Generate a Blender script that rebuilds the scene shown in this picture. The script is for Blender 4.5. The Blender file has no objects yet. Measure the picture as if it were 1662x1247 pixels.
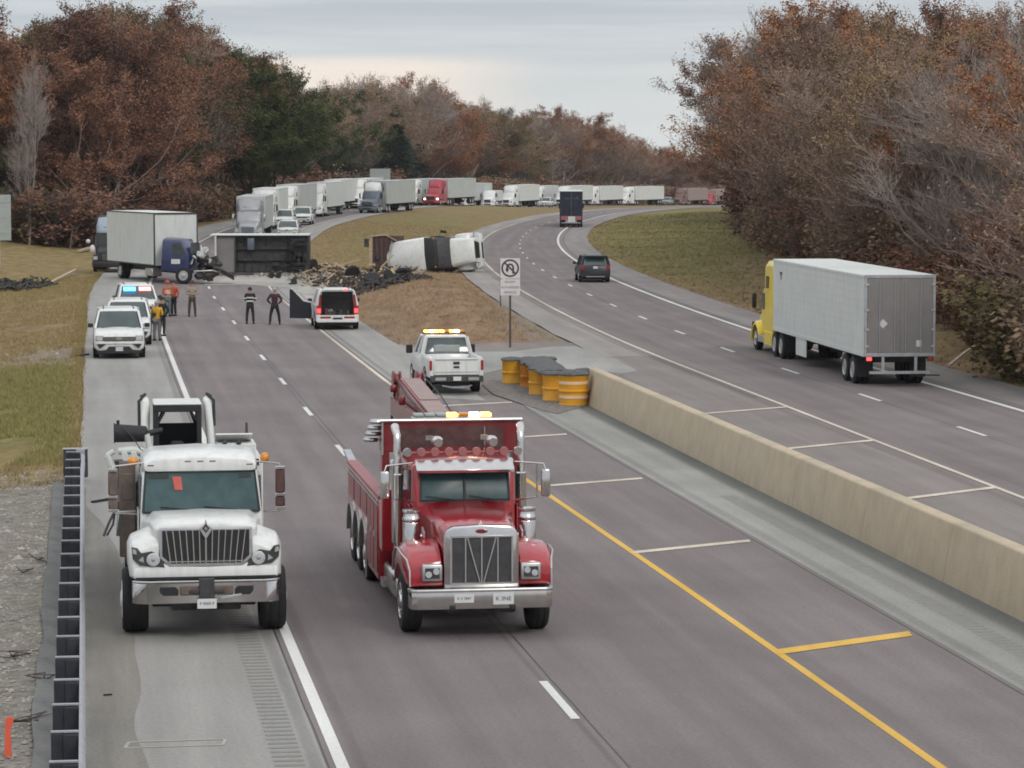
import bpy, bmesh, math, random
from mathutils import Vector, Matrix, noise as mn
sc = bpy.context.scene
COL = sc.collection
R = math.radians
random.seed(7)
# ---------------------------------------------------------------- camera, sky, sun, exposure
HC = 8.34; PITCH = math.atan(373.5/4750)
cam = bpy.data.cameras.new('camera'); camo = bpy.data.objects.new('camera', cam); COL.objects.link(camo)
cam.sensor_width = 36; cam.lens = 4750/1662*36; cam.clip_start = 1; cam.clip_end = 6000
camo.location = (0, 0, HC); camo.rotation_euler = (math.pi/2-PITCH, 0, 0)
sc.camera = camo
W = bpy.data.worlds.new('World'); sc.world = W; W.use_nodes = True
SUN_EL, SUN_AZ = 38, 150
def world():
    nt = W.node_tree; N = nt.nodes; L = nt.links; N.clear()
    out = N.new('ShaderNodeOutputWorld'); bg = N.new('ShaderNodeBackground'); L.new(bg.outputs[0], out.inputs[0])
    sky = N.new('ShaderNodeTexSky'); sky.sky_type = 'NISHITA'; sky.sun_disc = False
    sky.sun_elevation = R(SUN_EL); sky.sun_rotation = R(SUN_AZ)
    tc = N.new('ShaderNodeTexCoord'); sp = N.new('ShaderNodeSeparateXYZ'); L.new(tc.outputs['Generated'], sp.inputs[0])
    def math_(op, a, b=None, c=None, cl=False):
        n = N.new('ShaderNodeMath'); n.operation = op; n.use_clamp = cl
        for i, v in enumerate((a, b, c)):
            if v is None: continue
            if isinstance(v, (int, float)): n.inputs[i].default_value = v
            else: L.new(v, n.inputs[i])
        return n.outputs[0]
    def mr(v, a, b, c=0, d=1):
        n = N.new('ShaderNodeMapRange'); n.interpolation_type = 'SMOOTHSTEP'; L.new(v, n.inputs[0])
        for i, q in enumerate((a, b, c, d)): n.inputs[i+1].default_value = q
        return n.outputs[0]
    def mixc(f, a, b, bt='MIX'):
        n = N.new('ShaderNodeMix'); n.data_type = 'RGBA'; n.blend_type = bt
        if isinstance(f, (int, float)): n.inputs[0].default_value = f
        else: L.new(f, n.inputs[0])
        for i, v in ((6, a), (7, b)):
            if isinstance(v, tuple): n.inputs[i].default_value = v+(1,)
            else: L.new(v, n.inputs[i])
        return n.outputs[2]
    mp = N.new('ShaderNodeMapping'); mp.inputs['Scale'].default_value = (5, 5, 115); mp.inputs['Rotation'].default_value = (0, R(1.2), 0)
    L.new(tc.outputs['Generated'], mp.inputs[0])
    n1 = N.new('ShaderNodeTexNoise'); n1.inputs['Scale'].default_value = 1.0; n1.inputs['Detail'].default_value = 5; n1.inputs['Roughness'].default_value = .55
    L.new(mp.outputs[0], n1.inputs['Vector'])
    z = sp.outputs['Z']; x = sp.outputs['X']
    elev = mr(z, 0.0, 0.055)
    base = mixc(elev, (.64, .67, .67), (.42, .46, .52))
    st = mr(n1.outputs[0], .38, .68)
    base = mixc(math_('MULTIPLY', st, .5), base, (.68, .69, .70))
    warm = math_('MULTIPLY', math_('MULTIPLY', mr(z, .008, .018), mr(z, .035, .029)), mr(x, .02, -.04))
    base = mixc(math_('MULTIPLY', warm, .9), base, (.86, .75, .66))
    # brighter towards the top of the cloud deck
    up = mr(z, .06, .75)
    mp2 = N.new('ShaderNodeMapping'); mp2.inputs['Scale'].default_value = (2, 2, 5); L.new(tc.outputs['Generated'], mp2.inputs[0])
    n2 = N.new('ShaderNodeTexNoise'); n2.inputs['Scale'].default_value = 1.5; n2.inputs['Detail'].default_value = 4; L.new(mp2.outputs[0], n2.inputs['Vector'])
    topc = mixc(mr(n2.outputs[0], .35, .65), (.84, .87, .92), (1.20, 1.19, 1.18))
    cl = mixc(up, base, topc)
    skys = mixc(1.0, sky.outputs[0], (.10, .10, .10), 'MULTIPLY')
    fin = mixc(.12, cl, skys)
    sc10 = mixc(1.0, fin, (10, 10, 10), 'MULTIPLY')
    L.new(sc10, bg.inputs[0]); bg.inputs[1].default_value = .10
world()
sl = bpy.data.lights.new('sun', 'SUN'); sl.energy = .9; sl.angle = R(14); sl.color = (1, .95, .88)
so = bpy.data.objects.new('sun', sl); COL.objects.link(so)
so.rotation_euler = (R(90-SUN_EL), 0, R(180-SUN_AZ))
sc.view_settings.view_transform = 'Standard'; sc.view_settings.look = 'None'; sc.view_settings.gamma = 1
sc.view_settings.exposure = 0.25
sc.cycles.filter_width = 1.8
sc.cycles.max_bounces = 6; sc.cycles.diffuse_bounces = 2; sc.cycles.glossy_bounces = 3

# ---------------------------------------------------------------- helpers
def lerp(a, b, t): return a+(b-a)*t
def sstep(a, b, v):
    t = min(1, max(0, (v-a)/(b-a))); return t*t*(3-2*t)
def table(pts):
    xs = [p[0] for p in pts]; ys = [p[1] for p in pts]; n = len(xs)
    d = [(ys[i+1]-ys[i])/(xs[i+1]-xs[i]) for i in range(n-1)]
    m = [d[0]]+[(d[i-1]+d[i])/2 for i in range(1, n-1)]+[d[-1]]
    def f(x):
        if x <= xs[0]: return ys[0]+m[0]*(x-xs[0])
        if x >= xs[-1]: return ys[-1]+m[-1]*(x-xs[-1])
        i = 0
        while x > xs[i+1]: i += 1
        h = xs[i+1]-xs[i]; t = (x-xs[i])/h
        return ((2*t**3-3*t*t+1)*ys[i]+(t**3-2*t*t+t)*h*m[i]+(-2*t**3+3*t*t)*ys[i+1]+(t**3-t*t)*h*m[i+1])
    return f
CL = table([(-60, 15.9), (44.6, .68), (80, -4.5), (116.5, -9.75), (143, -13.5), (183, -18.95), (220, -22.6), (260, -24.4), (300, -24.8), (340, -23.8), (380, -21.5), (420, -18), (460, -13.5), (500, -8.5), (540, -3), (580, 4), (620, 13), (660, 22.5), (700, 33), (740, 44), (800, 62), (900, 95), (1100, 165)])
RL = table([(-60, 29.5), (40, 16.4), (73.3, 12.1), (96.6, 9.1), (132.4, 4.71), (181.6, .4), (223.7, -2.0), (266, -2.9), (309, -2.1), (350, .3), (396, 5.0), (440, 10.6), (500, 20), (560, 31), (620, 43), (700, 61), (800, 88), (900, 121), (1100, 191)])
ZR = table([(-60, 0), (340, 0), (370, 0), (400, -.02), (440, -.3), (500, -.9), (560, -1.8), (613, -2.5), (655, -3.1), (730, -4.4), (826, -6.3), (1000, -9), (3000, -12)])
def tang(f, y):
    d = (f(y+.5)-f(y-.5)); l = math.hypot(d, 1); return d/l, 1/l
def off(f, y, u):
    tx, ty = tang(f, y); return f(y)+ty*u, y-tx*u
def head(f, y):
    return -math.atan2(*tang(f, y))       # rotation z for a thing whose rear points along the road away from the camera
def bump(y): return .9*sstep(225, 310, y)*sstep(530, 430, y)
def hill(x, y):
    b = ZR(y)+bump(y)*(1-sstep(CL(y)+6.5, RL(y)-2.5, x)); a = x-CL(y); c = x-RL(y)
    n = mn.noise(Vector((x*.12, y*.09, 3)))*.5+mn.noise(Vector((x*.5, y*.4, 9)))*.2
    o = 0
    if a < -7.4:
        k = sstep(-7.4, -12, a); o = k*(n*.45-.25+.9*sstep(-12, -26, a)*sstep(120, 230, y))
    elif c > 10.2:
        k = sstep(10.2, 13, c); o = k*(n*.4+.5*sstep(13, 22, c))
    elif a > 6.6 and c < -2.4 and y > 118:
        k = min(sstep(6.6, 9, a), sstep(-2.4, -5, c))*sstep(124, 136, y)
        o = k*(n*.35+.05)
        o += k*sstep(128, 140, y)*1.3*math.exp(-((x+3.4+(y-158)*.12)/3.2)**2-((y-158)/24)**2)
    return b+o-.07
def at(px, py, z=0.0, rel=True):
    """ground point seen at photograph pixel (measured positions)"""
    ax = (px-831)/4750; ay = -(py-623.5)/4750
    c, s = math.cos(PITCH), math.sin(PITCH)
    dx, dy, dz = ax, c+ay*s, -s+ay*c
    zz = z
    for _ in range(6):
        t = (zz-HC)/dz; zz = z+(ZR(dy*t) if rel else 0)
    return Vector((dx*t, dy*t, zz))
def PX(px, y, z=0):
    """world point at depth y for a measured photograph column"""
    zz = z+ZR(y); zz += bump(y) if (px-831)/4750*y < CL(y)+6.5 else 0; return Vector(((px-831)/4750*(y*math.cos(PITCH)+(HC-zz)*math.sin(PITCH)), y, zz))
def link(o, parent=None):
    COL.objects.link(o)
    if parent: o.parent = parent
    return o
def tag(o, label=None, cat=None, group=None, kind=None):
    if label: o['label'] = label
    if cat: o['category'] = cat
    if group: o['group'] = group
    if kind: o['kind'] = kind
    return o
def thing(name, label, cat, loc=(0, 0, 0), rz=0, group=None):
    o = bpy.data.objects.new(name, None); o.empty_display_size = .3; link(o)
    o.location = loc; o.rotation_euler = (0, 0, rz)
    return tag(o, label, cat, group)
def kids(o): return list(o.children)
def copy_tree(o, parent=None):
    c = o.copy(); COL.objects.link(c); c.parent = parent
    for ch in kids(o): copy_tree(ch, c)
    return c
class MB:
    def __init__(s): s.v = []; s.f = []; s.m = []; s.uv = None
    def add(s, vs, fs, mi=0):
        o = len(s.v); s.v += [tuple(v) for v in vs]; s.f += [tuple(i+o for i in f) for f in fs]; s.m += [mi]*len(fs); return s
    def box(s, c, d, rot=None, mi=0, tx=1, ty=1):
        x, y, z = d[0]/2, d[1]/2, d[2]/2
        vs = [Vector((-x, -y, -z)), Vector((x, -y, -z)), Vector((x, y, -z)), Vector((-x, y, -z)), Vector((-x*tx, -y*ty, z)), Vector((x*tx, -y*ty, z)), Vector((x*tx, y*ty, z)), Vector((-x*tx, y*ty, z))]
        if rot is not None:
            M = Matrix.Rotation(rot[2], 3, 'Z') @ Matrix.Rotation(rot[1], 3, 'Y') @ Matrix.Rotation(rot[0], 3, 'X')
            vs = [M @ v for v in vs]
        c = Vector(c)
        return s.add([v+c for v in vs], [(0, 3, 2, 1), (4, 5, 6, 7), (0, 1, 5, 4), (1, 2, 6, 5), (2, 3, 7, 6), (3, 0, 4, 7)], mi)
    def bb(s, x0, x1, y0, y1, z0, z1, mi=0):
        return s.box(((x0+x1)/2, (y0+y1)/2, (z0+z1)/2), (abs(x1-x0), abs(y1-y0), abs(z1-z0)), mi=mi)
    def beam(s, p0, p1, w, h, mi=0):
        p0 = Vector(p0); p1 = Vector(p1); d = (p1-p0).normalized()
        a = d.cross(Vector((0, 0, 1)))
        if a.length < .01: a = Vector((1, 0, 0))
        a.normalize(); b = a.cross(d).normalized()
        q = [(-w/2, -h/2), (w/2, -h/2), (w/2, h/2), (-w/2, h/2)]
        vs = [p0+a*i+b*j for i, j in q]+[p1+a*i+b*j for i, j in q]
        return s.add(vs, [(0, 1, 2, 3), (7, 6, 5, 4), (0, 4, 5, 1), (1, 5, 6, 2), (2, 6, 7, 3), (3, 7, 4, 0)], mi)
    def cyl(s, p0, p1, r0, r1=None, n=12, mi=0):
        return s.tube([p0, p1], [r0, r0 if r1 is None else r1], n, mi)
    def tube(s, pts, r, n=8, mi=0, caps=True):
        pts = [Vector(p) for p in pts]; k = len(pts)
        if isinstance(r, (int, float)): r = [r]*k
        vs = []; a = None
        for i in range(k):
            d = (pts[min(i+1, k-1)]-pts[max(i-1, 0)]).normalized()
            if a is None: a = d.orthogonal().normalized()
            else:
                a = a-d*a.dot(d)
                a = a.normalized() if a.length > 1e-5 else d.orthogonal().normalized()
            b = d.cross(a)
            for j in range(n):
                t = 2*math.pi*j/n; vs.append(pts[i]+(a*math.cos(t)+b*math.sin(t))*r[i])
        fs = [(i*n+j, i*n+(j+1) % n, (i+1)*n+(j+1) % n, (i+1)*n+j) for i in range(k-1) for j in range(n)]
        if caps and n > 2: fs += [tuple(range(n))[::-1], tuple(range((k-1)*n, k*n))]
        return s.add(vs, fs, mi)
    def prism(s, poly, axis, a, b, mi=0):
        def P(u, v, w): return {'x': (w, u, v), 'y': (u, w, v), 'z': (u, v, w)}[axis]
        n = len(poly)
        vs = [P(u, v, a) for u, v in poly]+[P(u, v, b) for u, v in poly]
        return s.add(vs, [tuple(range(n)), tuple(range(2*n-1, n-1, -1))]+[(i, i+n, (i+1) % n+n, (i+1) % n) for i in range(n)], mi)
    def lathe(s, prof, c, axis='z', n=20, mi=0):
        c = Vector(c); vs = []
        for r, h in prof:
            for j in range(n):
                t = 2*math.pi*j/n; u, v = r*math.cos(t), r*math.sin(t)
                vs.append(c+Vector({'x': (h, u, v), 'y': (u, h, v), 'z': (u, v, h)}[axis]))
        k = len(prof)
        fs = [(i*n+j, i*n+(j+1) % n, (i+1)*n+(j+1) % n, (i+1)*n+j) for i in range(k-1) for j in range(n)]
        fs += [tuple(range(n))[::-1], tuple(range((k-1)*n, k*n))]
        return s.add(vs, fs, mi)
    def loft(s, secs, mi=0, closed=True, caps=True):
        n = len(secs[0]); vs = [p for q in secs for p in q]; k = len(secs)
        e = n if closed else n-1
        fs = [(i*n+j, i*n+(j+1) % n, (i+1)*n+(j+1) % n, (i+1)*n+j) for i in range(k-1) for j in range(e)]
        if caps: fs += [tuple(range(n))[::-1], tuple(range((k-1)*n, k*n))]
        return s.add(vs, fs, mi)
    def lofty(s, secs, mi=0):
        """secs: (y, [(x,z) half profile from bottom outside up to the centre]) mirrored"""
        out = []
        for y, h in secs:
            full = [(x, y, z) for x, z in h]+[(-x, y, z) for x, z in reversed(h) if x > 1e-4]
            out.append(full)
        return s.loft(out, mi)
    def ball(s, c, r, n=10, mi=0, sz=1, sy=1):
        c = Vector(c); k = max(4, n//2); vs = [c+Vector((0, 0, r*sz))]
        for i in range(1, k):
            p = math.pi*i/k
            for j in range(n):
                t = 2*math.pi*j/n; vs.append(c+Vector((r*math.sin(p)*math.cos(t), r*sy*math.sin(p)*math.sin(t), r*sz*math.cos(p))))
        vs.append(c-Vector((0, 0, r*sz))); L = len(vs)-1
        fs = [(0, 1+j, 1+(j+1) % n) for j in range(n)]
        fs += [(1+i*n+j, 1+(i+1)*n+j, 1+(i+1)*n+(j+1) % n, 1+i*n+(j+1) % n) for i in range(k-2) for j in range(n)]
        fs += [(L, 1+(k-2)*n+(j+1) % n, 1+(k-2)*n+j) for j in range(n)]
        return s.add(vs, fs, mi)
    def tf(s, M): s.v = [tuple(M @ Vector(v)) for v in s.v]; return s
    def mesh(s, name, mats, bevel=0, smooth=38, recalc=True, seg=1):
        me = bpy.data.meshes.new(name); me.from_pydata(s.v, [], s.f)
        if not isinstance(mats, (list, tuple)): mats = [mats]
        for m in mats: me.materials.append(m)
        me.polygons.foreach_set('material_index', s.m)
        if recalc or bevel:
            bm = bmesh.new(); bm.from_mesh(me)
            if recalc: bmesh.ops.recalc_face_normals(bm, faces=bm.faces)
            if bevel:
                es = [e for e in bm.edges if len(e.link_faces) == 2 and e.calc_face_angle(0) > R(28)]
                bmesh.ops.bevel(bm, geom=es, offset=bevel, segments=seg, affect='EDGES', clamp_overlap=True, profile=.5)
            bm.to_mesh(me); bm.free()
        if smooth:
            me.polygons.foreach_set('use_smooth', [True]*len(me.polygons)); me.set_sharp_from_angle(angle=R(smooth))
        me.update(); return me
    def build(s, name, mats, parent=None, bevel=0, smooth=38, recalc=True, label=None, seg=1):
        o = bpy.data.objects.new(name, s.mesh(name, mats, bevel, smooth, recalc, seg)); link(o, parent)
        if label: o['label'] = label
        return o
# ---------------------------------------------------------------- materials
def mat(name, col, rough=.6, metal=0, var=.12, scale=3, bump=0, bscale=None, coat=0, emit=None, es=1, dirt=0, streak=0, spec=.5):
    m = bpy.data.materials.new(name); m.use_nodes = True; nt = m.node_tree; N = nt.nodes; L = nt.links
    b = N['Principled BSDF']; b.inputs['Roughness'].default_value = rough; b.inputs['Metallic'].default_value = metal
    b.inputs['Specular IOR Level'].default_value = spec
    b.inputs['Coat Weight'].default_value = coat; b.inputs['Coat Roughness'].default_value = .08
    tc = N.new('ShaderNodeTexCoord')
    no = N.new('ShaderNodeTexNoise'); no.inputs['Scale'].default_value = scale; no.inputs['Detail'].default_value = 6; no.inputs['Roughness'].default_value = .65
    L.new(tc.outputs['Object'], no.inputs['Vector'])
    cr = N.new('ShaderNodeValToRGB'); L.new(no.outputs[0], cr.inputs[0])
    cr.color_ramp.elements[0].position = .3; cr.color_ramp.elements[1].position = .7
    cr.color_ramp.elements[0].color = tuple(max(0, c*(1-var)) for c in col)+(1,)
    cr.color_ramp.elements[1].color = tuple(min(1, c*(1+var)) for c in col)+(1,)
    src = cr.outputs[0]
    if dirt:
        mp = N.new('ShaderNodeMapping'); mp.inputs['Scale'].default_value = (2.5, 2.5, .35 if streak else 2.5); L.new(tc.outputs['Object'], mp.inputs[0])
        n2 = N.new('ShaderNodeTexNoise'); n2.inputs['Scale'].default_value = 2.2; n2.inputs['Detail'].default_value = 8; n2.inputs['Roughness'].default_value = .7
        L.new(mp.outputs[0], n2.inputs['Vector'])
        r2 = N.new('ShaderNodeValToRGB'); L.new(n2.outputs[0], r2.inputs[0]); r2.color_ramp.elements[0].position = .45; r2.color_ramp.elements[1].position = .72
        r2.color_ramp.elements[1].color = (dirt, dirt, dirt, 1)
        mx = N.new('ShaderNodeMix'); mx.data_type = 'RGBA'; L.new(r2.outputs[0], mx.inputs[0]); L.new(src, mx.inputs[6]); mx.inputs[7].default_value = (.16, .14, .12, 1)
        src = mx.outputs[2]
    L.new(src, b.inputs['Base Color'])
    if bump:
        n3 = N.new('ShaderNodeTexNoise'); n3.inputs['Scale'].default_value = bscale or scale*6; n3.inputs['Detail'].default_value = 4
        L.new(tc.outputs['Object'], n3.inputs['Vector'])
        bp = N.new('ShaderNodeBump'); bp.inputs['Strength'].default_value = bump; bp.inputs['Distance'].default_value = .02
        L.new(n3.outputs[0], bp.inputs['Height']); L.new(bp.outputs[0], b.inputs['Normal'])
    if emit:
        b.inputs['Emission Color'].default_value = emit+(1,); b.inputs['Emission Strength'].default_value = es
    return m
M = {}
M['white'] = mat('white_paint', (.70, .71, .69), .38, 0, .05, 1.5, coat=.3, dirt=.25, streak=1)
M['whitetrailer'] = mat('white_trailer_panel', (.62, .65, .62), .55, 0, .05, .8, dirt=.22, streak=1)
M['greytrailer'] = mat('grey_trailer_panel', (.47, .50, .48), .55, 0, .08, .8, dirt=.3, streak=1)
M['greydoor'] = mat('dull_grey_door', (.20, .19, .185), .6, 0, .1, 1.2, dirt=.35, streak=1)
M['red'] = mat('red_truck_paint', (.34, .007, .016), .22, 0, .08, 2, coat=.8, dirt=.12)
M['pinkred'] = mat('faded_red_deck', (.34, .11, .115), .5, 0, .2, 4, dirt=.4)
M['dred'] = mat('deep_red_paint', (.17, .008, .014), .35, 0, .15, 2, coat=.4, dirt=.15)
M['qred'] = mat('red_cab_paint', (.35, .03, .045), .35, 0, .1, 2, coat=.3)
M['yellow'] = mat('yellow_cab_paint', (.86, .64, .012), .35, 0, .06, 2, coat=.4, dirt=.2)
M['blue'] = mat('blue_cab_paint', (.008, .020, .085), .3, 0, .25, 3, coat=.4, dirt=.2)
M['navy'] = mat('navy_trailer_door', (.014, .018, .035), .45, 0, .2, 2)
M['darkcar'] = mat('black_car_paint', (.010, .011, .018), .35, 0, .2, 2, coat=.15)
M['greyblue'] = mat('grey_blue_cab_paint', (.10, .12, .15), .4, 0, .15, 2, coat=.3)
M['silver'] = mat('silver_cab_paint', (.30, .31, .32), .4, .2, .1, 2, coat=.3)
M['brown'] = mat('brown_cab_paint', (.17, .09, .08), .45, 0, .15, 2)
M['chrome'] = mat('chrome', (.60, .585, .575), .16, 1, .08, 6, bump=.05, bscale=5)
M['alu'] = mat('brushed_aluminium', (.55, .55, .54), .35, .9, .12, 6)
M['galv'] = mat('galvanised_steel', (.42, .43, .45), .5, .6, .12, 6, dirt=.25)
M['glass'] = mat('dark_glass', (.018, .035, .038), .07, 0, .3, 2, spec=.9)
M['glassfar'] = mat('vehicle_glass', (.035, .055, .055), .12, 0, .3, 2, spec=.8)
M['teal'] = mat('windshield_glass', (.040, .075, .080), .30, 0, .35, 2, spec=.22)
M['rubber'] = mat('tyre_rubber', (.014, .014, .015), .85, 0, .3, 8, bump=.3, bscale=40)
M['black'] = mat('black_plastic', (.014, .014, .016), .6, 0, .3, 5)
M['dark'] = mat('dark_grey_metal', (.045, .045, .05), .6, .2, .3, 5, dirt=.3)
M['under'] = mat('grimy_underbody', (.03, .028, .027), .8, 0, .4, 4, dirt=.5)
M['rust'] = mat('rusty_grey_steel', (.13, .095, .08), .75, .1, .35, 4, dirt=.5, bump=.3)
M['brownmet'] = mat('brown_primer_steel', (.075, .03, .028), .7, 0, .35, 3, dirt=.4)
M['amber'] = mat('amber_light_lit', (.9, .35, .03), .3, emit=(1, .42, .08), es=5)
M['amberhot'] = mat('amber_light_core', (.9, .6, .3), .3, emit=(1, .72, .38), es=9)
M['amberoff'] = mat('amber_lens', (.62, .22, .01), .25, coat=.5)
M['tail'] = mat('red_tail_light_lit', (.7, .02, .02), .3, emit=(1, .05, .05), es=3)
M['tailoff'] = mat('red_tail_lens', (.32, .012, .015), .25, coat=.5)
M['bluelit'] = mat('blue_strobe', (.1, .4, .9), .3, emit=(.10, .50, 1), es=3)
M['redlit'] = mat('red_strobe', (.9, .3, .3), .3, emit=(1, .38, .40), es=1.6)
M['headlamp'] = mat('headlight_lens', (.55, .57, .58), .12, .3, .2, 20, coat=.6)
M['lit'] = mat('headlight_lit', (.9, .85, .8), .2, emit=(1, .85, .75), es=4)
M['plate'] = mat('licence_plate_white', (.62, .63, .62), .5, var=.05)
M['ink'] = mat('dark_lettering', (.03, .03, .04), .6)
M['wink'] = mat('white_lettering', (.7, .7, .7), .6)
M['orange'] = mat('orange_yellow_barrel', (.70, .33, .014), .5, 0, .12, 3, dirt=.25)
M['oranged'] = mat('deep_orange_barrel', (.62, .20, .01), .5, 0, .12, 3, dirt=.2)
M['lid'] = mat('grey_barrel_lid', (.085, .088, .088), .85, 0, .35, 6, bump=.8, bscale=12)
M['band'] = mat('pale_reflective_band', (.75, .52, .33), .4)
M['wood'] = mat('raw_lumber', (.42, .33, .22), .8, 0, .3, 6, dirt=.3)
M['scrap'] = mat('black_scrap', (.022, .019, .017), .7, 0, .6, 6, dirt=.3)
M['signw'] = mat('sign_white', (.60, .58, .57), .55, 0, .04, 3)
M['signback'] = mat('sign_back_aluminium', (.36, .40, .38), .5, .3, .1, 2)
M['post'] = mat('brown_steel_post', (.07, .055, .045), .7)
M['redpaper'] = mat('red_paper', (.45, .09, .07), .7)
M['pinkflag'] = mat('orange_marker', (.75, .12, .06), .6)
M['dusty'] = mat('dusty_pink_panel', (.30, .225, .205), .7)
M['conc'] = mat('barrier_concrete', (.46, .385, .275), .9, 0, .10, 1.6, bump=.4, bscale=18, dirt=.18, streak=1)
M['skin'] = mat('skin', (.42, .25, .18), .55, var=.05)
def surf(name, col, col2, patch=.5, lane=None, grain=.22, seam=None, bump=.5, blot=.34):
    """paving with UV u = metres across, v = metres along"""
    m = bpy.data.materials.new(name); m.use_nodes = True; nt = m.node_tree; N = nt.nodes; L = nt.links
    b = N['Principled BSDF']; b.inputs['Roughness'].default_value = .88; b.inputs['Specular IOR Level'].default_value = .3
    tc = N.new('ShaderNodeTexCoord'); uv = N.new('ShaderNodeUVMap'); uv.uv_map = 'UVMap'
    def noise(vec, s, d=5, r=.6):
        n = N.new('ShaderNodeTexNoise'); n.inputs['Scale'].default_value = s; n.inputs['Detail'].default_value = d; n.inputs['Roughness'].default_value = r
        L.new(vec, n.inputs['Vector']); return n.outputs[0]
    def rng(v, a, b_, c, d):
        n = N.new('ShaderNodeMapRange'); L.new(v, n.inputs[0])
        for i, q in enumerate((a, b_, c, d)): n.inputs[i+1].default_value = q
        return n.outputs[0]
    def mul(a, b_):
        n = N.new('ShaderNodeMath'); n.operation = 'MULTIPLY'
        for i, v in ((0, a), (1, b_)):
            if isinstance(v, (int, float)): n.inputs[i].default_value = v
            else: L.new(v, n.inputs[i])
        return n.outputs[0]
    mp = N.new('ShaderNodeMapping'); mp.inputs['Scale'].default_value = (1.1, .05, 1); L.new(uv.outputs[0], mp.inputs[0])
    str_ = noise(mp.outputs[0], 1.0, 5, .6)
    big = noise(tc.outputs['Object'], .22, 5)
    fine = noise(tc.outputs['Object'], 14, 3, .8)
    mx = N.new('ShaderNodeMix'); mx.data_type = 'RGBA'; L.new(rng(big, .35, .65, 0, 1), mx.inputs[0])
    mx.inputs[6].default_value = col+(1,); mx.inputs[7].default_value = col2+(1,)
    f = mul(rng(str_, .3, .7, 1-blot*.55, 1+blot*.4), rng(fine, .25, .75, 1-grain, 1+grain))
    if lane:
        sx = N.new('ShaderNodeSeparateXYZ'); L.new(uv.outputs[0], sx.inputs[0])
        for c, w, k in lane:      # worn / stained bands along the lane: centre, half width, factor
            a = N.new('ShaderNodeMath'); a.operation = 'SUBTRACT'; L.new(sx.outputs[0], a.inputs[0]); a.inputs[1].default_value = c
            a2 = N.new('ShaderNodeMath'); a2.operation = 'ABSOLUTE'; L.new(a.outputs[0], a2.inputs[0])
            n = N.new('ShaderNodeMapRange'); n.interpolation_type = 'SMOOTHSTEP'; L.new(a2.outputs[0], n.inputs[0])
            n.inputs[1].default_value = w*.35; n.inputs[2].default_value = w; n.inputs[3].default_value = k; n.inputs[4].default_value = 1
            f = mul(f, n.outputs[0])
    m2 = N.new('ShaderNodeMix'); m2.data_type = 'RGBA'; m2.blend_type = 'MULTIPLY'; m2.inputs[0].default_value = 1
    L.new(mx.outputs[2], m2.inputs[6])
    cmb = N.new('ShaderNodeCombineColor')
    for i in range(3): L.new(f, cmb.inputs[i])
    L.new(cmb.outputs[0], m2.inputs[7]); L.new(m2.outputs[2], b.inputs['Base Color'])
    bp = N.new('ShaderNodeBump'); bp.inputs['Strength'].default_value = bump; bp.inputs['Distance'].default_value = .01
    L.new(fine, bp.inputs['Height']); L.new(bp.outputs[0], b.inputs['Normal'])
    return m
M['asph'] = surf('brown_asphalt', (.172, .149, .147), (.202, .176, .173), lane=[(0, .07, .80), (-3.45, .12, .85), (.95, .42, .93), (2.75, .42, .92), (-.95, .42, .93), (-2.75, .42, .92), (1.85, .22, .95), (-1.85, .22, .95), (4.6, .25, .9)])
M['asphr'] = surf('brown_asphalt_right', (.172, .149, .146), (.202, .176, .172), lane=[(3.6, .10, .8), (7.0, .12, .85), (-.3, .18, .78), (.95, .4, .93), (2.7, .4, .93), (4.5, .4, .93), (6.3, .4, .93), (1.8, .2, .95), (5.4, .2, .95)])
M['shold'] = surf('grey_shoulder', (.275, .268, .250), (.31, .302, .285), grain=.2, lane=[(-4.05, .14, .75), (4.2, .12, .7)])
M['sholdr'] = surf('grey_shoulder_right', (.225, .203, .196), (.262, .24, .23), grain=.2, lane=[(7.75, .16, .72), (-.5, .14, .72)])
M['pinkish'] = surf('worn_shoulder_asphalt', (.20, .178, .165), (.228, .203, .188), lane=[(-.4, .25, .8)])
M['concr'] = surf('gutter_concrete', (.245, .245, .225), (.30, .298, .275), lane=[(7.55, .18, .8), (9.2, .45, .55)])
M['cross'] = surf('crossover_concrete', (.275, .272, .256), (.33, .322, .305), blot=.5)
M['paintw'] = surf('white_road_paint', (.60, .60, .57), (.66, .66, .63), grain=.15, blot=.25)
M['painty'] = surf('yellow_road_paint', (.58, .35, .06), (.66, .42, .10), grain=.15, blot=.4)
M['paintp'] = surf('faded_yellow_road_paint', (.52, .47, .38), (.62, .56, .46), grain=.2, blot=.5)
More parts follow.
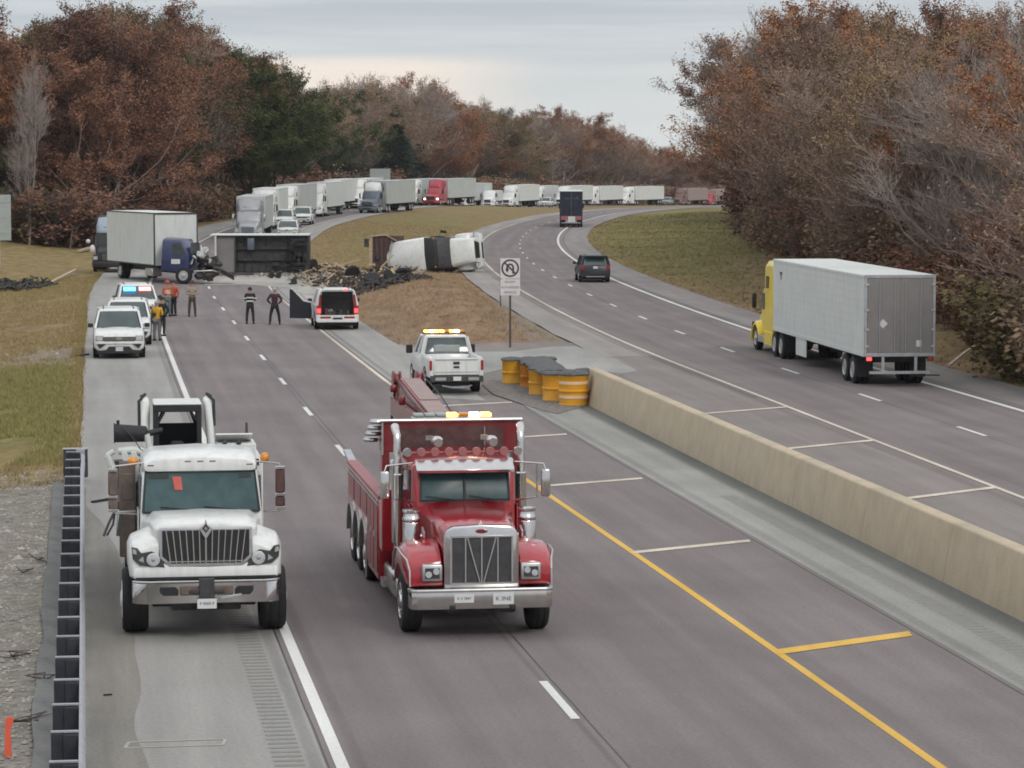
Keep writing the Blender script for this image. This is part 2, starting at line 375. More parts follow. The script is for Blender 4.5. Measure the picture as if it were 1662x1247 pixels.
def ground_mat():
    m = bpy.data.materials.new('verge_ground'); m.use_nodes = True; nt = m.node_tree; N = nt.nodes; L = nt.links
    b = N['Principled BSDF']; b.inputs['Roughness'].default_value = .95; b.inputs['Specular IOR Level'].default_value = .15
    tc = N.new('ShaderNodeTexCoord'); at_ = N.new('ShaderNodeVertexColor'); at_.layer_name = 'zone'
    sp = N.new('ShaderNodeSeparateColor'); L.new(at_.outputs[0], sp.inputs[0])
    def noise(s, d=6, r=.65, sc=(1, 1, 1)):
        mp = N.new('ShaderNodeMapping'); mp.inputs['Scale'].default_value = sc; L.new(tc.outputs['Object'], mp.inputs[0])
        n = N.new('ShaderNodeTexNoise'); n.inputs['Scale'].default_value = s; n.inputs['Detail'].default_value = d; n.inputs['Roughness'].default_value = r
        L.new(mp.outputs[0], n.inputs['Vector']); return n.outputs[0]
    def ramp(v, stops):
        c = N.new('ShaderNodeValToRGB'); L.new(v, c.inputs[0]); e = c.color_ramp.elements
        while len(e) < len(stops): e.new(.5)
        for i, (p, q) in enumerate(stops): e[i].position = p; e[i].color = q+(1,)
        return c.outputs[0]
    def mix(f, a, c):
        n = N.new('ShaderNodeMix'); n.data_type = 'RGBA'; L.new(f, n.inputs[0]); L.new(a, n.inputs[6]); L.new(c, n.inputs[7]); return n.outputs[2]
    dry = ramp(noise(1.3, 8, .7, (1, .35, 1)), [(.3, (.125, .088, .042)), (.5, (.225, .162, .076)), (.7, (.33, .25, .125))])
    grn = ramp(noise(2.0, 8, .7, (1, .35, 1)), [(.3, (.09, .085, .028)), (.52, (.18, .165, .055)), (.72, (.27, .23, .09))])
    straw = ramp(noise(.9, 9, .72, (1, .4, 1)), [(.3, (.125, .075, .045)), (.5, (.235, .155, .095)), (.7, (.33, .235, .15))])
    grav = ramp(noise(3.5, 8, .8), [(.3, (.11, .10, .082)), (.5, (.215, .198, .170)), (.72, (.36, .34, .30))])
    pat = N.new('ShaderNodeMapRange'); L.new(noise(.13, 5, .6), pat.inputs[0]); pat.inputs[1].default_value = .42; pat.inputs[2].default_value = .58
    ad = N.new('ShaderNodeMath'); ad.operation = 'MULTIPLY'; L.new(sp.outputs[2], ad.inputs[0]); 
    a3 = N.new('ShaderNodeMapRange'); L.new(pat.outputs[0], a3.inputs[0]); a3.inputs[3].default_value = .5; a3.inputs[4].default_value = 1
    L.new(a3.outputs[0], ad.inputs[1])
    c = mix(ad.outputs[0], dry, grn); c = mix(sp.outputs[0], c, straw); c = mix(sp.outputs[1], c, grav)
    L.new(c, b.inputs['Base Color'])
    bp = N.new('ShaderNodeBump'); bp.inputs['Strength'].default_value = .7; bp.inputs['Distance'].default_value = .08
    L.new(noise(5, 6, .8, (1, .5, 1)), bp.inputs['Height']); L.new(bp.outputs[0], b.inputs['Normal'])
    return m
M['ground'] = ground_mat()
M['gravel'] = mat('loose_gravel', (.17, .155, .14), .95, 0, .6, 5, bump=1, bscale=25)
M['debrisdirt'] = mat('grey_rubble', (.20, .19, .17), .95, 0, .4, 4, bump=1, bscale=10)
# ---------------------------------------------------------------- ground, roads and markings
def build_ground():
    ys = [-60+2*i for i in range(200)]; s = 2.0; 
    while ys[-1] < 1700: ys.append(ys[-1]+s); s *= 1.06
    xs = [-70+1.25*i for i in range(113)]; s = 1.4; l = []
    x = 70
    while x < 850: x += s; s *= 1.12; l.append(x)
    xs = [-v for v in reversed(l)]+xs+l
    nx = len(xs); vs = []; col = []
    for y in ys:
        for x in xs:
            vs.append((x, y, hill(x, y)))
            a = x-CL(y); c = x-RL(y); n = mn.noise(Vector((x*.25, y*.12, 0)))
            n2 = mn.noise(Vector((x*.7, y*.4, 5)))
            straw = grav = green = 0
            if a < -6.5:
                grav = sstep(79, 73, y+n*9)*1.0
                grav = max(grav, .75*math.exp(-((y-118+n*6)/9)**2)*sstep(-14, -9, a+n*3))
                green = sstep(78, 84, y)*sstep(112, 102, y+n*6)*.95
                green = max(green, .3*sstep(125, 160, y+n*20))
                straw = .55*sstep(82, 72, y+n*8)*sstep(55, 68, y)*sstep(-8, -11, a)+.45*math.exp(-((y-150+n*15)/25)**2)
                straw = max(straw, .5*sstep(-8.6, -7.4, a+n2*.4)*sstep(80, 84, y))
            elif c > 9:
                green = .75*sstep(170, 210, y+n*30)+.2; straw = .35*sstep(215, 185, y+n*25)+.4*sstep(12.5, 10.5, c+n2)
                straw += .8*sstep(16, 19, c+n*2)*sstep(240, 200, y)
            else:
                straw = sstep(215, 190, y+n*18); green = .8*sstep(200, 225, y+n*10)*sstep(-1, -6, c)*sstep(7, 9, a)
                grav = .8*sstep(-5.2, -3.0, c+n2*1.1)*sstep(185, 150, y)+.5*sstep(8.2, 6.8, a+n2)*sstep(160, 130, y)
                straw = max(straw, .35*sstep(330, 380, y))
            col.append((min(1, straw), min(1, grav), min(1, green), 1))
    ny = len(ys)
    fs = [(j*nx+i, j*nx+i+1, (j+1)*nx+i+1, (j+1)*nx+i) for j in range(ny-1) for i in range(nx-1)]
    me = bpy.data.meshes.new('ground'); me.from_pydata(vs, [], fs); me.materials.append(M['ground'])
    ca = me.color_attributes.new('zone', 'FLOAT_COLOR', 'POINT')
    ca.data.foreach_set('color', [q for c in col for q in c])
    me.polygons.foreach_set('use_smooth', [True]*len(fs)); me.update()
    tag(link(bpy.data.objects.new('ground', me)), kind='structure')
build_ground()
def ribbon_mb(f, u0, u1, y0, y1, dz, step=3.0, cols=1, mb=None):
    """u0,u1: numbers or functions of y"""
    U0 = u0 if callable(u0) else (lambda y: u0); U1 = u1 if callable(u1) else (lambda y: u1)
    n = max(1, int((y1-y0)/step)); mb = mb or {'v': [], 'f': [], 'uv': []}; o = len(mb['v'])
    for i in range(n+1):
        y = y0+(y1-y0)*i/n
        for k in range(cols+1):
            u = lerp(U0(y), U1(y), k/cols); x, yy = off(f, y, u)
            mb['v'].append((x, yy, ZR(yy)+dz+(bump(yy) if f is CL else 0))); mb['uv'].append((u, y))
    w = cols+1
    mb['f'] += [(o+i*w+k, o+i*w+k+1, o+(i+1)*w+k+1, o+(i+1)*w+k) for i in range(n) for k in range(cols)]
    return mb
def sheet(name, mb, m, kind='structure', **kw):
    me = bpy.data.meshes.new(name); me.from_pydata(mb['v'], [], mb['f']); me.materials.append(m)
    uv = me.uv_layers.new(name='UVMap')
    for li, l in enumerate(me.loops): uv.data[li].uv = mb['uv'][l.vertex_index]
    me.update(); return tag(link(bpy.data.objects.new(name, me)), kind=kind)
YN, YF = -50, 1050
sheet('road', ribbon_mb(CL, -3.92, lambda y: lerp(7.3, 3.95, sstep(97, 99, y)), YN, YF, 0), M['asph'])
sheet('shoulder', ribbon_mb(CL, lambda y: -7.25-.12*mn.noise(Vector((y*.13, 0, 0))), -3.92, YN, YF, -.004), M['shold'])
sheet('shoulder', ribbon_mb(CL, 3.95, lambda y: 6.3+.1*mn.noise(Vector((y*.2, 4, 0)))+.0*y, 98, YF, -.004), M['shold'])
sheet('gutter', ribbon_mb(CL, 7.3, 9.7, YN, 100, -.008), M['concr'])
sheet('median_apron', ribbon_mb(CL, 3.5, lambda y: RL(y)-CL(y)-.3, 92, 128 , -.03), M['pinkish'])
def barrier_u(y):      # right face of the barrier in right carriageway coordinates
    return (CL(y)+10.1-RL(y))
M['lsh'] = surf('pale_left_shoulder', (.255, .235, .22), (.29, .268, .25), lane=[(-.5, .14, .72)])
sheet('road', ribbon_mb(RL, -.15, 7.5, YN, YF, .002), M['asphr'])
sheet('shoulder', ribbon_mb(RL, lambda y: barrier_u(y)+.05+(.0 if y < 98 else -1.2*sstep(98, 99, y)), -.15, YN, 121, -.002), M['pinkish'])
sheet('shoulder', ribbon_mb(RL, lambda y: -2.35+.12*mn.noise(Vector((y*.15, 8, 0))), -.15, 121, YF, -.002), M['lsh'])
sheet('shoulder', ribbon_mb(RL, 7.5, lambda y: 10.15+.12*mn.noise(Vector((y*.15, 2, 0))), YN, YF, -.002), M['sholdr'])
def poly_sheet(name, pix, m, dz):
    v = [at(*p) for p in pix]; mb = {'v': [(p.x, p.y, p.z+dz) for p in v], 'f': [tuple(range(len(v)))], 'uv': [(p.x*.3, p.y) for p in v]}
    return sheet(name, mb, m)
poly_sheet('crossover', [(640, 560), (700, 566), (760, 571), (830, 571), (895, 563), (935, 562), (1000, 583), (1035, 602), (1010, 607), (960, 603), (860, 598), (790, 608), (775, 640), (712, 642), (668, 600)][::-1], M['cross'], .003)
poly_sheet('gravel', [(786, 606), (815, 599), (870, 597), (960, 601), (1015, 607), (990, 640), (955, 658), (905, 672), (885, 668), (845, 655), (800, 640), (780, 622)][::-1], M['gravel'], .006)
# painted lines
w = ribbon_mb(CL, -3.80, -3.62, YN, YF, .006)
sheet('edge_line', w, M['paintw'])
yu = lambda y: lerp(3.78, 4.36, sstep(110, 35, y))
sheet('yellow_line', ribbon_mb(CL, lambda y: yu(y)-.075, lambda y: yu(y)+.075, YN, 86, .006), M['painty'])
sheet('yellow_line', ribbon_mb(CL, lambda y: yu(y)-.07, lambda y: yu(y)+.07, 86, YF, .006), M['paintp'])
mb = None
y = 44.35-12.6*4
while y < 900:
    mb = ribbon_mb(CL, -.07, .07, y-1.55, y+1.55, .006, mb=mb); y += 12.6
sheet('lane_dashes', mb, M['paintw'])
mb = None; y = 99.7-12.3*8
while y < 900:
    mb = ribbon_mb(RL, 3.54, 3.68, y-1.5, y+1.5, .008, mb=mb); y += 12.3
sheet('lane_dashes', mb, M['paintw'])
sheet('yellow_line', ribbon_mb(RL, -.07, .07, YN, YF, .008), M['paintp'])
sheet('edge_line', ribbon_mb(RL, 7.12, 7.34, YN, YF, .008), M['paintw'])
def hatch(name, segs, m, dz, wd):
    mb = {'v': [], 'f': [], 'uv': []}
    for (x0, y0), (x1, y1) in segs:
        o = len(mb['v'])
        for q in ((x0, y0-wd/2), (x1, y1-wd/2), (x1, y1+wd/2), (x0, y0+wd/2)): mb['v'].append((q[0], q[1], dz)); mb['uv'].append(q)
        mb['f'].append((o, o+1, o+2, o+3))
    sheet(name, mb, m)
segs = []; segp = []
for i, yy in enumerate([24.0, 36.3, 48.6, 60.9, 73.1, 85.0, 96.3]):
    a = off(CL, yy, yu(yy)+.08); b_ = (off(CL, yy+2.2, 7.3)); (segs if yy < 60 else segp).append(((a[0], yy), (b_[0]-.05, yy+1.9)))
hatch('hatch_lines', segs, M['painty'], .010, .5)
hatch('hatch_lines', segp, M['paintp'], .010, .38)
segs = []
for yy in (60.5, 72.9, 85.0, 96.3):
    a = RL(yy)-.07; b0 = CL(yy-5)+10.2; segs.append(((b0, yy-4.3+(0)), (a, yy)))
hatch('hatch_lines', segs, M['paintp'], .012, .42)
# rumble strip ground into the left shoulder
mb = {'v': [], 'f': [], 'uv': []}
M['groove'] = mat('rumble_groove', (.205, .20, .185), .9)
y = 8
while y < 75:
    ribbon_mb(CL, -4.62, -4.20, y, y+.13, .0, step=1, mb=mb); y += .3
sheet('rumble_strip', mb, M['groove'])
mb = {'v': [], 'f': [], 'uv': []}
y = 6
M['groove'] = mat('rumble_groove_concrete', (.225, .22, .20), .9)
while y < 70:
    ribbon_mb(CL, 8.2, 8.6, y, y+.13, -.004, step=1, mb=mb); y += .3
sheet('rumble_strip', mb, M['groove'])
# sealed cracks and pale patch outline
M['tar'] = mat('crack_sealant', (.055, .05, .048), .6)
mb = {'v': [], 'f': [], 'uv': []}
M['tarc'] = M['tar']
def crack(pts, wd, dz):
    for i in range(len(pts)-1):
        (x0, y0), (x1, y1) = pts[i], pts[i+1]; o = len(mb['v'])
        for q in ((x0-wd, y0), (x0+wd, y0), (x1+wd, y1), (x1-wd, y1)): mb['v'].append((q[0], q[1], ZR(q[1])+dz)); mb['uv'].append(q)
        mb['f'].append((o, o+1, o+2, o+3))
for u, a, b_ in ((-3.98, 12, 240), (.16, 26, 240), (4.02, 100, 240), (7.33, 14, 97)):
    crack([((off(CL, y_, u+.025*mn.noise(Vector((y_*.6, u, 0)))))[0], y_) for y_ in range(a, b_, 2)], .011, .005)
for u, a, b_ in ((7.62, 60, 260), (-.28, 100, 260)):
    crack([((off(RL, y_, u+.04*mn.noise(Vector((y_*.6, u, 0)))))[0], y_) for y_ in range(a, b_, 2)], .03, .005)
sheet('pavement_cracks', mb, M['tar'])
M['patch'] = surf('old_shoulder_strip', (.20, .19, .17), (.24, .225, .20), blot=.6)
sheet('old_edge_strip', ribbon_mb(CL, -7.3, lambda y: -6.35+.28*mn.noise(Vector((y*.22, 1, 0)))-.8*sstep(58, 74, y), YN, 74, .001, step=.8), M['patch'])
mb = {'v': [], 'f': [], 'uv': []}
p = at(285, 1207); n = 40
M['ring'] = mat('pale_seal_ring', (.36, .35, .32), .9)
for k in range(n):
    for kk in (k, (k+1) % n):
        t = 2*math.pi*kk/n; sx = max(-1, min(1, 1.35*math.cos(t))); sy = max(-1, min(1, 1.35*math.sin(t)))
        for s_ in (1, .0):
            mb['v'].append((p.x+sx*(.70-.045*(1-s_)), p.y+sy*(.23-.05*(1-s_))+sx*.10, .003)); mb['uv'].append((0, 0))
    o = len(mb['v'])-4; mb['f'].append((o, o+1, o+3, o+2))
sheet('patch_outline', mb, M['ring'])

# ---------------------------------------------------------------- median barrier
def barrier():
    prof = [(0, -.1), (.02, .08), (.20, 1.12), (.235, 1.15), (.515, 1.15), (.55, 1.12), (.73, .08), (.75, -.1)]
    t = thing('concrete_barrier', 'long tan concrete median wall running from the orange barrels to the right edge', 'barrier', (0, 0, 0))
    y = -30; first = True
    while y < 97:
        y1 = min(y+6.1, 97.6); m = MB(); secs = []
        for k in range(3):
            yy = lerp(y+.012, y1-.012, k/2); secs.append([(*off(CL, yy, 9.42+u), z) for u, z in prof])
        m.loft(secs); m.build('wall_segment', M['conc'], t, bevel=.008); y = y1
    x, yy = off(CL, 49.8, 9.56)
    m = MB().box((x, yy, .90), (.05, .16, .17), rot=(0, .17, .14)); m.build('delineator', M['signw'], t)
barrier()
# ---------------------------------------------------------------- guardrail on the left
M['blkpost'] = mat('dark_blue_black_timber', (.022, .024, .030), .8, 0, .4, 5)
def guardrail():
    t = thing('guardrail', 'galvanised guardrail with dark blocked out posts along the left shoulder', 'guardrail', (0, 0, 0))
    U = -7.27
    pts = []
    y = -20.0
    # w-beam: corrugated profile, (depth u, z)
    prof = [(0, .42), (.045, .45), (.075, .50), (.03, .555), (0, .575), (.03, .595), (.075, .65), (.045, .70), (0, .73), (-.01, .73), (.035, .695), (.063, .65), (.02, .6), (-.01, .575), (.02, .55), (.063, .5), (.035, .455), (-.01, .42)]
    m = MB(); secs = []
    ys = [y+1.9*i for i in range(51)]
    for yy in ys:
        yy = min(yy, 75.2)
        fl = sstep(71, 75, yy)*.03
        secs.append([(*off(CL, yy, U+.02+u+fl), z+.03) for u, z in prof])
    m.loft(secs); m.build('rail', M['galv'], t, smooth=60)
    for yy in ys:
        if yy > 75.3: break
        x, y_ = off(CL, yy, U); 
        g = -.145
        m = MB(); m.box((x-.275, y_, .37), (.16, .16, .82), rot=(0, 0, .145)); m.build('post', M['blkpost'], t, bevel=.008)
        b = MB(); b.box((x-.095, y_, .40), (.20, .18, .74), rot=(0, 0, .145)); b.build('block', M['blkpost'], t, bevel=.008)
        c = MB(); c.box((x-.175, y_+.0, .80), (.36, .075, .02), rot=(0, 0, .145)); c.build('post_cap', M['galv'], t)
    x, y_ = off(CL, 75.6, U)
    m = MB(); m.box((x-.12, y_, .44), (.62, .12, .72), rot=(0, 0, .145)); m.build('end_plate', M['dark'], t, bevel=.02)
    m = MB(); m.box((x-.12, y_, .815), (.66, .2, .04), rot=(0, 0, .145)); m.box((x+.02, y_-.09, .68), (.22, .06, .26), rot=(0, 0, .145)); m.build('end_cap', M['galv'], t, bevel=.01)
guardrail()
mb = ribbon_mb(CL, lambda y: -7.95-.10*mn.noise(Vector((y*.3, 7, 0))), -7.2, YN, 75.5, -.02, step=1.5); sheet('mow_strip', mb, surf('mow_strip_asphalt', (.13, .13, .125), (.165, .165, .16)))
# ---------------------------------------------------------------- signs, barrels, small roadside things
def text(s, size, m, parent, loc, rot=(math.pi/2, 0, 0), name='lettering', ext=.004, align='CENTER', sx=1):
    c = bpy.data.curves.new('txt', 'FONT'); c.body = s; c.size = size; c.extrude = ext; c.align_x = align; c.align_y = 'CENTER'
    o = bpy.data.objects.new('txt', c); COL.objects.link(o)
    bpy.context.view_layer.update()
    me = bpy.data.meshes.new_from_object(o.evaluated_get(bpy.context.evaluated_depsgraph_get())); COL.objects.unlink(o); bpy.data.objects.remove(o)
    me.materials.clear(); me.materials.append(m)
    o = bpy.data.objects.new(name, me); link(o, parent); o.location = loc; o.rotation_euler = rot; o.scale = (sx, 1, 1); return o
def uturn_sign():
    p = at(828, 563); t = thing('no_u_turn_sign', 'white no U turn sign over a lettered plate on a brown post in the median', 'road sign', p)
    m = MB(); m.box((0, 0, 1.3), (.09, .07, 2.8)); m.build('post', M['post'], t)
    s = .86; m = MB(); m.box((0, -.05, 3.40), (s, .015, .88)); m.build('panel', M['signw'], t, bevel=.004)
    q = MB(); q.box((0, -.05, 2.58), (s, .015, .70)); pl = q.build('plate', M['signw'], t, bevel=.004)
    z = 3.41
    r = MB(); 
    k = 40
    for j in range(k):
        a0, a1 = 2*math.pi*j/k, 2*math.pi*(j+1)/k
        r.add([(ra*math.cos(a), -.061, z+ra*math.sin(a)) for ra, a in ((.385, a0), (.385, a1), (.31, a1), (.31, a0))], [(0, 1, 2, 3)])
    r.add([(-.25, -.061, z+.20), (-.20, -.061, z+.25), (.25, -.061, z-.20), (.20, -.061, z-.25)], [(0, 1, 2, 3)])
    r.build('prohibition_ring', mat('dark_maroon_print', (.07, .03, .035), .6), t)
    a = MB()
    pts = [(.13, -.24)]+[(.13, .02)]+[(.13*math.cos(w_), .04+.13*math.sin(w_)) for w_ in [i*math.pi/8 for i in range(9)]]+[(-.13, -.04)]
    for i in range(len(pts)-1):
        (x0, z0), (x1, z1) = pts[i], pts[i+1]; d = Vector((x1-x0, z1-z0)); 
        if d.length < 1e-6: continue
        d.normalize(); nx, nz = -d.y*.04, d.x*.04
        a.add([(x0+nx, -.0595, z+z0+nz), (x1+nx, -.0595, z+z1+nz), (x1-nx, -.0595, z+z1-nz), (x0-nx, -.0595, z+z0-nz)], [(0, 1, 2, 3)])
    a.add([(-.22, -.0595, z-.03), (-.04, -.0595, z-.03), (-.13, -.0595, z-.2)], [(0, 1, 2)])
    a.build('arrow', M['ink'], t)
    g = mat('grey_print', (.22, .17, .17), .6)
    text('EXCEPT', .13, g, pl, (0, -.062, 2.81)); text('AUTHORIZED', .135, g, pl, (0, -.062, 2.58), sx=.92); text('VEHICLES', .13, g, pl, (0, -.062, 2.36))
    m = MB(); m.box((-.42, .04, 2.75), (.05, .05, 2.0)); m.build('brace', M['post'], t)
uturn_sign()
def side_sign(name, label, px, y, z0, z1, w, posts, group=None):
    p = PX(px, y); t = thing(name, label, 'sign', p, .1)
    m = MB(); m.box((0, 0, (z0+z1)/2), (w, .05, z1-z0)); m.build('panel', M['signback'], t, bevel=.01)
    for x in posts: MB().box((x, .08, z1/2), (.16, .14, z1-.1)).build('post', M['galv'], t)
    r = MB()
    for k in range(3): r.box((0, -.04, lerp(z0, z1, (k+.5)/3)), (w, .03, .05))
    r.build('rib', M['galv'], t)
side_sign('highway_sign', 'pale back of a large sign panel at the far left edge by the brown trees', -28, 215, 2.0, 5.35, 4.2, (-1.4, 1.2))
side_sign('highway_sign', 'grey back of a sign panel standing above the queued trailers before the dark trees', 617, 454, 3.0, 5.7, 3.1, (-1.5, 1.5))
def barrel(px, py, label, m, h=.93, r=.46, bands=True, tilt=0):
    t = thing('crash_barrel', label, 'barrel', at(px, py), random.random()*.5, 'sand filled barrels at the end of the median wall')
    k = h/.93
    prof = [(.0, .0), (r*.98, .0), (r*1.0, .03), (r*.95, .05), (r*.96, .40*k), (r*1.03, .42*k), (r*1.03, .47*k), (r*.96, .49*k), (r*.98, .88*k), (r*1.02, .90*k), (r*1.0, .93*k), (0, .93*k)]
    MB().lathe(prof, (0, 0, 0), n=28).build('drum', m, t, smooth=50)
    l = MB(); l.lathe([(0, .93*k+.001), (r*1.08, .93*k+.001), (r*1.1, .97*k), (r*.9, 1.03*k), (r*.4, 1.06*k), (0, 1.04*k)], (0, 0, 0), n=24)
    l.v = [(x, y, z+.03*mn.noise(Vector((x*4+px, y*4, z*3)))*(1 if z > .95*k else 0)) for x, y, z in l.v]; l.build('lid', M['lid'], t, smooth=60)
    if bands:
        b = MB()
        for z in (.26, .70): b.lathe([(r*.962+.006, z*k-.05), (r*.967+.012, z*k-.05), (r*.967+.012, z*k+.05), (r*.962+.006, z*k+.05)], (0, 0, 0), n=28)
        b.build('reflective_band', M['band'], t, smooth=50)
barrel(833, 622, 'yellow orange barrel standing apart at the left end of the barrel group', M['orange'], .84, .42, False)
barrel(858, 628, 'narrow deep orange barrel just right of the leftmost barrel', M['oranged'], .80, .30, False)
barrel(878, 640, 'plain yellow orange barrel under the low grey cover, third from the left', M['orange'], .86, .44, False)
barrel(902, 650, 'plain yellow orange barrel wedged left of the front banded barrel', M['orange'], .88, .46, False)
barrel(931, 657, 'front barrel with two pale bands, closest to the camera', M['orange'], 1.0, .50)
barrel(953, 652, 'deep orange barrel touching the end of the concrete wall', M['oranged'], 1.0, .44, False)
barrel(884, 622, 'small rear barrel half hidden behind the banded barrels', M['orange'], .86, .42, False)
t = MB()
pa, pb = at(893, 636), at(890, 618)
m = MB(); n = 14
for j in range(n+1):
    for i in range(n+1):
        u, v = i/n, j/n; x = lerp(.75, 2.0, u)+lerp(.15, -.55, v); y = lerp(99.8, 106.5, v)
        m.v.append((x, y, .97+.07*mn.noise(Vector((x*3, y*1.2, 0)))-.10*abs(2*u-1)**3))
m.f = [(j*(n+1)+i, j*(n+1)+i+1, (j+1)*(n+1)+i+1, (j+1)*(n+1)+i) for j in range(n) for i in range(n)]; m.m = [0]*len(m.f)
o = m.build('cover_sheet', M['lid'], None, recalc=False, smooth=80); md = o.modifiers.new('th', 'SOLIDIFY'); md.thickness = .04
tag(o, 'crumpled dark grey sheet lying over the tops of the middle barrels', 'cover sheet')
def stake(px, py, label):
    p = at(px, py); t = thing('marker_stake', label, 'marker', (p.x, p.y, hill(p.x, p.y)))
    MB().box((0, 0, .28), (.10, .03, .56), tx=.6).build('stake', M['pinkflag'], t, bevel=.004)
    MB().box((.03, 0, .5), (.09, .015, .14), rot=(0, .3, 0)).build('ribbon', M['pinkflag'], t)
stake(13, 1218, 'small orange marker stake in the gravel at the lower left corner')
def plank(name, label, cat, p0, p1, r, m=None, kind='beam'):
    b = MB()
    if kind == 'beam': b.beam(p0, p1, r*2, r)
    else: b.tube([p0, Vector(p0).lerp(Vector(p1), .5)+Vector((0, 0, .05)), p1], [r, r*.85, r*.6], 7)
    tag(b.build(name, m or M['wood'], None, bevel=.003), label, cat)
a = at(1540, 598); a.z += .1; b_ = Vector((a.x+1.6, a.y+2.5, a.z+.75))
M['bark'] = mat('pale_peeled_wood', (.62, .50, .42), .8, 0, .25, 4)
plank('fallen_log', 'pale bare log leaning at the foot of the right woods', 'log', a, b_, .07, M['bark'], 'tube')
def gpt(px, py, dz=0):
    p = at(px, py); p.z = hill(p.x, p.y)+dz; return p
plank('broken_board', 'pale splintered board lying on the left grass slope', 'board', gpt(80, 456, .1), gpt(124, 441, .35), .12)
plank('broken_board', 'short pale board on the grass beside the black semi', 'board', gpt(128, 408, .2), gpt(148, 406, .3), .16)
plank('tread_strip', 'black strip of tyre tread on the shoulder left of the white truck', 'tyre tread', at(150, 815, .02), at(178, 810, .03), .05, M['rubber'])
plank('tread_strip', 'little black rubber scrap on the near left shoulder', 'tyre tread', at(168, 1128, .02), at(182, 1127, .02), .02, M['rubber'])
plank('tread_strip', 'black shred of rubber by the grass edge left of the front police car', 'tyre tread', at(124, 578, .03), at(143, 575, .03), .06, M['rubber'])
plank('metal_bracket', 'dark metal bracket lying on the shoulder just behind the white trailer', 'metal scrap', at(1503, 609, .12), at(1525, 609, .12), .05, M['dark'])

def stones():
    rnd = random.Random(17); m = MB(); n = 0
    while n < 5200:
        if n < 4300: y = rnd.uniform(34, 78); x = CL(y)-rnd.uniform(8.0, 16)
        else: y = rnd.uniform(110, 127); x = CL(y)-rnd.uniform(7.4, 12)
        if x < -.19*y-1: continue
        n += 1; s = rnd.uniform(.015, .05)*(2.2 if rnd.random() < .05 else 1); z = hill(x, y)
        vs = [(x+s*a*rnd.uniform(.6, 1.2), y+s*b*rnd.uniform(.6, 1.3), z+s*c*rnd.uniform(.4, .9)) for a, b, c in ((-1, 0, 0), (0, -1, 0), (1, 0, 0), (0, 1, 0), (0, 0, 1))]
        m.add(vs, [(0, 1, 4), (1, 2, 4), (2, 3, 4), (3, 0, 4)])
    tag(m.build('gravel_stones', mat('pale_stones', (.30, .28, .25), .95, 0, .6, 1.5), None, smooth=0, recalc=False), label='loose pale stones behind the guardrail', kind='stuff')
stones()
for k, (px, py) in enumerate(((36, 925), (60, 905), (20, 1060), (70, 1100), (45, 1165))):
    p = gpt(px, py, .02); b = MB(); q = random.Random(k)
    for j in range(4): b.tube([(0, 0, .02), (q.uniform(-.3, .3), q.uniform(-.3, .3), q.uniform(.02, .16)), (q.uniform(-.4, .4), q.uniform(-.4, .4), q.uniform(.0, .1))], [.018, .012, .006], 5)
    o = b.build('dead_weed', M['post'], None); o.location = p; tag(o, ('dark dead weed in the middle of the roadside gravel', 'dark dead weed highest in the roadside gravel', 'dead weed in the gravel at the left picture edge', 'dead weed in the gravel close to the guardrail', 'dead weed beside the small orange marker stake')[k], 'weed')
# ---------------------------------------------------------------- trees
def foliage(name, cols, rough=.8, sc_=.9):
    m = bpy.data.materials.new(name); m.use_nodes = True; nt = m.node_tree; N = nt.nodes; L = nt.links
    b = N['Principled BSDF']; b.inputs['Roughness'].default_value = rough; b.inputs['Specular IOR Level'].default_value = .2
    tc = N.new('ShaderNodeTexCoord'); n = N.new('ShaderNodeTexNoise'); n.inputs['Scale'].default_value = sc_; n.inputs['Detail'].default_value = 5; n.inputs['Roughness'].default_value = .8
    L.new(tc.outputs['Object'], n.inputs['Vector'])
    oi = N.new('ShaderNodeObjectInfo'); ad = N.new('ShaderNodeMath'); ad.operation = 'MULTIPLY_ADD'; L.new(oi.outputs['Random'], ad.inputs[0]); ad.inputs[1].default_value = .34; ad.inputs[2].default_value = -.17
    a2 = N.new('ShaderNodeMath'); L.new(n.outputs[0], a2.inputs[0]); L.new(ad.outputs[0], a2.inputs[1])
    c = N.new('ShaderNodeValToRGB'); L.new(a2.outputs[0], c.inputs[0]); e = c.color_ramp.elements
    while len(e) < len(cols): e.new(.5)
    for i, q in enumerate(cols): e[i].position = .3+.4*i/(len(cols)-1); e[i].color = q+(1,)
    L.new(c.outputs[0], b.inputs['Base Color']); return m
F = {}
F['rust'] = foliage('rust_leaves', [(0.1145, 0.0597, 0.0422), (0.1993, 0.096, 0.0617), (0.2849, 0.143, 0.0848)])
F['orange'] = foliage('orange_brown_leaves', [(0.1604, 0.0766, 0.043), (0.2894, 0.1298, 0.0626), (0.3945, 0.191, 0.0908)])
F['dull'] = foliage('dull_brown_leaves', [(0.1517, 0.1016, 0.0658), (0.2394, 0.1627, 0.1012), (0.3268, 0.2333, 0.1365)])
F['olive'] = foliage('olive_leaves', [(0.0606, 0.0551, 0.027), (0.1141, 0.0976, 0.0428), (0.187, 0.1442, 0.0637)])
F['green'] = foliage('dark_green_leaves', [(0.0248, 0.0393, 0.0158), (0.0473, 0.0677, 0.0229), (0.0957, 0.1071, 0.0317)])
F['pine'] = foliage('evergreen_needles', [(.018, .032, .024), (.032, .052, .036), (.05, .075, .048)])
F['twig'] = foliage('grey_brown_bark', [(0.1638, 0.1267, 0.1058), (0.2457, 0.1974, 0.1663), (0.3276, 0.2733, 0.2369)])
F['twigr'] = foliage('reddish_bark', [(0.1358, 0.0922, 0.0766), (0.2145, 0.1509, 0.1254), (0.2932, 0.2165, 0.1822)])
F['pale'] = foliage('pale_bark', [(.17, .14, .122), (.24, .205, .185), (.31, .27, .245)])
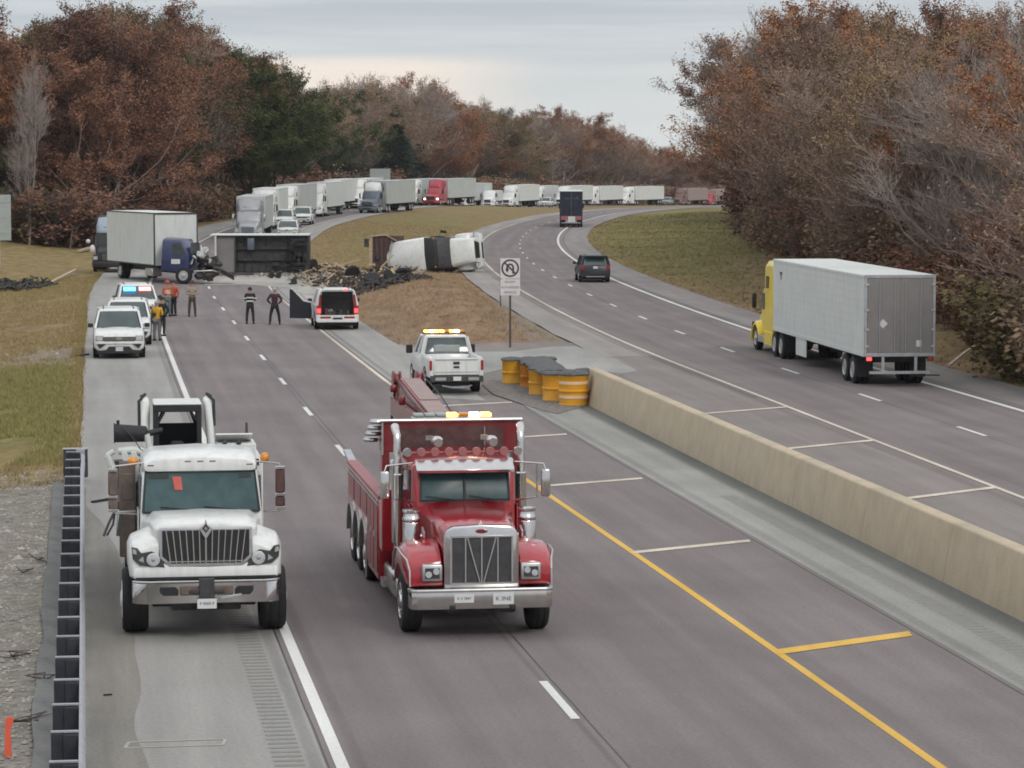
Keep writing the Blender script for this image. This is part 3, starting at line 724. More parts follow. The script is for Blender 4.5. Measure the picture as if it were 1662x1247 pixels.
F['barkd'] = foliage('dark_bark', [(.045, .036, .03), (.07, .057, .05), (.10, .083, .072)])
def rdir(d, ang, rnd):
    o = d.orthogonal().normalized(); q = Matrix.Rotation(rnd.uniform(0, 2*math.pi), 3, d) @ o
    return (d*math.cos(ang)+q*math.sin(ang)).normalized()
def make_tree(name, seed, H=18, spread=.42, leaf='rust', bark='twig', nleaf=9, trunkfrac=.14, twigw=.014, lsize=.092, levels=4, up=.25, fan=5, trunk_h=None):
    rnd = random.Random(seed); T = MB(); C = MB(); tips = []
    def leafq(p, s):
        a = Vector((rnd.uniform(-1, 1), rnd.uniform(-1, 1), rnd.uniform(-1, 1))).normalized(); b = a.orthogonal().normalized()
        q = a.cross(b); s2 = s*rnd.uniform(.5, .9)
        C.add([p-b*s, p-q*s2, p+b*s, p+q*s2], [(0, 1, 2, 3)], 1)
    def branch(p, d, L, r, lev):
        n = 3 if lev < 2 else 2; pts = [p]; rr = [r]; dd = d
        for i in range(n):
            dd = (dd+Vector((rnd.uniform(-1, 1), rnd.uniform(-1, 1), rnd.uniform(-.5, 1)))*.16+Vector((0, 0, up*.25))).normalized()
            pts.append(pts[-1]+dd*L/n); rr.append(lerp(r, r*.45, (i+1)/n))
        (T if lev < 2 else C).tube(pts, rr, 6 if lev < 2 else 3, 0, caps=False)
        if lev >= levels:
            for k in range(nleaf):
                t = rnd.random(); leafq(pts[0].lerp(pts[-1], .15+t*.95)+Vector((rnd.gauss(0, .2), rnd.gauss(0, .2), rnd.gauss(0, .2))), lsize*rnd.uniform(.6, 1.25))
            return
        m = fan if lev else 10
        for k in range(m+(1 if lev == 0 else 0)):
            t = 1.0 if k == 0 else (rnd.uniform(trunkfrac, 1) if lev == 0 else rnd.uniform(.25, 1))
            i = min(n-1, int(t*n)); f = t*n-i; q = pts[i].lerp(pts[i+1], f)
            ang = R(rnd.uniform(22, 58)) if k else R(rnd.uniform(5, 22))
            base = (pts[i+1]-pts[i]).normalized(); nd = rdir(base, ang, rnd)
            if lev > 0 and nd.z < -.1: nd.z *= -.3
            l2 = {0: H*spread*rnd.uniform(.7, 1.1)*(1.1-.45*t), 1: L*rnd.uniform(.42, .65), 2: L*rnd.uniform(.45, .7), 3: L*rnd.uniform(.45, .75), 4: L*.5}[lev]
            r2 = max(twigw, lerp(rr[i], rr[i+1], f)*(.62 if k else .8))
            if lev >= 2: r2 = twigw*(1.5 if lev == 2 else 1)
            branch(q, nd, l2, r2, lev+1)
    branch(Vector((0, 0, -.5)), Vector((rnd.uniform(-.05, .05), rnd.uniform(-.05, .05), 1)).normalized(), H*.72, H*.013, 0)
    root = (T.mesh(name+'_trunk', [F[bark]], smooth=60, recalc=False), C.mesh(name+'_crown', [F[bark], F[leaf]], smooth=0, recalc=False))
    return root
def make_pine(name, seed, H=13):
    rnd = random.Random(seed); T = MB(); C = MB()
    T.tube([(0, 0, -.5), (0, 0, H)], [.2, .03], 7)
    for k in range(150):
        z = H*(.08+.9*(k/150)**.9); r = (1-z/H)*H*.25+.35; a = rnd.uniform(0, 6.28)
        d = Vector((math.cos(a), math.sin(a), -.1)); p = Vector((0, 0, z)); e = p+d*r*rnd.uniform(.75, 1.1)
        T.tube([p, e], [.03, .01], 3)
        for j in range(60):
            t = rnd.random()**.6; c = p.lerp(e, t)+Vector((rnd.gauss(0, .2), rnd.gauss(0, .2), rnd.gauss(0, .13)))
            u = Vector((rnd.uniform(-1, 1), rnd.uniform(-1, 1), rnd.uniform(-.6, .6))).normalized(); v = u.orthogonal().normalized(); s = rnd.uniform(.1, .2)
            C.add([c-u*s, c-v*s*.5, c+u*s, c+v*s*.5], [(0, 1, 2, 3)], 0)
    return (T.mesh(name+'_trunk', [F['barkd']], smooth=60, recalc=False), C.mesh(name+'_crown', [F['pine']], smooth=0, recalc=False))
def make_shrub(name, seed, H=4, leaf='dull', bark='twigr', nl=5):
    rnd = random.Random(seed); T = MB(); C = MB()
    for k in range(16):
        a = rnd.uniform(0, 6.28); p = Vector((rnd.gauss(0, .5), rnd.gauss(0, .5), -.2)); d = Vector((math.cos(a)*.45, math.sin(a)*.45, 1)).normalized()
        q = p+d*H*rnd.uniform(.6, 1); T.tube([p, p.lerp(q, .5)+Vector((rnd.gauss(0, .2), rnd.gauss(0, .2), 0)), q], [.035, .025, .01], 4, caps=False)
        for j in range(13):
            t = rnd.uniform(.1, 1); s = p.lerp(q, t); e = s+rdir(d, R(rnd.uniform(20, 75)), rnd)*H*.3*rnd.uniform(.5, 1)
            C.tube([s, e], [.014, .007], 3, 0, caps=False)
            for i in range(4):
                s2 = s.lerp(e, rnd.random()); e2 = s2+rdir(d, R(rnd.uniform(20, 90)), rnd)*H*.12; C.tube([s2, e2], [.009, .005], 3, 0, caps=False)
                for l in range(nl):
                    c = s2.lerp(e2, rnd.random()*1.2)+Vector((rnd.gauss(0, .12), rnd.gauss(0, .12), rnd.gauss(0, .12))); u = Vector((rnd.uniform(-1, 1), rnd.uniform(-1, 1), rnd.uniform(-1, 1))).normalized(); v = u.orthogonal(); w_ = rnd.uniform(.05, .12)
                    C.add([c-u*w_, c-v*w_*.6, c+u*w_, c+v*w_*.6], [(0, 1, 2, 3)], 1)
    return (T.mesh(name+'_stems', [F[bark]], smooth=60, recalc=False), C.mesh(name+'_crown', [F[bark], F[leaf]], smooth=0, recalc=False))
P = {
 'rust': [make_tree('rust', 1, leaf='rust', bark='twigr', nleaf=40), make_tree('rust', 2, leaf='rust', bark='twigr', nleaf=34, spread=.38), make_tree('rust', 3, leaf='rust', bark='barkd', nleaf=40)],
 'orange': [make_tree('orange', 11, leaf='orange', bark='twigr', nleaf=40), make_tree('orange', 12, leaf='orange', bark='twig', nleaf=30)],
 'bare': [make_tree('bare', 21, leaf='dull', bark='twig', nleaf=0, twigw=.018, fan=5, levels=5), make_tree('bare', 22, leaf='dull', bark='pale', nleaf=0, twigw=.017, fan=5, levels=5, spread=.36), make_tree('bare', 23, leaf='dull', bark='twigr', nleaf=1, twigw=.018, fan=5, levels=5)],
 'dull': [make_tree('dull', 31, leaf='dull', bark='twig', nleaf=22), make_tree('dull', 32, leaf='dull', bark='twigr', nleaf=28)],
 'olive': [make_tree('olive', 41, leaf='olive', bark='barkd', nleaf=34)],
 'green': [make_tree('green', 51, leaf='green', bark='barkd', nleaf=46, lsize=.11)],
 'pine': [make_pine('pine', 61)],
 'shrub': [make_shrub('shrub', 71), make_shrub('shrub', 72, leaf='rust', nl=7), make_shrub('shrub', 73, leaf='dull', bark='twig', nl=2)],
 'brush': [make_shrub('brush', 74, leaf='olive', nl=8)],
}
def topof(me): return max(v.co.z for v in me.vertices)
TOPS = {k: [topof(q[1]) for q in v] for k, v in P.items()}
PH = {'pine': 13, 'shrub': 4, 'brush': 4}
DESC = {'rust': 'rust leaved tree', 'orange': 'orange brown leaved tree', 'bare': 'bare grey twigged tree', 'dull': 'dull brown thinly leaved tree', 'olive': 'olive brown leaved tree', 'green': 'dark green leafy tree', 'pine': 'small dark evergreen', 'shrub': 'brown leafless shrub', 'brush': 'olive brown bush'}
NAMES = {'rust': 'rust_oak_tree', 'orange': 'orange_oak_tree', 'bare': 'bare_tree', 'dull': 'brown_tree', 'olive': 'olive_tree_crown', 'green': 'green_tree', 'pine': 'pine_tree', 'shrub': 'shrub', 'brush': 'bush'}
NAMES['olive'] = 'olive_brown_tree'
TR = random.Random(5)
def plant(kind, x, y, h, where, wide=1.0, label=None, zoff=0):
    i_ = TR.randrange(len(P[kind])); me = P[kind][i_]; nm = NAMES[kind]; s = h/TOPS[kind][i_]; wide = wide*1.12
    t = thing(nm, label or (DESC[kind]+' '+where), 'bush' if kind in ('shrub', 'brush') else 'tree', (x, y, hill(x, y)+zoff), TR.uniform(0, 6.28), DESC[kind]+'s '+where)
    t.scale = (s*wide, s*wide, s)
    for n, m_ in zip(('trunk', 'crown'), me):
        link(bpy.data.objects.new(n if kind not in ('shrub', 'brush') or n == 'crown' else 'stems', m_), t)
# left woods: profile of tops measured along the photograph, standing behind the left verge
top_l = table([(-120, 5), (0, 5), (50, 45), (90, 45), (130, 15), (190, -5), (240, 8), (300, 35), (350, 55), (400, 74), (440, 118), (470, 165)])
top_m = table([(430, 150), (480, 150), (530, 138), (575, 112), (620, 116), (680, 116), (735, 135), (780, 165), (850, 172), (900, 168), (950, 188), (1000, 205), (1060, 215), (1100, 245), (1160, 248)])
ER_ = table([(80, 21.0), (110, 21.8), (150, 22.6), (200, 22.2), (260, 24), (320, 28.5), (380, 36), (430, 46), (520, 66)])
def edge_r(y): return ER_(y)
top_r = table([(1150, 120), (1180, 45), (1215, 5), (1290, -20), (1400, -25), (1480, 5), (1560, 0), (1662, -15), (1900, -30)])
def needed(px, y, prof): return HC-ZR(y)+(250-prof(px))*y/4750
def pxof(x, y): return 831+4750*x/y
WL = 'in the left woods behind the grass verge'
def row_left(y0, back, step, jit):
    y = y0
for back, ystart, step in ((0, 266, 5.2), (8, 270, 6.5), (17, 276, 8.0)):
    # edge facing the camera
    x = CL(272)-13.5-TR.uniform(0, 2)
    while x > -.19*(ystart+back)-6:
        y = ystart+back+TR.uniform(-2, 2); px = pxof(x, y); h = needed(px, y, top_l)*TR.uniform(.84, 1.0)
        k = TR.choice(['rust', 'rust', 'rust', 'orange', 'dull', 'rust', 'rust'] if px < 300 else ['rust', 'dull', 'rust', 'bare', 'olive'])
        plant(k, x, y, h*(1 if back > 5 else TR.uniform(.72, 1)), WL, TR.uniform(.95, 1.2)); x -= step*TR.uniform(.8, 1.15)
y = 280
while y < 400:     # edge along the road
    for b_ in (0, 9):
        x = CL(y)-14.5-b_-TR.uniform(-1, 2); px = pxof(x, y); h = needed(px, y, top_l)*TR.uniform(.88, 1.0)
        k = TR.choice(['rust', 'dull', 'bare', 'rust', 'olive'])
        if px > 395: k = TR.choice(['green', 'olive', 'dull', 'bare'])
        plant(k, x, y, h, WL, TR.uniform(.95, 1.15))
    y += 7.5
plant('green', (400-831)*352/4750, 352, 20.5, WL, 1.1, 'tall dark green tree at the right end of the left woods')
plant('green', (432-831)*358/4750, 358, 18.5, WL, 1.0, 'dark green tree sloping down to the queued trucks')
plant('green', (448-831)*352/4750, 352, 14, WL, 1.0, 'shorter dark green tree above the first queued truck')
plant('green', (418-831)*368/4750, 368, 20.5, WL, .9, 'dark green tree behind the sloping green crown')
plant('bare', (48-831)*258/4750, 258, 17.5, WL, .42, 'bare pale trunked tree in front of the rust leaves at far left')
plant('olive', -46, 263, 9, WL, 1.0, 'low olive brown tree at the foot of the left woods')
x = -58
while x < -37:
    plant('shrub' if TR.random() < .8 else 'brush', x, 260.5+TR.uniform(-1.5, 2), TR.uniform(3.6, 7.5), 'at the edge of the left woods', 1.3); x += 1.5
y = 268
while y < 470:
    x = CL(y)-12.3-TR.uniform(-.5, 1.6)
    plant('shrub', x, y, TR.uniform(3, 6), 'at the edge of the left woods', 1.4); y += 4.4
# middle woods along the outside of the bend
WM = 'in the far woods behind the queue of trucks'
for back, step in ((0, 7.5), (9, 10)):
    y = 405+back
    while y < 900:
        x = CL(y)-17-back*.8-TR.uniform(-1, 2); px = pxof(x, y)
        if px < 1190:
            h = needed(px, y, top_m)*TR.uniform(.86, 1.02)
            ks = ['bare', 'bare', 'dull', 'bare', 'green'] if px < 640 else (['dull', 'bare', 'olive', 'orange', 'dull'] if px < 850 else ['dull', 'orange', 'bare', 'rust', 'bare'])
            plant(TR.choice(ks), x, y, h, WM, TR.uniform(1.0, 1.25))
        y += step*TR.uniform(.8, 1.2)*(1+.8*sstep(600, 900, y))
for px, yy, h in ((655, 492, 14), (562, 452, 11), (580, 476, 11), (640, 488, 12.5), (690, 505, 11), (668, 500, 12)):
    plant('pine', (px-831)*yy/4750-1, yy, h, WM, 1.2)
y = 400
while y < 860:
    plant('shrub', CL(y)-13, y, TR.uniform(4, 7.5), 'along the foot of the far woods', 1.6); y += 5
# far ridge
def woods(name, label, pts, mats, seed, n=38, sp=3.0):
    rnd = random.Random(seed); m = MB(); lst = [F[k] for k in mats]
    for x, y, h in pts:
        z = hill(x, y); mi = rnd.randrange(len(lst)); 
        for i in range(n):
            t = rnd.random(); r = sp*(.35+.65*math.sin(math.pi*min(1, .15+t*.85))); c = Vector((x+rnd.gauss(0, r*.6), y+rnd.gauss(0, r*.6), z+h*t)); d = Vector((rnd.gauss(0, .35), rnd.gauss(0, .35), 1)).normalized()
            # a spray of twigs and leaves
            for j in range(7):
                e = c+Vector((rnd.gauss(0, .75), rnd.gauss(0, .75), rnd.gauss(.1, .6))); u = Vector((rnd.uniform(-1, 1), rnd.uniform(-1, 1), rnd.uniform(-1, 1))).normalized(); v = u.orthogonal().normalized(); s = rnd.uniform(.16, .42)
                m.add([e-u*s, e-v*s*.45, e+u*s, e+v*s*.45], [(0, 1, 2, 3)], mi)
    tag(m.build(name, lst, None, smooth=0, recalc=False), label, 'woods', kind='stuff')
q = random.Random(31); pts = []
for k in range(330):
    y = q.uniform(284, 350); x = q.uniform(-.19*y-12, CL(y)-19); px = pxof(x, y); pts.append((x, y, min(24, needed(px, y, top_l)*q.uniform(.35, .88))))
for k in range(150):
    y = q.uniform(350, 440); x = CL(y)-20-q.uniform(0, 18); px = pxof(x, y); pts.append((x, y, needed(px, y, lambda p: max(top_l(p) if p < 430 else 0, top_m(p) if p >= 430 else 0))*q.uniform(.3, .78)))
woods('deep_woods', 'dense brown woodland filling in behind the left tree edge', pts, ['rust', 'dull', 'twigr'], 1)
pts = []
for k in range(620):
    y = q.uniform(430, 900); x = CL(y)-20-q.uniform(0, 24); px = pxof(x, y)
    if 380 < px < 1200: pts.append((x, y, needed(px, y, top_m)*q.uniform(.35, .84)))
woods('deep_woods', 'dense grey brown woodland filling in behind the far tree edge', pts, ['dull', 'twig', 'olive', 'rust'], 2)
pts = []
for k in range(420):
    y = q.uniform(140, 420); x = edge_r(y)+q.uniform(9, 34); px = pxof(x, y)
    if 1215+8000/y < px < 1800: pts.append((x, y, max(4, min(20, needed(min(px, 1662), y, top_r)*q.uniform(.25, .8)))))
woods('deep_woods', 'dense brown woodland filling in behind the right tree edge', pts, ['dull', 'twig', 'orange', 'twigr'], 3)
def far_woods():
    rnd = random.Random(3); m = MB()
    for j in range(900):
        x = rnd.uniform(-40, 330); y = rnd.uniform(1000, 1120); h = rnd.uniform(14, 20.5); z = ZR(y)
        for i in range(16):
            c = Vector((x+rnd.gauss(0, 2.6), y+rnd.gauss(0, 2), z+h*rnd.uniform(.12, 1))); u = Vector((rnd.uniform(-1, 1), rnd.uniform(-1, 1), rnd.uniform(-1, 1))).normalized(); v = u.orthogonal().normalized(); s = rnd.uniform(.5, 1.4)
            m.add([c-u*s, c-v*s*.8, c+u*s, c+v*s*.8], [(0, 1, 2, 3)])
    tag(m.build('far_woods', F['dull'], None, smooth=0, recalc=False), 'distant wooded ridge closing the view beyond the bend', 'woods', kind='stuff')
far_woods()
# right woods
WR = 'in the right woods beside the outer lanes'
y = 96; cnt = 0
for b_, st in ((0, 4.2), (5.5, 6), (12, 7.5), (20, 10)):
    y = 100+b_*1.2
    while y < 400:
        x = edge_r(y)+b_+TR.uniform(-1, 1.4)
        if x < .178*y+7 and pxof(x, y) > 1165+29000/y:
            px = pxof(x, y); h = needed(min(px, 1662), y, top_r)
            h = min(h, 23)*TR.uniform(.78, .98 if b_ < 8 else 1.03)
            if px < 1200: h *= .97
            ks = ['bare', 'bare', 'dull', 'orange', 'bare', 'rust', 'dull'] if b_ < 4 else ['orange', 'rust', 'dull', 'bare', 'orange', 'olive']
            plant(TR.choice(ks), x, y, max(7, h), WR, TR.uniform(.9, 1.15)); cnt += 1
        y += st*TR.uniform(.8, 1.25)
plant('orange', (1290-831)*255/4750, 255, 17, WR, 1.0, 'orange leaved tree at the left end of the right woods')
plant('bare', (1262-831)*262/4750, 262, 21.5, WR, .55, 'bare tree reaching up at the left end of the right woods')
plant('bare', (1300-831)*240/4750, 240, 20, WR, .7, 'second bare tree at the left end of the right woods')
y = 96
while y < 330:
    x = edge_r(y)-1.0+TR.uniform(-.8, .8)
    if x < .178*y+4 and pxof(x, y) > 1205: plant('brush' if TR.random() < .12 else 'shrub', x, y, TR.uniform(2.2, 5), 'at the foot of the right woods', 1.35)
    if x < .178*y+1 and TR.random() < .7: plant('shrub', x+3, y+1, TR.uniform(4, 7), 'at the foot of the right woods', 1.3)
    y += 2.5+y*.008
# grass tufts
def tufts(name, mname, cols, spots, label, hmin=.07, hmax=.2):
    rnd = random.Random(9); m = MB(); vs, fs = m.v, m.f
    for x, y in spots:
        z = hill(x, y)
        for k in range(6):
            a = rnd.uniform(0, 6.28); h = rnd.uniform(hmin, hmax); w_ = rnd.uniform(.008, .02); lx, ly = rnd.gauss(0, .07), rnd.gauss(0, .07); bx, by = x+rnd.gauss(0, .06), y+rnd.gauss(0, .06)
            c, s = math.cos(a)*w_, math.sin(a)*w_; o = len(vs)
            vs += [(bx-c, by-s, z-.02), (bx+c, by+s, z-.02), (bx+lx, by+ly, z+h)]; fs.append((o, o+1, o+2)); m.m.append(0)
    tag(m.build(name, foliage(mname, cols, .9, 1.5), None, smooth=0, recalc=False), label, 'grass', kind='stuff')
gr = random.Random(4); A = []; B = []; C_ = []
while len(A) < 7000:
    y = gr.uniform(74, 200)
    if 82 < y < 110 and gr.random() < .6: continue
    y = y; x = CL(y)-gr.uniform(7.35, 26)**1.0
    if x > -.19*y and mn.noise(Vector((x*.3, y*.15, 2))) > -.25: A.append((x, y))
while len(A) < 10200:
    y = gr.uniform(76, 240); A.append((CL(y)-7.35-abs(gr.gauss(0, .25)), y))
while len(B) < 9000:
    y = gr.uniform(122, 330); a = gr.random(); x = lerp(CL(y)+6.5, RL(y)-2.7, a)
    if y > 131 or a < .25: B.append((x, y))
while len(C_) < 9000:
    y = gr.uniform(95, 400); x = RL(y)+gr.uniform(10.2, 26)
    if x < edge_r(y)+3: C_.append((x, y))
G_ = []
while len(G_) < 6000:
    y = gr.uniform(79, 116); x = CL(y)-gr.uniform(7.6, 24)
    if x > -.19*y and mn.noise(Vector((x*.3, y*.15, 2))) > -.2: G_.append((x, y))
tufts('grass', 'green_grass_blades', [(.14, .135, .048), (.235, .22, .08), (.34, .30, .125)], G_, 'green grass blades on the near left verge')
tufts('grass', 'dry_grass_blades', [(.19, .145, .06), (.30, .235, .105), (.44, .35, .18)], A, 'short dry grass on the left verge')
tufts('grass', 'straw_blades', [(.19, .12, .07), (.32, .22, .125), (.45, .33, .2)], B, 'straw coloured grass on the median')
tufts('grass', 'green_brown_blades', [(.17, .155, .055), (.28, .24, .09), (.42, .34, .15)], C_, 'green and tan grass beside the right woods')

def haze():
    m = bpy.data.materials.new('haze_air'); m.use_nodes = True; nt = m.node_tree; nt.nodes.clear()
    o = nt.nodes.new('ShaderNodeOutputMaterial'); v = nt.nodes.new('ShaderNodeVolumePrincipled'); nt.links.new(v.outputs[0], o.inputs['Volume'])
    v.inputs['Color'].default_value = (.86, .88, .92, 1); v.inputs['Density'].default_value = .00009; v.inputs['Anisotropy'].default_value = .2
    b = MB(); b.bb(-1050, 1050, -75, 1900, -20, 45); tag(b.build('haze', m, None, smooth=0), kind='stuff', label='thin pale autumn air')
haze()
# ---------------------------------------------------------------- vehicles: common parts (front faces -y)
def wheel(parent, x, y, r, w, rim='alu', dual=False, z=None):
    """x is the outer face; the axle runs along x"""
    s = 1 if x > 0 else -1; z = r if z is None else z
    ws = [x] if not dual else [x, x-s*(w+.04)]
    m = MB()
    for q in ws:
        a, b = q, q-s*w
        m.lathe([(r*.56, a-s*.03), (r*.60, a), (r*.90, a), (r*.985, a-s*w*.12), (r, a-s*w*.25), (r*.975, a-s*w*.33), (r, a-s*w*.4), (r, a-s*w*.6), (r*.975, a-s*w*.67), (r, a-s*w*.75), (r*.985, a-s*w*.88), (r*.9, b), (r*.6, b), (r*.56, b+s*.03)], (0, y, z), 'x', 26)
    t = m.build('wheel', M['rubber'], parent, smooth=40)
    m = MB(); d = .10 if dual else .03
    m.lathe([(r*.6, x-s*.01), (r*.57, x+s*.005), (r*.54, x-s*.02), (r*.50, x-s*d), (r*.30, x-s*d), (r*.27, x-s*d+s*.05), (r*.12, x-s*d+s*.07), (0.001, x-s*d+s*.07)], (0, y, z), 'x', 22)
    for k in range(8):
        a_ = k*math.pi/4; c = (x-s*d+s*.01, y+r*.38*math.cos(a_), z+r*.38*math.sin(a_)); m.cyl(c, (c[0]+s*.03, c[1], c[2]), .022, n=6)
    m.build('rim', M[rim], t, smooth=40)
    return t
def mirror(parent, x, y, z, w=.2, h=.45, m='chrome', arm=True, xin=None):
    s = 1 if x > 0 else -1
    b = MB(); b.box((x, y, z), (w, .10, h)); o = b.build('mirror', M[m], parent, bevel=.03, seg=2)
    if arm:
        xi = xin if xin is not None else x-s*.35
        for dz in (h*.5, -h*.5):
            a = MB(); a.tube([(x, y, z+dz*.9), (x, y, z+dz*1.15), (lerp(x, xi, .5), y+.05, z+dz*1.2), (xi, y+.12, z+dz*1.15)], .014, 6); a.build('bracket', M[m], o)
    return o
def plate(parent, x, y, z, s='', w=.32, h=.16, rx=0, txt=.085, back=False):
    b = MB(); b.box((x, y, z), (w, .012, h)); o = b.build('licence_plate', M['plate'], parent, bevel=.004)
    if s:
        rz = math.pi if back else 0
        text(s, txt, M['ink'], o, (x, y+(.0085 if back else -.0085), z), (math.pi/2, 0, rz), 'plate_number', .001)
    return o
def lamp(parent, name, x, y, z, w, h, m='headlamp', d=.04, bez='black', be=.02, dr=-1):
    b = MB(); b.box((x, y-dr*.01, z), (w+be*2, d, h+be*2)); o = b.build(name, M[bez], parent, bevel=.012)
    l = MB(); l.box((x, y+dr*.012, z), (w, d, h)); l.build('lens', M[m], o, bevel=.012); return o
# ---------------------------------------------------------------- SUV
def suv(name, label, cat, loc, rz, paint='white', group=None, L=5.1, Wd=2.0, H=1.88, rear=False, front=True, hatch=False, lights=None, pushbar=False, plates='', roofbar=False, lit=False):
    t = thing(name, label, cat, loc, rz, group); w = Wd/2; y0, y1 = -L/2, L/2; zb = H*.61
    m = MB()
    def sec(y, zt, k=1, zl=.32): return (y, [(w*.86*k, zl), (w*.985*k, zl+.12), (w*k, .62), (w*.985*k, zt-.14), (w*.93*k, zt-.03), (w*.70*k, zt+.005), (0, zt+.03)])
    ye = y1-.5 if hatch else y1
    secs = [sec(y0+.03, zb-.30, .90), sec(y0+.1, zb-.17, .95), sec(y0+.28, zb-.10, .985), sec(y0+.9, zb-.03, 1), sec(y0+1.35, zb+.02), sec(ye-.6, zb+.03), sec(ye-.1, zb+.02, .99), sec(ye, zb-.02, .96)]
    m.lofty(secs); m.build('body', M[paint], t, bevel=.012)
    # greenhouse
    gy0, gy1 = y0+1.33, ye-.06; ty0, ty1 = y0+2.05, ye-.34; zr = H-.05
    def ring(z, x, a, b, c=.12): return [(-x+c, a, z), (x-c, a, z), (x, a+c, z), (x, b-c, z), (x-c, b, z), (-x+c, b, z), (-x, b-c, z), (-x, a+c, z)]
    g = MB(); g.loft([ring(zb-.02, w*.93, gy0, gy1), ring(zr-.02, w*.755, ty0, ty1)]); g.build('windows', M['glassfar'], t, bevel=.01)
    r = MB(); r.loft([ring(zr-.06, w*.775, ty0-.03, ty1+.03 + (.48 if hatch else 0)), ring(zr, w*.77, ty0, ty1+.02+(.48 if hatch else 0)), ring(zr+.045, w*.64, ty0+.2, ty1-.1+(.4 if hatch else 0), .2)]); r.build('roof', M[paint], t, bevel=.008)
    for s in (-1, 1):
        for yb, yt, th in ((gy0, ty0, .075), (lerp(gy0, gy1, .33), lerp(ty0, ty1, .22), .07), (lerp(gy0, gy1, .65), lerp(ty0, ty1, .62), .08), (gy1-.05, ty1-.03, .15)):
            b = MB(); b.beam((s*w*.925, yb+.02, zb-.02), (s*w*.765, yt+.02, zr-.03), th, .05); b.build('pillar', M[paint], t)
        b = MB(); b.beam((s*w*.60, ty0+.3, zr+.055), (s*w*.60, ty1-.1, zr+.055), .04, .03); b.build('roof_rail', M['black'], t)
    # wheels and arches
    rw = .40
    for yy in (y0+.95, y1-1.08):
        for s in (-1, 1):
            a = MB(); a.lathe([(rw*1.13, s*(w*.995)), (rw*1.13, s*(w+.012)), (rw*.9, s*(w+.012)), (rw*.9, s*w*.995)], (0, yy, rw+.02), 'x', 26); a.build('wheel_arch', M['black'], t)
            wheel(t, s*(w+.02), yy, rw, .25)
    b = MB(); b.bb(-w*.9, w*.9, y0+.2, y1-.2, .2, .36); b.build('underbody', M['black'], t)
    for s in (-1, 1):
        b = MB(); b.box((s*(w+.12), gy0+.38, zb+.10), (.22, .12, .17)); b.build('mirror', M['black'], t, bevel=.03)
        b = MB(); b.box((s*(w+.003), lerp(gy0, gy1, .25), zb-.13), (.012, .16, .03)); b.box((s*(w+.003), lerp(gy0, gy1, .6), zb-.13), (.012, .16, .03)); b.build('door_handle', M['black'], t)
        b = MB()
        for yy in (lerp(gy0, gy1, .02), lerp(gy0, gy1, .36), lerp(gy0, gy1, .70)): b.box((s*(w*.995), yy, .78), (.012, .014, .62))
        b.build('door_gap', M['dark'], t)
    if front:
        b = MB(); b.bb(-w*.62, w*.62, y0-.01, y0+.2, .72, zb-.28); gr_ = b.build('grille', M['black'], t, bevel=.02)
        b = MB()
        for z in (.76, .82, .88): b.bb(-w*.60, w*.60, y0-.022, y0-.005, z, z+.022)
        b.box((0, y0-.025, .83), (.22, .02, .09)); b.build('grille_bar', M['chrome'], gr_)
        for s in (-1, 1):
            lamp(t, 'headlight', s*w*.77, y0+.03, .83, .26, .17, 'lit' if lit else 'headlamp')
            f = MB(); f.add([(s*w*.55, y0-.012, .60), (s*w*.93, y0+.03, .60), (s*w*.80, y0+.0, .40)], [(0, 1, 2)]); 
            f = MB(); f.prism([(s*w*.52, .60), (s*w*.88, .60), (s*w*.76, .42)], 'y', y0-.02, y0+.2); f.build('fog_light', M['black'], t)
        b = MB(); b.prism([(-w*.86, .22), (w*.86, .22), (w*.90, .33), (w*.52, .36), (w*.40, .50), (-w*.40, .50), (-w*.52, .36), (-w*.90, .33)], 'y', y0-.03, y0+.25); b.build('lower_bumper', M['black'], t, bevel=.01)
        b = MB(); b.bb(-w*.80, w*.80, y0-.02, y0+.2, .60, .68); b.build('bumper', M[paint], t, bevel=.02)
        plate(t, 0, y0-.045, .40, plates, .30, .16)
        b = MB(); b.bb(-w*.7, w*.7, gy0-.08, gy0+.05, zb+.0, zb+.03); b.build('wiper_cowl', M['black'], t)
    # rear
    if not hatch:
        for s in (-1, 1):
            b = MB(); b.box((s*w*.83, y1+.0, .98), (.20, .05, .30)); b.build('tail_light', M['tailoff'], t, bevel=.02)
        b = MB(); b.bb(-w*.9, w*.9, y1-.1, y1+.06, .35, .62); b.build('rear_bumper', M[paint] if paint != 'darkcar' else M['black'], t, bevel=.03)
        if rear:
            b = MB(); b.bb(-w*.62, w*.62, y1+.062, y1+.075, .36, .42); b.build('bumper_trim', M['alu'], t)
            plate(t, 0, y1+.035, .98, '', .30, .15)
            b = MB(); b.bb(-w*.70, w*.70, ty1+.05, ty1+.36, zr-.03, zr+.01); b.build('spoiler', M[paint], t, bevel=.01)
    else:
        yb = y1
        b = MB()
        for s in (-1, 1): b.prism([(s*w*.98, .55), (s*w*.98, zb+.02), (s*w*.80, zr), (s*w*.70, zr), (s*w*.78, zb), (s*w*.78, .55)], 'y', ye-.05, yb)
        b.bb(-w*.98, w*.98, ye-.05, yb+.05, .38, .70); b.build('rear_frame', M[paint], t, bevel=.02)
        c = MB(); c.bb(-w*.8, w*.8, ye-.03, ye+.005, .6, zr-.06); c.build('cargo_bay', M['black'], t)
        for k in range(7):
            q = random.Random(k+40); x = lerp(-.6, .6, (k+.5)/7); h_ = q.uniform(.12, .34)
            c = MB(); c.box((x, ye+.17, .70+h_/2), (.16, .25, h_)); c.build('cargo_item', M[q.choice(['dark', 'black', 'signback', 'brownmet', 'dark'])], t, bevel=.02)
        text('LTE', .13, M['wink'], t, (.32, ye+.31, .93), (math.pi/2, 0, math.pi), 'cargo_lettering', .002)
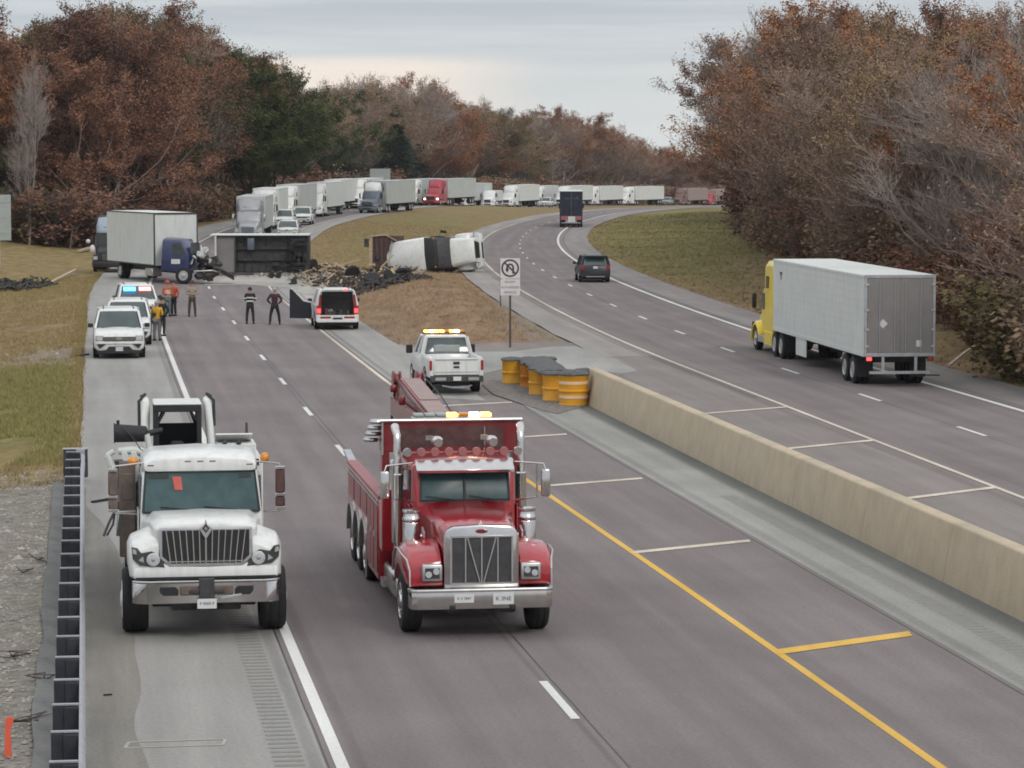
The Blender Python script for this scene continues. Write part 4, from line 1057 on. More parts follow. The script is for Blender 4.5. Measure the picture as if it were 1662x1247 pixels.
        h = MB(); h.prism([(ye+.30, zr+.0), (ye+.34, zr+.05), (yb+.62, zr+.10), (yb+.62, zr+.03)], 'x', -w*.72, w*.72); hh = h.build('tailgate', M[paint], t, bevel=.015)
        h = MB(); h.prism([(ye+.42, zr-.005), (yb+.55, zr+.05), (yb+.58, zr+.02), (ye+.42, zr-.03)], 'x', -w*.64, w*.64); h.build('tailgate_glass', M['glassfar'], hh)
        h = MB(); h.box((-.35, yb+.64, zr+.055), (.16, .03, .06)); h.build('strobe', M['tail'], hh)
        for s in (-1, 1):
            b = MB(); b.box((s*w*.86, yb+.015, .96), (.24, .05, .42)); o = b.build('tail_light', M['tailoff'], t, bevel=.02)
            b = MB(); b.box((s*w*.86, yb+.045, .92), (.17, .02, .2)); b.build('tail_lens', M['tail'], o, bevel=.01)
            b = MB(); b.box((s*w*.80, yb+.035, 1.42), (.10, .03, .5), rot=(0, -s*.12, 0)); b.box((s*w*.55, yb+.055, .60), (.5, .012, .09)); b.build('red_marking', M['tailoff'], t)
        b = MB(); b.bb(-w*.93, w*.93, yb+.03, yb+.1, .36, .50); b.build('rear_bumper', M[paint], t, bevel=.03)
        b = MB(); b.bb(-.22, .22, yb+.10, yb+.108, .52, .60); b.build('plate_recess', M['black'], t)
    if pushbar:
        b = MB()
        for s in (-1, 1): b.bb(s*.34-.03, s*.34+.03, y0-.22, y0-.12, .35, 1.02)
        b.tube([(-w*.85, y0-.05, .78), (-w*.7, y0-.2, .80), (w*.7, y0-.2, .80), (w*.85, y0-.05, .78)], .035, 8); b.tube([(-w*.85, y0-.05, .55), (-w*.7, y0-.2, .56), (w*.7, y0-.2, .56), (w*.85, y0-.05, .55)], .035, 8); b.bb(-.36, .36, y0-.2, y0-.14, .92, 1.02)
        b.build('push_bar', M['black'], t, bevel=.008)
    if lights:
        b = MB(); b.box((-.38, ty0-.27, zr-.17), (.60, .06, .26), rot=(-.9, 0, 0)); b.build('blue_strobe', M['bluelit'], t, bevel=.01)
        b = MB(); b.box((.38, ty0-.27, zr-.17), (.60, .06, .26), rot=(-.9, 0, 0)); b.build('red_strobe', M['redlit'], t, bevel=.01)
    return t
def pickup(loc, rz):
    t = thing('pickup_truck', 'white pickup truck with an amber light bar parked on the median shoulder, seen from behind', 'pickup truck', loc, rz)
    w = 1.02; L = 6.2; y0, y1 = -3.1, 3.1
    m = MB()
    def sec(y, zt, k=1): return (y, [(w*.88*k, .50), (w*.99*k, .62), (w*k, .9), (w*.99*k, zt-.12), (w*.94*k, zt-.02), (w*.6*k, zt+.01), (0, zt+.02)])
    m.lofty([sec(-3.05, .95, .9), sec(-2.9, 1.18, .96), sec(-2.5, 1.24), sec(-1.55, 1.30), sec(.55, 1.32), sec(.62, 1.30, .98)]); m.build('body', M['white'], t, bevel=.012)
    # bed: floor, sides, tailgate
    b = MB(); b.bb(-w*.95, w*.95, .62, 3.0, .62, .72); b.build('bed_floor', M['dark'], t)
    for s in (-1, 1):
        b = MB(); b.prism([(s*w*.995, .62), (s*w, 1.25), (s*w*.97, 1.36), (s*w*.84, 1.36), (s*w*.84, .62)], 'y', .66, 3.05); b.build('bed_side', M['white'], t, bevel=.012)
        b = MB(); b.box((s*w*.95, 3.06, 1.08), (.10, .05, .36)); b.build('tail_light', M['tailoff'], t, bevel=.015)
        wheel(t, s*(w-.0), 1.75, .43, .28); wheel(t, s*(w-.0), -2.05, .43, .28)
        b = MB(); b.lathe([(.50, s*w*.99), (.50, s*(w+.012)), (.42, s*(w+.012)), (.42, s*w*.99)], (0, 1.75, .47), 'x', 26); b.build('wheel_arch', M['black'], t)
    b = MB(); b.bb(-w*.84, w*.84, 2.98, 3.06, .72, 1.34); tg = b.build('tailgate', M['white'], t, bevel=.015)
    b = MB(); b.bb(-w*.78, w*.78, 3.062, 3.075, 1.26, 1.30); b.bb(-w*.78, w*.78, 3.062, 3.072, .82, .84); b.build('tailgate_crease', M['signback'], tg)
    b = MB(); b.bb(-.12, .12, 3.06, 3.085, 1.11, 1.21); b.build('handle', M['black'], tg, bevel=.01)
    b = MB(); b.box((0, 3.07, 1.01), (.22, .02, .08)); b.build('badge', M['ink'], tg, bevel=.01)
    b = MB(); b.bb(-w*.97, w*.97, 3.0, 3.25, .48, .70); bp = b.build('rear_bumper', M['dark'], t, bevel=.02)
    for s in (-1, 1): b = MB(); b.bb(s*.62-.2, s*.62+.2, 3.25, 3.262, .54, .65); b.build('bumper_trim', M['alu'], bp)
    plate(t, 0, 3.265, .60, '', .30, .15)
    b = MB(); b.bb(-.5, .5, -1, 3.0, .32, .5); b.bb(-.7, .7, 1.6, 1.9, .3, .5); b.build('chassis', M['black'], t)
    b = MB(); b.beam((-.55, 3.2, .35), (-.25, 3.45, .30), .05, .05); b.beam((-.25, 3.45, .30), (.25, 3.45, .30), .05, .05); b.beam((.25, 3.45, .3), (.55, 3.2, .35), .05, .05); b.build('hitch_step', M['galv'], t)
    zr = 1.98
    g = MB(); g.loft([[(-w*.92, -1.55, 1.28), (w*.92, -1.55, 1.28), (w*.92, .55, 1.28), (-w*.92, .55, 1.28)], [(-w*.75, -.85, zr-.03), (w*.75, -.85, zr-.03), (w*.75, .38, zr-.03), (-w*.75, .38, zr-.03)]]); g.build('windows', M['glassfar'], t, bevel=.01)
    b = MB(); b.loft([[(-w*.78, -.9, zr-.06), (w*.78, -.9, zr-.06), (w*.78, .42, zr-.06), (-w*.78, .42, zr-.06)], [(-w*.74, -.86, zr+.03), (w*.74, -.86, zr+.03), (w*.74, .40, zr+.03), (-w*.74, .40, zr+.03)]]); b.build('roof', M['white'], t, bevel=.02)
    for s in (-1, 1):
        for yb, yt in ((-1.55, -.86), (.54, .40), (-.45, -.3)):
            b = MB(); b.beam((s*w*.93, yb, 1.26), (s*w*.765, yt, zr-.02), .12 if yb > 0 else .08, .10); b.build('pillar', M['white'], t)
        b = MB(); b.box((s*(w+.2), -1.15, 1.42), (.25, .14, .32)); b.build('mirror', M['black'], t, bevel=.03)
    b = MB(); b.bb(-.5, .5, .52, .545, 1.42, 1.66); b.build('seat_back', M['signback'], t, bevel=.02)
    b = MB(); b.bb(-.82, .82, -.35, -.05, zr+.06, zr+.11); lb = b.build('light_bar', M['black'], t, bevel=.01)
    for i in range(8):
        x = lerp(-.78, .78, (i+.5)/8); c = MB(); c.bb(x-.09, x+.09, -.36, -.04, zr+.112, zr+.20); c.build('beacon', M['amberhot' if i in (1, 6) else 'amber' if i % 3 else 'amberoff'], lb, bevel=.02)
    return t
# ---------------------------------------------------------------- highway tractors and trailers
def tractor(t, paint='white', tall=True, roofc=None, wheels=True, detail=True, sleeper=True, skirt=True, lit=False, grillem='black', slen=4.85, cabc=None):
    w = 1.22; pm = M[paint]; rc = M[roofc or paint]
    hd = MB()      # sloped hood
    hd.lofty([(.10, [(.78, .75), (.84, 1.0), (.80, 1.35), (.62, 1.44), (0, 1.48)]), (.5, [(.80, .8), (.88, 1.1), (.84, 1.5), (.66, 1.62), (0, 1.66)]), (1.75, [(.95, .8), (1.0, 1.2), (.98, 1.70), (.82, 1.86), (0, 1.90)])]); hd.build('hood', pm, t, bevel=.02)
    for s in (-1, 1):
        f = MB(); secs = []
        for k in range(11):
            a = math.pi*k/10; y = 1.25-.72*math.cos(a); z = .55+.68*math.sin(a)
            secs.append([(s*.80, y, z-.02), (s*.80, y, z+.06), (s*1.16, y, z+.04), (s*1.25, y, z-.05), (s*1.25, y, z-.14)])
        f.loft(secs); f.build('fender', pm, t)
        lamp(t, 'headlight', s*.98, .24, 1.02, .34, .24, 'lit' if lit else 'headlamp')
    b = MB(); b.lofty([(-.02, [(1.0, .38), (1.12, .42), (1.12, .78), (0, .80)]), (.35, [(1.22, .36), (1.25, .42), (1.25, .82), (0, .84)])]); b.build('bumper', pm if paint != 'silver' else M['chrome'], t, bevel=.02)
    b = MB(); b.bb(-.55, .55, -.035, .1, .46, .68); b.build('bumper_grille', M['black'], t, bevel=.02)
    g = MB(); g.prism([(-.52, .84), (.52, .84), (.60, 1.38), (-.60, 1.38)], 'y', .05, .3); g_ = g.build('grille', M[grillem], t, bevel=.02)
    g = MB()
    for k in range(5): g.bb(-.52, .52, .035, .06, .90+k*.09, .925+k*.09)
    g.build('grille_bar', M['chrome'], g_)
    c = MB()      # cab
    c.lofty([(1.70, [(1.0, .75), (1.05, 1.1), (1.04, 1.80), (.9, 1.88), (0, 1.92)]), (2.25, [(1.12, .75), (1.15, 1.2), (1.08, 2.62), (.92, 2.80), (0, 2.86)]), (3.05, [(1.14, .75), (1.17, 1.2), (1.10, 2.70), (.94, 2.88), (0, 2.94)])]); c.build('cab', M[cabc] if cabc else pm, t, bevel=.02)
    ws = MB(); ws.prism([(-.86, 1.93), (.86, 1.93), (.82, 2.62), (-.82, 2.62)], 'y', 0, .02)
    ws.v = [(x, y+1.745+(z-1.93)*.60, z+.02) for x, y, z in ws.v]; ws.build('windshield', M['glass'], t)
    for s in (-1, 1):
        b = MB(); b.prism([(2.12, 1.82), (2.85, 1.82), (2.85, 2.50), (2.35, 2.50)], 'x', s*1.10, s*1.165); b.build('side_window', M['glass'], t)
        mirror(t, s*1.42, 1.95, 2.15, .18, .62, 'black' if paint != 'silver' else 'chrome', xin=s*1.12)
        b = MB(); b.bb(s*1.20-.04, s*1.20+.04, 1.85, 3.1, .42, .72); b.build('step', M['alu'], t, bevel=.01)
    if sleeper:
        zt = 3.95 if tall else 3.05
        c = MB(); c.lofty([(3.05, [(1.17, .8), (1.2, 1.2), (1.18, zt-.35), (1.02, zt-.08), (0, zt)]), (slen, [(1.2, .8), (1.23, 1.2), (1.21, zt-.28), (1.08, zt-.03), (0, zt+.05)])]); c.build('sleeper', pm, t, bevel=.02)
        r = MB(); r.lofty([(2.18, [(.86, 2.72), (.86, 2.80), (.7, 2.92), (0, 2.96)]), (2.5, [(1.0, 2.7), (1.02, 2.95), (.88, 3.35 if tall else 3.0), (0, 3.45 if tall else 3.03)]), (3.06, [(1.14, 2.7), (1.14, 3.2 if tall else 2.9), (1.0, zt-.12), (0, zt-.03)])]); r.build('roof_fairing', rc, t, bevel=.02)
        if tall:
            for s in (-1, 1): b = MB(); b.prism([(3.45, 2.75), (3.95, 2.75), (3.95, 3.25), (3.5, 3.25)], 'x', s*1.14, s*1.235); b.build('sleeper_window', M['glass'], t)
            v = MB(); v.lofty([(2.30, [(.55, 3.02), (.6, 3.10), (0, 3.15)]), (2.45, [(.62, 3.02), (.66, 3.24), (0, 3.28)])]); v.build('roof_window', M['glass'], t)
    if skirt:
        for s in (-1, 1): b = MB(); b.bb(s*1.20-.05, s*1.20+.04, 3.15, 4.8, .38, .95); b.build('side_skirt', pm, t, bevel=.015)
    for s in (-1, 1):
        b = MB(); b.box((s*.95, 2.3, 2.93), (.1, .08, .05)); b.build('marker_light', M['amberoff'], t)
    b = MB(); b.bb(-.45, .45, .8, 7.2, .62, .92); b.bb(-1, 1, 5.0, 5.15, .9, 1.15); b.build('chassis', M['under'], t)
    if wheels:
        for s in (-1, 1):
            wheel(t, s*1.22, 1.25, .52, .28); wheel(t, s*1.25, 5.35, .52, .26, dual=True); wheel(t, s*1.25, 6.65, .52, .26, dual=True)
            b = MB(); b.bb(s*1.22-s*.55, s*1.22, 7.28, 7.31, .3, .95); b.build('mud_flap', M['black'], t)
def trailer(t, y0=5.3, L=16.1, col='whitetrailer', door='whitetrailer', H=4.05, zb=1.12, reefer=False, skirt=False, detail=False, tires=True, hang=True, off_=0):
    w = 1.3; y1 = y0+L
    b = MB(); b.bb(-w, w, y0, y1-.02, zb, H); bx = b.build('trailer_box', M[col], t, bevel=.03)
    b = MB()
    for s in (-1, 1):
        b.bb(s*w, s*(w+.02), y0+.03, y1-.04, H-.10, H-.02); b.bb(s*w, s*(w+.02), y0+.03, y1-.04, zb-.02, zb+.12)
        if detail:
            for k in range(9): z = lerp(zb+.3, H-.35, k/8); b.bb(s*w, s*(w+.006), y0+.05, y1-.08, z, z+.018)
    b.build('side_rail', M[col], bx)
    if tires:
        ya = y1-1.9
        for s in (-1, 1):
            wheel(t, s*1.28, ya, .51, .26, dual=True); wheel(t, s*1.28, ya-1.28, .51, .26, dual=True)
            b = MB(); b.bb(s*1.28-s*.6, s*1.28, ya+.68, ya+.70, .28, 1.0); b.build('mud_flap', M['black'], t)
            b = MB(); b.box((s*.85, y0+2.9, .62), (.12, .12, .95)); b.build('landing_leg', M['dark'], t)
        b = MB(); b.bb(-1.0, 1.0, ya-2.2, ya+.9, .82, zb-.01); b.bb(-1.1, 1.1, y0+.4, y1-.3, zb-.12, zb-.02); b.build('underframe', M['under'], t)
    if skirt:
        for s in (-1, 1): b = MB(); b.bb(s*1.25-.02, s*1.25+.02, y0+4.4, y0+6.3, .38, zb-.02); b.build('side_skirt', M[col], t, bevel=.01)
    # rear doors
    dm = M[door]; b = MB(); b.bb(-w+.10, -.012, y1-.03, y1+.02, zb+.12, H-.12); d1 = b.build('rear_door', dm, t, bevel=.01)
    b = MB(); b.bb(.012, w-.10, y1-.03, y1+.02, zb+.12, H-.12); d2 = b.build('rear_door', dm, t, bevel=.01)
    b = MB(); b.bb(-w, w, y1-.05, y1+.03, H-.115, H); b.bb(-w, w, y1-.05, y1+.03, zb-.02, zb+.115)
    for s in (-1, 1): b.bb(s*w, s*(w-.095), y1-.05, y1+.03, zb+.115, H-.115)
    b.build('door_frame', M['galv'] if detail else dm, t, bevel=.008)
    b = MB()
    for x in (-.75, -.2, .2, .75): b.cyl((x, y1+.045, zb+.15), (x, y1+.045, H-.2), .018, n=6)
    b.build('lock_rod', M['galv'] if detail else dm, d1)
    if detail:
        for s in (-1, 1):
            for z in (zb+.35, zb+.95, zb+1.65, H-.35): b = MB(); b.bb(s*(w-.02), s*(w-.16), y1+.03, y1+.06, z-.04, z+.04); b.build('hinge', M['alu'], d1 if s < 0 else d2)
    b = MB(); b.bb(-1.1, 1.1, y1-.02, y1+.06, .48, .58)
    for s in (-1, 1): b.bb(s*.6-.05, s*.6+.05, y1-.06, y1+.0, .58, zb-.03)
    b.build('underride_guard', M['galv'], t)
    for s in (-1, 1):
        lamp(t, 'tail_light', s*1.12, y1+.03, zb-.10, .18, .12, 'tail' if (detail and s > 0) else 'tailoff', dr=1)
    if reefer:
        b = MB(); b.bb(-1.05, 1.05, y0-.45, y0-.005, 2.0, 3.9); b.build('refrigeration_unit', M['white'], t, bevel=.05)
    return bx
def semi(label, loc, rz, paint='white', tcol='whitetrailer', group='semi trucks queued on the blocked lanes', name='semi_truck', cat='semi truck', L=16.1, **kw):
    t = thing(name, label, cat, loc, rz, group)
    tk = {k: v for k, v in kw.items() if k in ('tall', 'roofc', 'lit', 'grillem', 'sleeper', 'skirt')}
    kk = {k: v for k, v in kw.items() if k in ('door', 'H', 'reefer', 'detail')}
    tractor(t, paint, **tk); trailer(t, 5.3, L, tcol, skirt=kw.get('tskirt', False), **kk); return t
# ---------------------------------------------------------------- white service truck (near left), built with the front axle at the origin
def service_truck(loc, rz):
    t = thing('service_truck', 'large white conventional work truck driving on the left shoulder with a loader on its deck', 'truck', loc, rz)
    wh = M['white']
    h = MB(); h.lofty([(-1.02, [(.60, 1.12), (.66, 1.25), (.82, 1.90), (.70, 1.985), (0, 2.01)]), (-.9, [(.78, 1.10), (.84, 1.3), (.90, 1.93), (.74, 2.03), (0, 2.055)]), (-.2, [(.95, 1.0), (.95, 1.3), (.93, 1.93), (.72, 2.06), (0, 2.07)]), (.78, [(1.02, 1.0), (1.05, 1.3), (1.05, 1.85), (.88, 2.02), (0, 2.05)])]); hd = h.build('hood', wh, t, bevel=.03, seg=2)
    # nose panel under the grille
    n = MB(); n.lofty([(-1.10, [(1.20, 1.06), (1.24, 1.12), (1.22, 1.25), (.70, 1.32), (0, 1.26)]), (-.8, [(1.28, 1.06), (1.31, 1.12), (1.30, 1.3), (.8, 1.4), (0, 1.4)])]); n.build('nose_panel', wh, t, bevel=.02)
    for s in (-1, 1):
        f = MB(); f.lofty([(0, [(1, 1), (1, 1)])]) if False else None
        sec = []
        for y, zt, xo, zl in ((-1.08, 1.60, 1.24, 1.12), (-.95, 1.72, 1.30, 1.08), (-.5, 1.82, 1.33, 1.24), (0, 1.82, 1.33, 1.27), (.5, 1.74, 1.31, 1.22), (.75, 1.55, 1.26, .95)):
            sec.append([(s*.72, y, zl), (s*.74, y, zt+.06), (s*.95, y, zt+.03), (s*(xo-.06), y, zt-.10), (s*xo, y, zt-.24), (s*xo, y, zl)])
        f.loft(sec); fn = f.build('fender', wh, t, bevel=.03, seg=2)
        # headlight: swept dark housing with round lens
        d = MB(); d.prism([(s*.70, 1.27), (s*1.13, 1.31), (s*1.25, 1.42), (s*1.27, 1.62), (s*1.17, 1.60), (s*1.10, 1.52), (s*.92, 1.55), (s*.80, 1.47)], 'y', -1.125, -1.0); hl = d.build('headlight', M['dark'], fn, bevel=.01)
        d = MB(); d.lathe([(.0, -1.13), (.105, -1.13), (.115, -1.145), (.09, -1.155), (.0, -1.14)], (s*.90, 0, 1.41), 'y', 20); d.build('lens', M['headlamp'], hl)
        d = MB(); d.lathe([(.0, -1.13), (.045, -1.13), (.03, -1.165), (.0, -1.17)], (s*.90, 0, 1.41), 'y', 14); d.build('bulb', M['chrome'], hl)
        d = MB(); d.prism([(s*1.06, 1.36), (s*1.15, 1.40), (s*1.07, 1.47)], 'y', -1.135, -1.12); d.prism([(s*1.18, 1.50), (s*1.25, 1.52), (s*1.25, 1.6), (s*1.19, 1.58)], 'y', -1.135, -1.12); d.build('turn_signal', M['signback'], hl)
        wheel(t, s*1.42, 0, .57, .45, 'white')
        wheel(t, s*1.30, 5.6, .54, .28, 'white', dual=True); wheel(t, s*1.30, 6.95, .54, .28, 'white', dual=True)
    g = MB(); g.prism([(-.63, 1.27), (.63, 1.27), (.80, 1.42), (.80, 1.94), (-.80, 1.94), (-.80, 1.42)], 'y', -1.115, -.95); gr_ = g.build('grille_surround', M['galv'], t, bevel=.02)
    g = MB(); g.prism([(-.60, 1.33), (.60, 1.33), (.745, 1.46), (.745, 1.90), (-.745, 1.90), (-.745, 1.46)], 'y', -1.122, -1.0); g.build('grille_opening', M['black'], gr_)
    g = MB()
    for k in range(13):
        u = (k-6)/6.5; x0, x1 = u*.655, u*.735; g.beam((x0, -1.135, 1.33), (x1, -1.135, 1.90), .030, .02)
    g.beam((-.66, -1.135, 1.365), (.66, -1.135, 1.365), .02, .02)
    g.build('grille_bar', M['chrome'], gr_)
    g = MB(); g.prism([(0, 1.74), (.10, 1.90), (.10, 1.95), (.03, 2.0), (0, 2.10), (-.03, 2.0), (-.10, 1.95), (-.10, 1.90)], 'y', -1.16, -1.12); em = g.build('emblem_plate', M['alu'], gr_, bevel=.006)
    g = MB(); g.prism([(0, 1.855), (.062, 1.935), (0, 2.015), (-.062, 1.935)], 'y', -1.172, -1.155); g.build('diamond_emblem', M['ink'], em)
    g = MB(); g.prism([(0, 1.895), (.03, 1.935), (0, 1.975), (-.03, 1.935)], 'y', -1.178, -1.165); g.build('diamond_centre', M['chrome'], em)
    # bumper
    b = MB(); pr = [(-1.27, 0), (-1.20, -.10), (-1.0, -.16), (1.0, -.16), (1.20, -.10), (1.27, 0), (1.24, .03), (.98, -.12), (-.98, -.12), (-1.24, .03)]
    def slab(z0, z1, yo, m_): q = MB(); q.prism([(x, y-1.12+yo) for x, y in pr], 'z', z0, z1); return q.build(m_[0], M[m_[1]], t, bevel=.012)
    bp = slab(.66, 1.02, 0, ('bumper', 'chrome')); slab(1.022, 1.055, -.02, ('bumper_lip', 'alu')); 
    b = MB(); b.bb(-1.2, 1.2, -1.15, -.9, 1.056, 1.10); b.build('bumper_gap', M['black'], t)
    for s in (-1, 1):
        b = MB(); b.prism([(s*.48, .80), (s*.74, .80), (s*.80, .86), (s*.80, .95), (s*.53, .95), (s*.48, .90)], 'y', -1.29, -1.2); b.build('bumper_slot', M['black'], bp, bevel=.01)
    b = MB(); b.bb(-.46, .46, -1.31, -1.2, .80, .96); b.build('winch_recess', M['rust'], bp, bevel=.02)
    b = MB(); b.bb(-.13, .13, -1.36, -1.28, .72, 1.10); b.bb(-.30, .30, -1.34, -1.3, .84, .90); b.build('tow_hitch', M['dark'], bp, bevel=.012)
    b = MB(); b.beam((.22, -1.31, .74), (.60, -1.29, .80), .06, .05); b.build('bent_bracket', M['alu'], bp, bevel=.01)
    plate(t, 0, -1.38, .665, 'P 9009 P', .33, .17, txt=.07)
    # cab
    c = MB(); c.lofty([(.72, [(1.02, .9), (1.08, 1.2), (1.08, 1.95), (1.02, 1.99), (0, 2.02)]), (1.12, [(1.07, .85), (1.10, 1.3), (1.03, 2.62), (.99, 2.70), (0, 2.72)]), (2.55, [(1.07, .85), (1.10, 1.3), (1.04, 2.62), (1.0, 2.70), (0, 2.72)])]); cb = c.build('cab', wh, t, bevel=.02)
    r = MB(); r.lofty([(1.02, [(.90, 2.69), (.98, 2.70), (1.0, 2.80), (.84, 2.90), (0, 2.95)]), (1.3, [(1.03, 2.67), (1.04, 2.78), (1.0, 2.90), (.84, 2.99), (0, 3.03)]), (2.55, [(1.03, 2.67), (1.04, 2.80), (1.0, 2.92), (.84, 3.0), (0, 3.04)])]); rf = r.build('roof', wh, t, bevel=.02, seg=2)
    for x in (-.88, -.22, 0, .22, .88): b = MB(); b.box((x, 1.045, 2.865 if abs(x) < .5 else 2.80), (.12, .06, .03)); b.build('marker_light', M['rust'], rf, bevel=.008)
    def wsp(x, z, o=0): 
        k = (z-2.0)/.68; return (x, .720+k*.395-.012-o, z)
    w = MB(); vs = []
    n = 12
    for j in range(7):
        z = lerp(2.02, 2.67, j/6); hw = lerp(1.02, .96, j/6)
        for i in range(n+1): vs.append(wsp(lerp(-hw, hw, i/n), z, .015))
    w.add(vs, [(j*(n+1)+i, j*(n+1)+i+1, (j+1)*(n+1)+i+1, (j+1)*(n+1)+i) for j in range(6) for i in range(n)]); ws = w.build('windshield', M['teal'], t, recalc=False, smooth=80)
    w = MB(); pts = [wsp(-1.03, 2.0, .02), wsp(-.97, 2.69, .02), wsp(0, 2.70, .02), wsp(.97, 2.69, .02), wsp(1.03, 2.0, .02)]; w.tube(pts, .022, 6); w.tube([wsp(lerp(-1.03, 1.03, i/8), 2.0, .02) for i in range(9)], .022, 6); w.build('windshield_seal', M['black'], ws)
    w = MB(); w.add([wsp(-.50, 2.60, .03), wsp(-.34, 2.60, .03), wsp(-.32, 2.37, .03), wsp(-.46, 2.37, .03)], [(0, 1, 2, 3)]); w.build('red_paper', M['redpaper'], ws)
    w = MB()
    for a_, b_, c_, d_ in ((-.92, 2.64, -.56, 2.57), (.68, 2.64, .90, 2.57)): w.add([wsp(a_, b_, .028), wsp(c_, b_, .028), wsp(c_, d_, .028), wsp(a_, d_, .028)], [(0, 1, 2, 3)])
    w.build('sun_visor', M['black'], ws)
    w = MB()
    w.tube([wsp(-.15, 2.03, .045), wsp(-.72, 2.09, .04)], .010, 5); w.tube([wsp(.62, 2.03, .045), wsp(.05, 2.09, .04)], .010, 5); w.build('wiper', M['black'], ws)
    for s in (-1, 1):
        b = MB(); b.prism([(1.05, 2.02), (1.85, 2.0), (1.85, 2.58), (1.22, 2.58)], 'x', s*1.05, s*1.095); b.build('side_window', M['glass'], t)
        b = MB(); b.bb(s*1.105-.01, s*1.105+.01, 1.0, 1.9, 1.0, 1.97); dr = b.build('door', wh, t, bevel=.01)
        b = MB(); b.bb(s*1.12-.01, s*1.12+.02, 1.7, 1.85, 1.75, 1.8); b.build('handle', M['black'], dr)
    for s, mx in ((-1, -1.55), (1, 1.42)):
        b = MB(); b.box((mx, .95, 2.50), (.17, .10, .44)); b.box((mx, .95, 2.13), (.17, .10, .20)); mo = b.build('mirror', M['rust'] if s < 0 else M['brownmet'], t, bevel=.03)
        b = MB()
        for dz in (2.74, 2.26, 2.02): MB().box((mx, .94, dz), (.165, .112, .05)).build('mirror_band', M['chrome'], mo, bevel=.006)
        b.tube([(mx, .95, 2.74), (mx, 1.0, 2.80), (s*1.0, 1.15, 2.84)], .015, 6); b.build('mirror_bracket', M['chrome'], mo); b = MB(); b.tube([(mx, .95, 2.02), (mx-s*.03, 1.0, 1.96), (s*1.05, 1.1, 1.93)], .02, 6); b.build('mirror_bracket', M['chrome'], mo, bevel=.006)
    b = MB(); b.cyl((1.02, 1.35, 2.74), (1.02, 1.35, 2.86), .05, n=10); bs = b.build('beacon_base', M['black'], t)
    b = MB(); b.ball((1.16, 1.2, 2.90), .085, 12, sz=1.1); b.build('beacon', M['amberoff'], bs)
    b = MB(); b.ball((-1.18, 1.6, 2.82), .10, 12, sz=.9); b.build('beacon', M['amberoff'], bs)
    # frame and deck
    b = MB(); b.bb(-.45, .45, -.9, 9.0, .62, .92); b.bb(-.9, .9, -.2, .2, .45, .68); b.bb(-.6, .6, -1.0, -.6, .5, 1.0); b.build('chassis', M['under'], t, bevel=.02)
    b = MB(); b.bb(-1.2, 1.2, 2.7, 9.2, 1.12, 1.30); b.build('deck', M['dark'], t, bevel=.01)
    b = MB(); b.bb(-1.42, -1.12, 2.6, 2.9, .95, 2.7); b.bb(-1.38, -1.15, 2.58, 2.62, 2.0, 2.5); b.build('rear_stanchion', M['rust'], t, bevel=.02)
    b = MB(); b.bb(-1.30, -1.12, 2.95, 6.2, .75, 1.7); b.build('side_box', M['rust'], t, bevel=.02)
    b = MB(); b.bb(.96, 1.22, 2.7, 5.4, .9, 2.72); sb = b.build('service_body', wh, t, bevel=.02)
    b = MB(); b.bb(.40, 1.10, 2.75, 3.7, 2.3, 3.0); tb = b.build('tool_box', wh, t, bevel=.015)
    b = MB(); b.box((.70, 3.05, 3.09), (.68, .5, .03), rot=(-.35, 0, 0)); b.build('raised_lid', wh, tb, bevel=.005)
    b = MB(); b.ball((.52, 2.72, 3.02), .05, 8); b.ball((.78, 2.72, 3.02), .05, 8); b.cyl((.95, 3.2, 3.1), (.95, 3.2, 3.35), .03, .02, n=7); b.build('latch', M['dark'], tb)
    b = MB(); b.tube([(-.25, 2.9, 2.93), (.45, 2.9, 2.95), (.46, 2.9, 2.7)], .015, 6); b.tube([(-1.0, 2.8, 2.7), (-1.0, 2.8, 2.9), (.5, 2.8, 2.9)], .012, 6); b.build('headache_rack', M['dark'], t)
    # hanging control levers and hoses beside the cab
    b = MB()
    b.tube([(-1.45, 1.6, 2.05), (-1.62, 1.4, 1.75), (-1.72, 1.3, 1.52)], .025, 6); b.tube([(-1.5, 1.6, 2.0), (-1.55, 1.5, 1.7), (-1.66, 1.5, 1.5)], .02, 6); b.tube([(-1.4, 1.5, 1.95), (-1.46, 1.4, 1.5)], .04, 7); b.build('hanging_hose', M['dark'], t)
    b = MB(); b.tube([(-1.42, 1.5, 1.9), (-1.45, 1.45, 1.6)], .045, 7); b.tube([(-1.15, 1.5, 1.93), (-1.48, 1.4, 1.93)], .02, 6); b.build('hose_coupling', M['alu'], t)
    return t
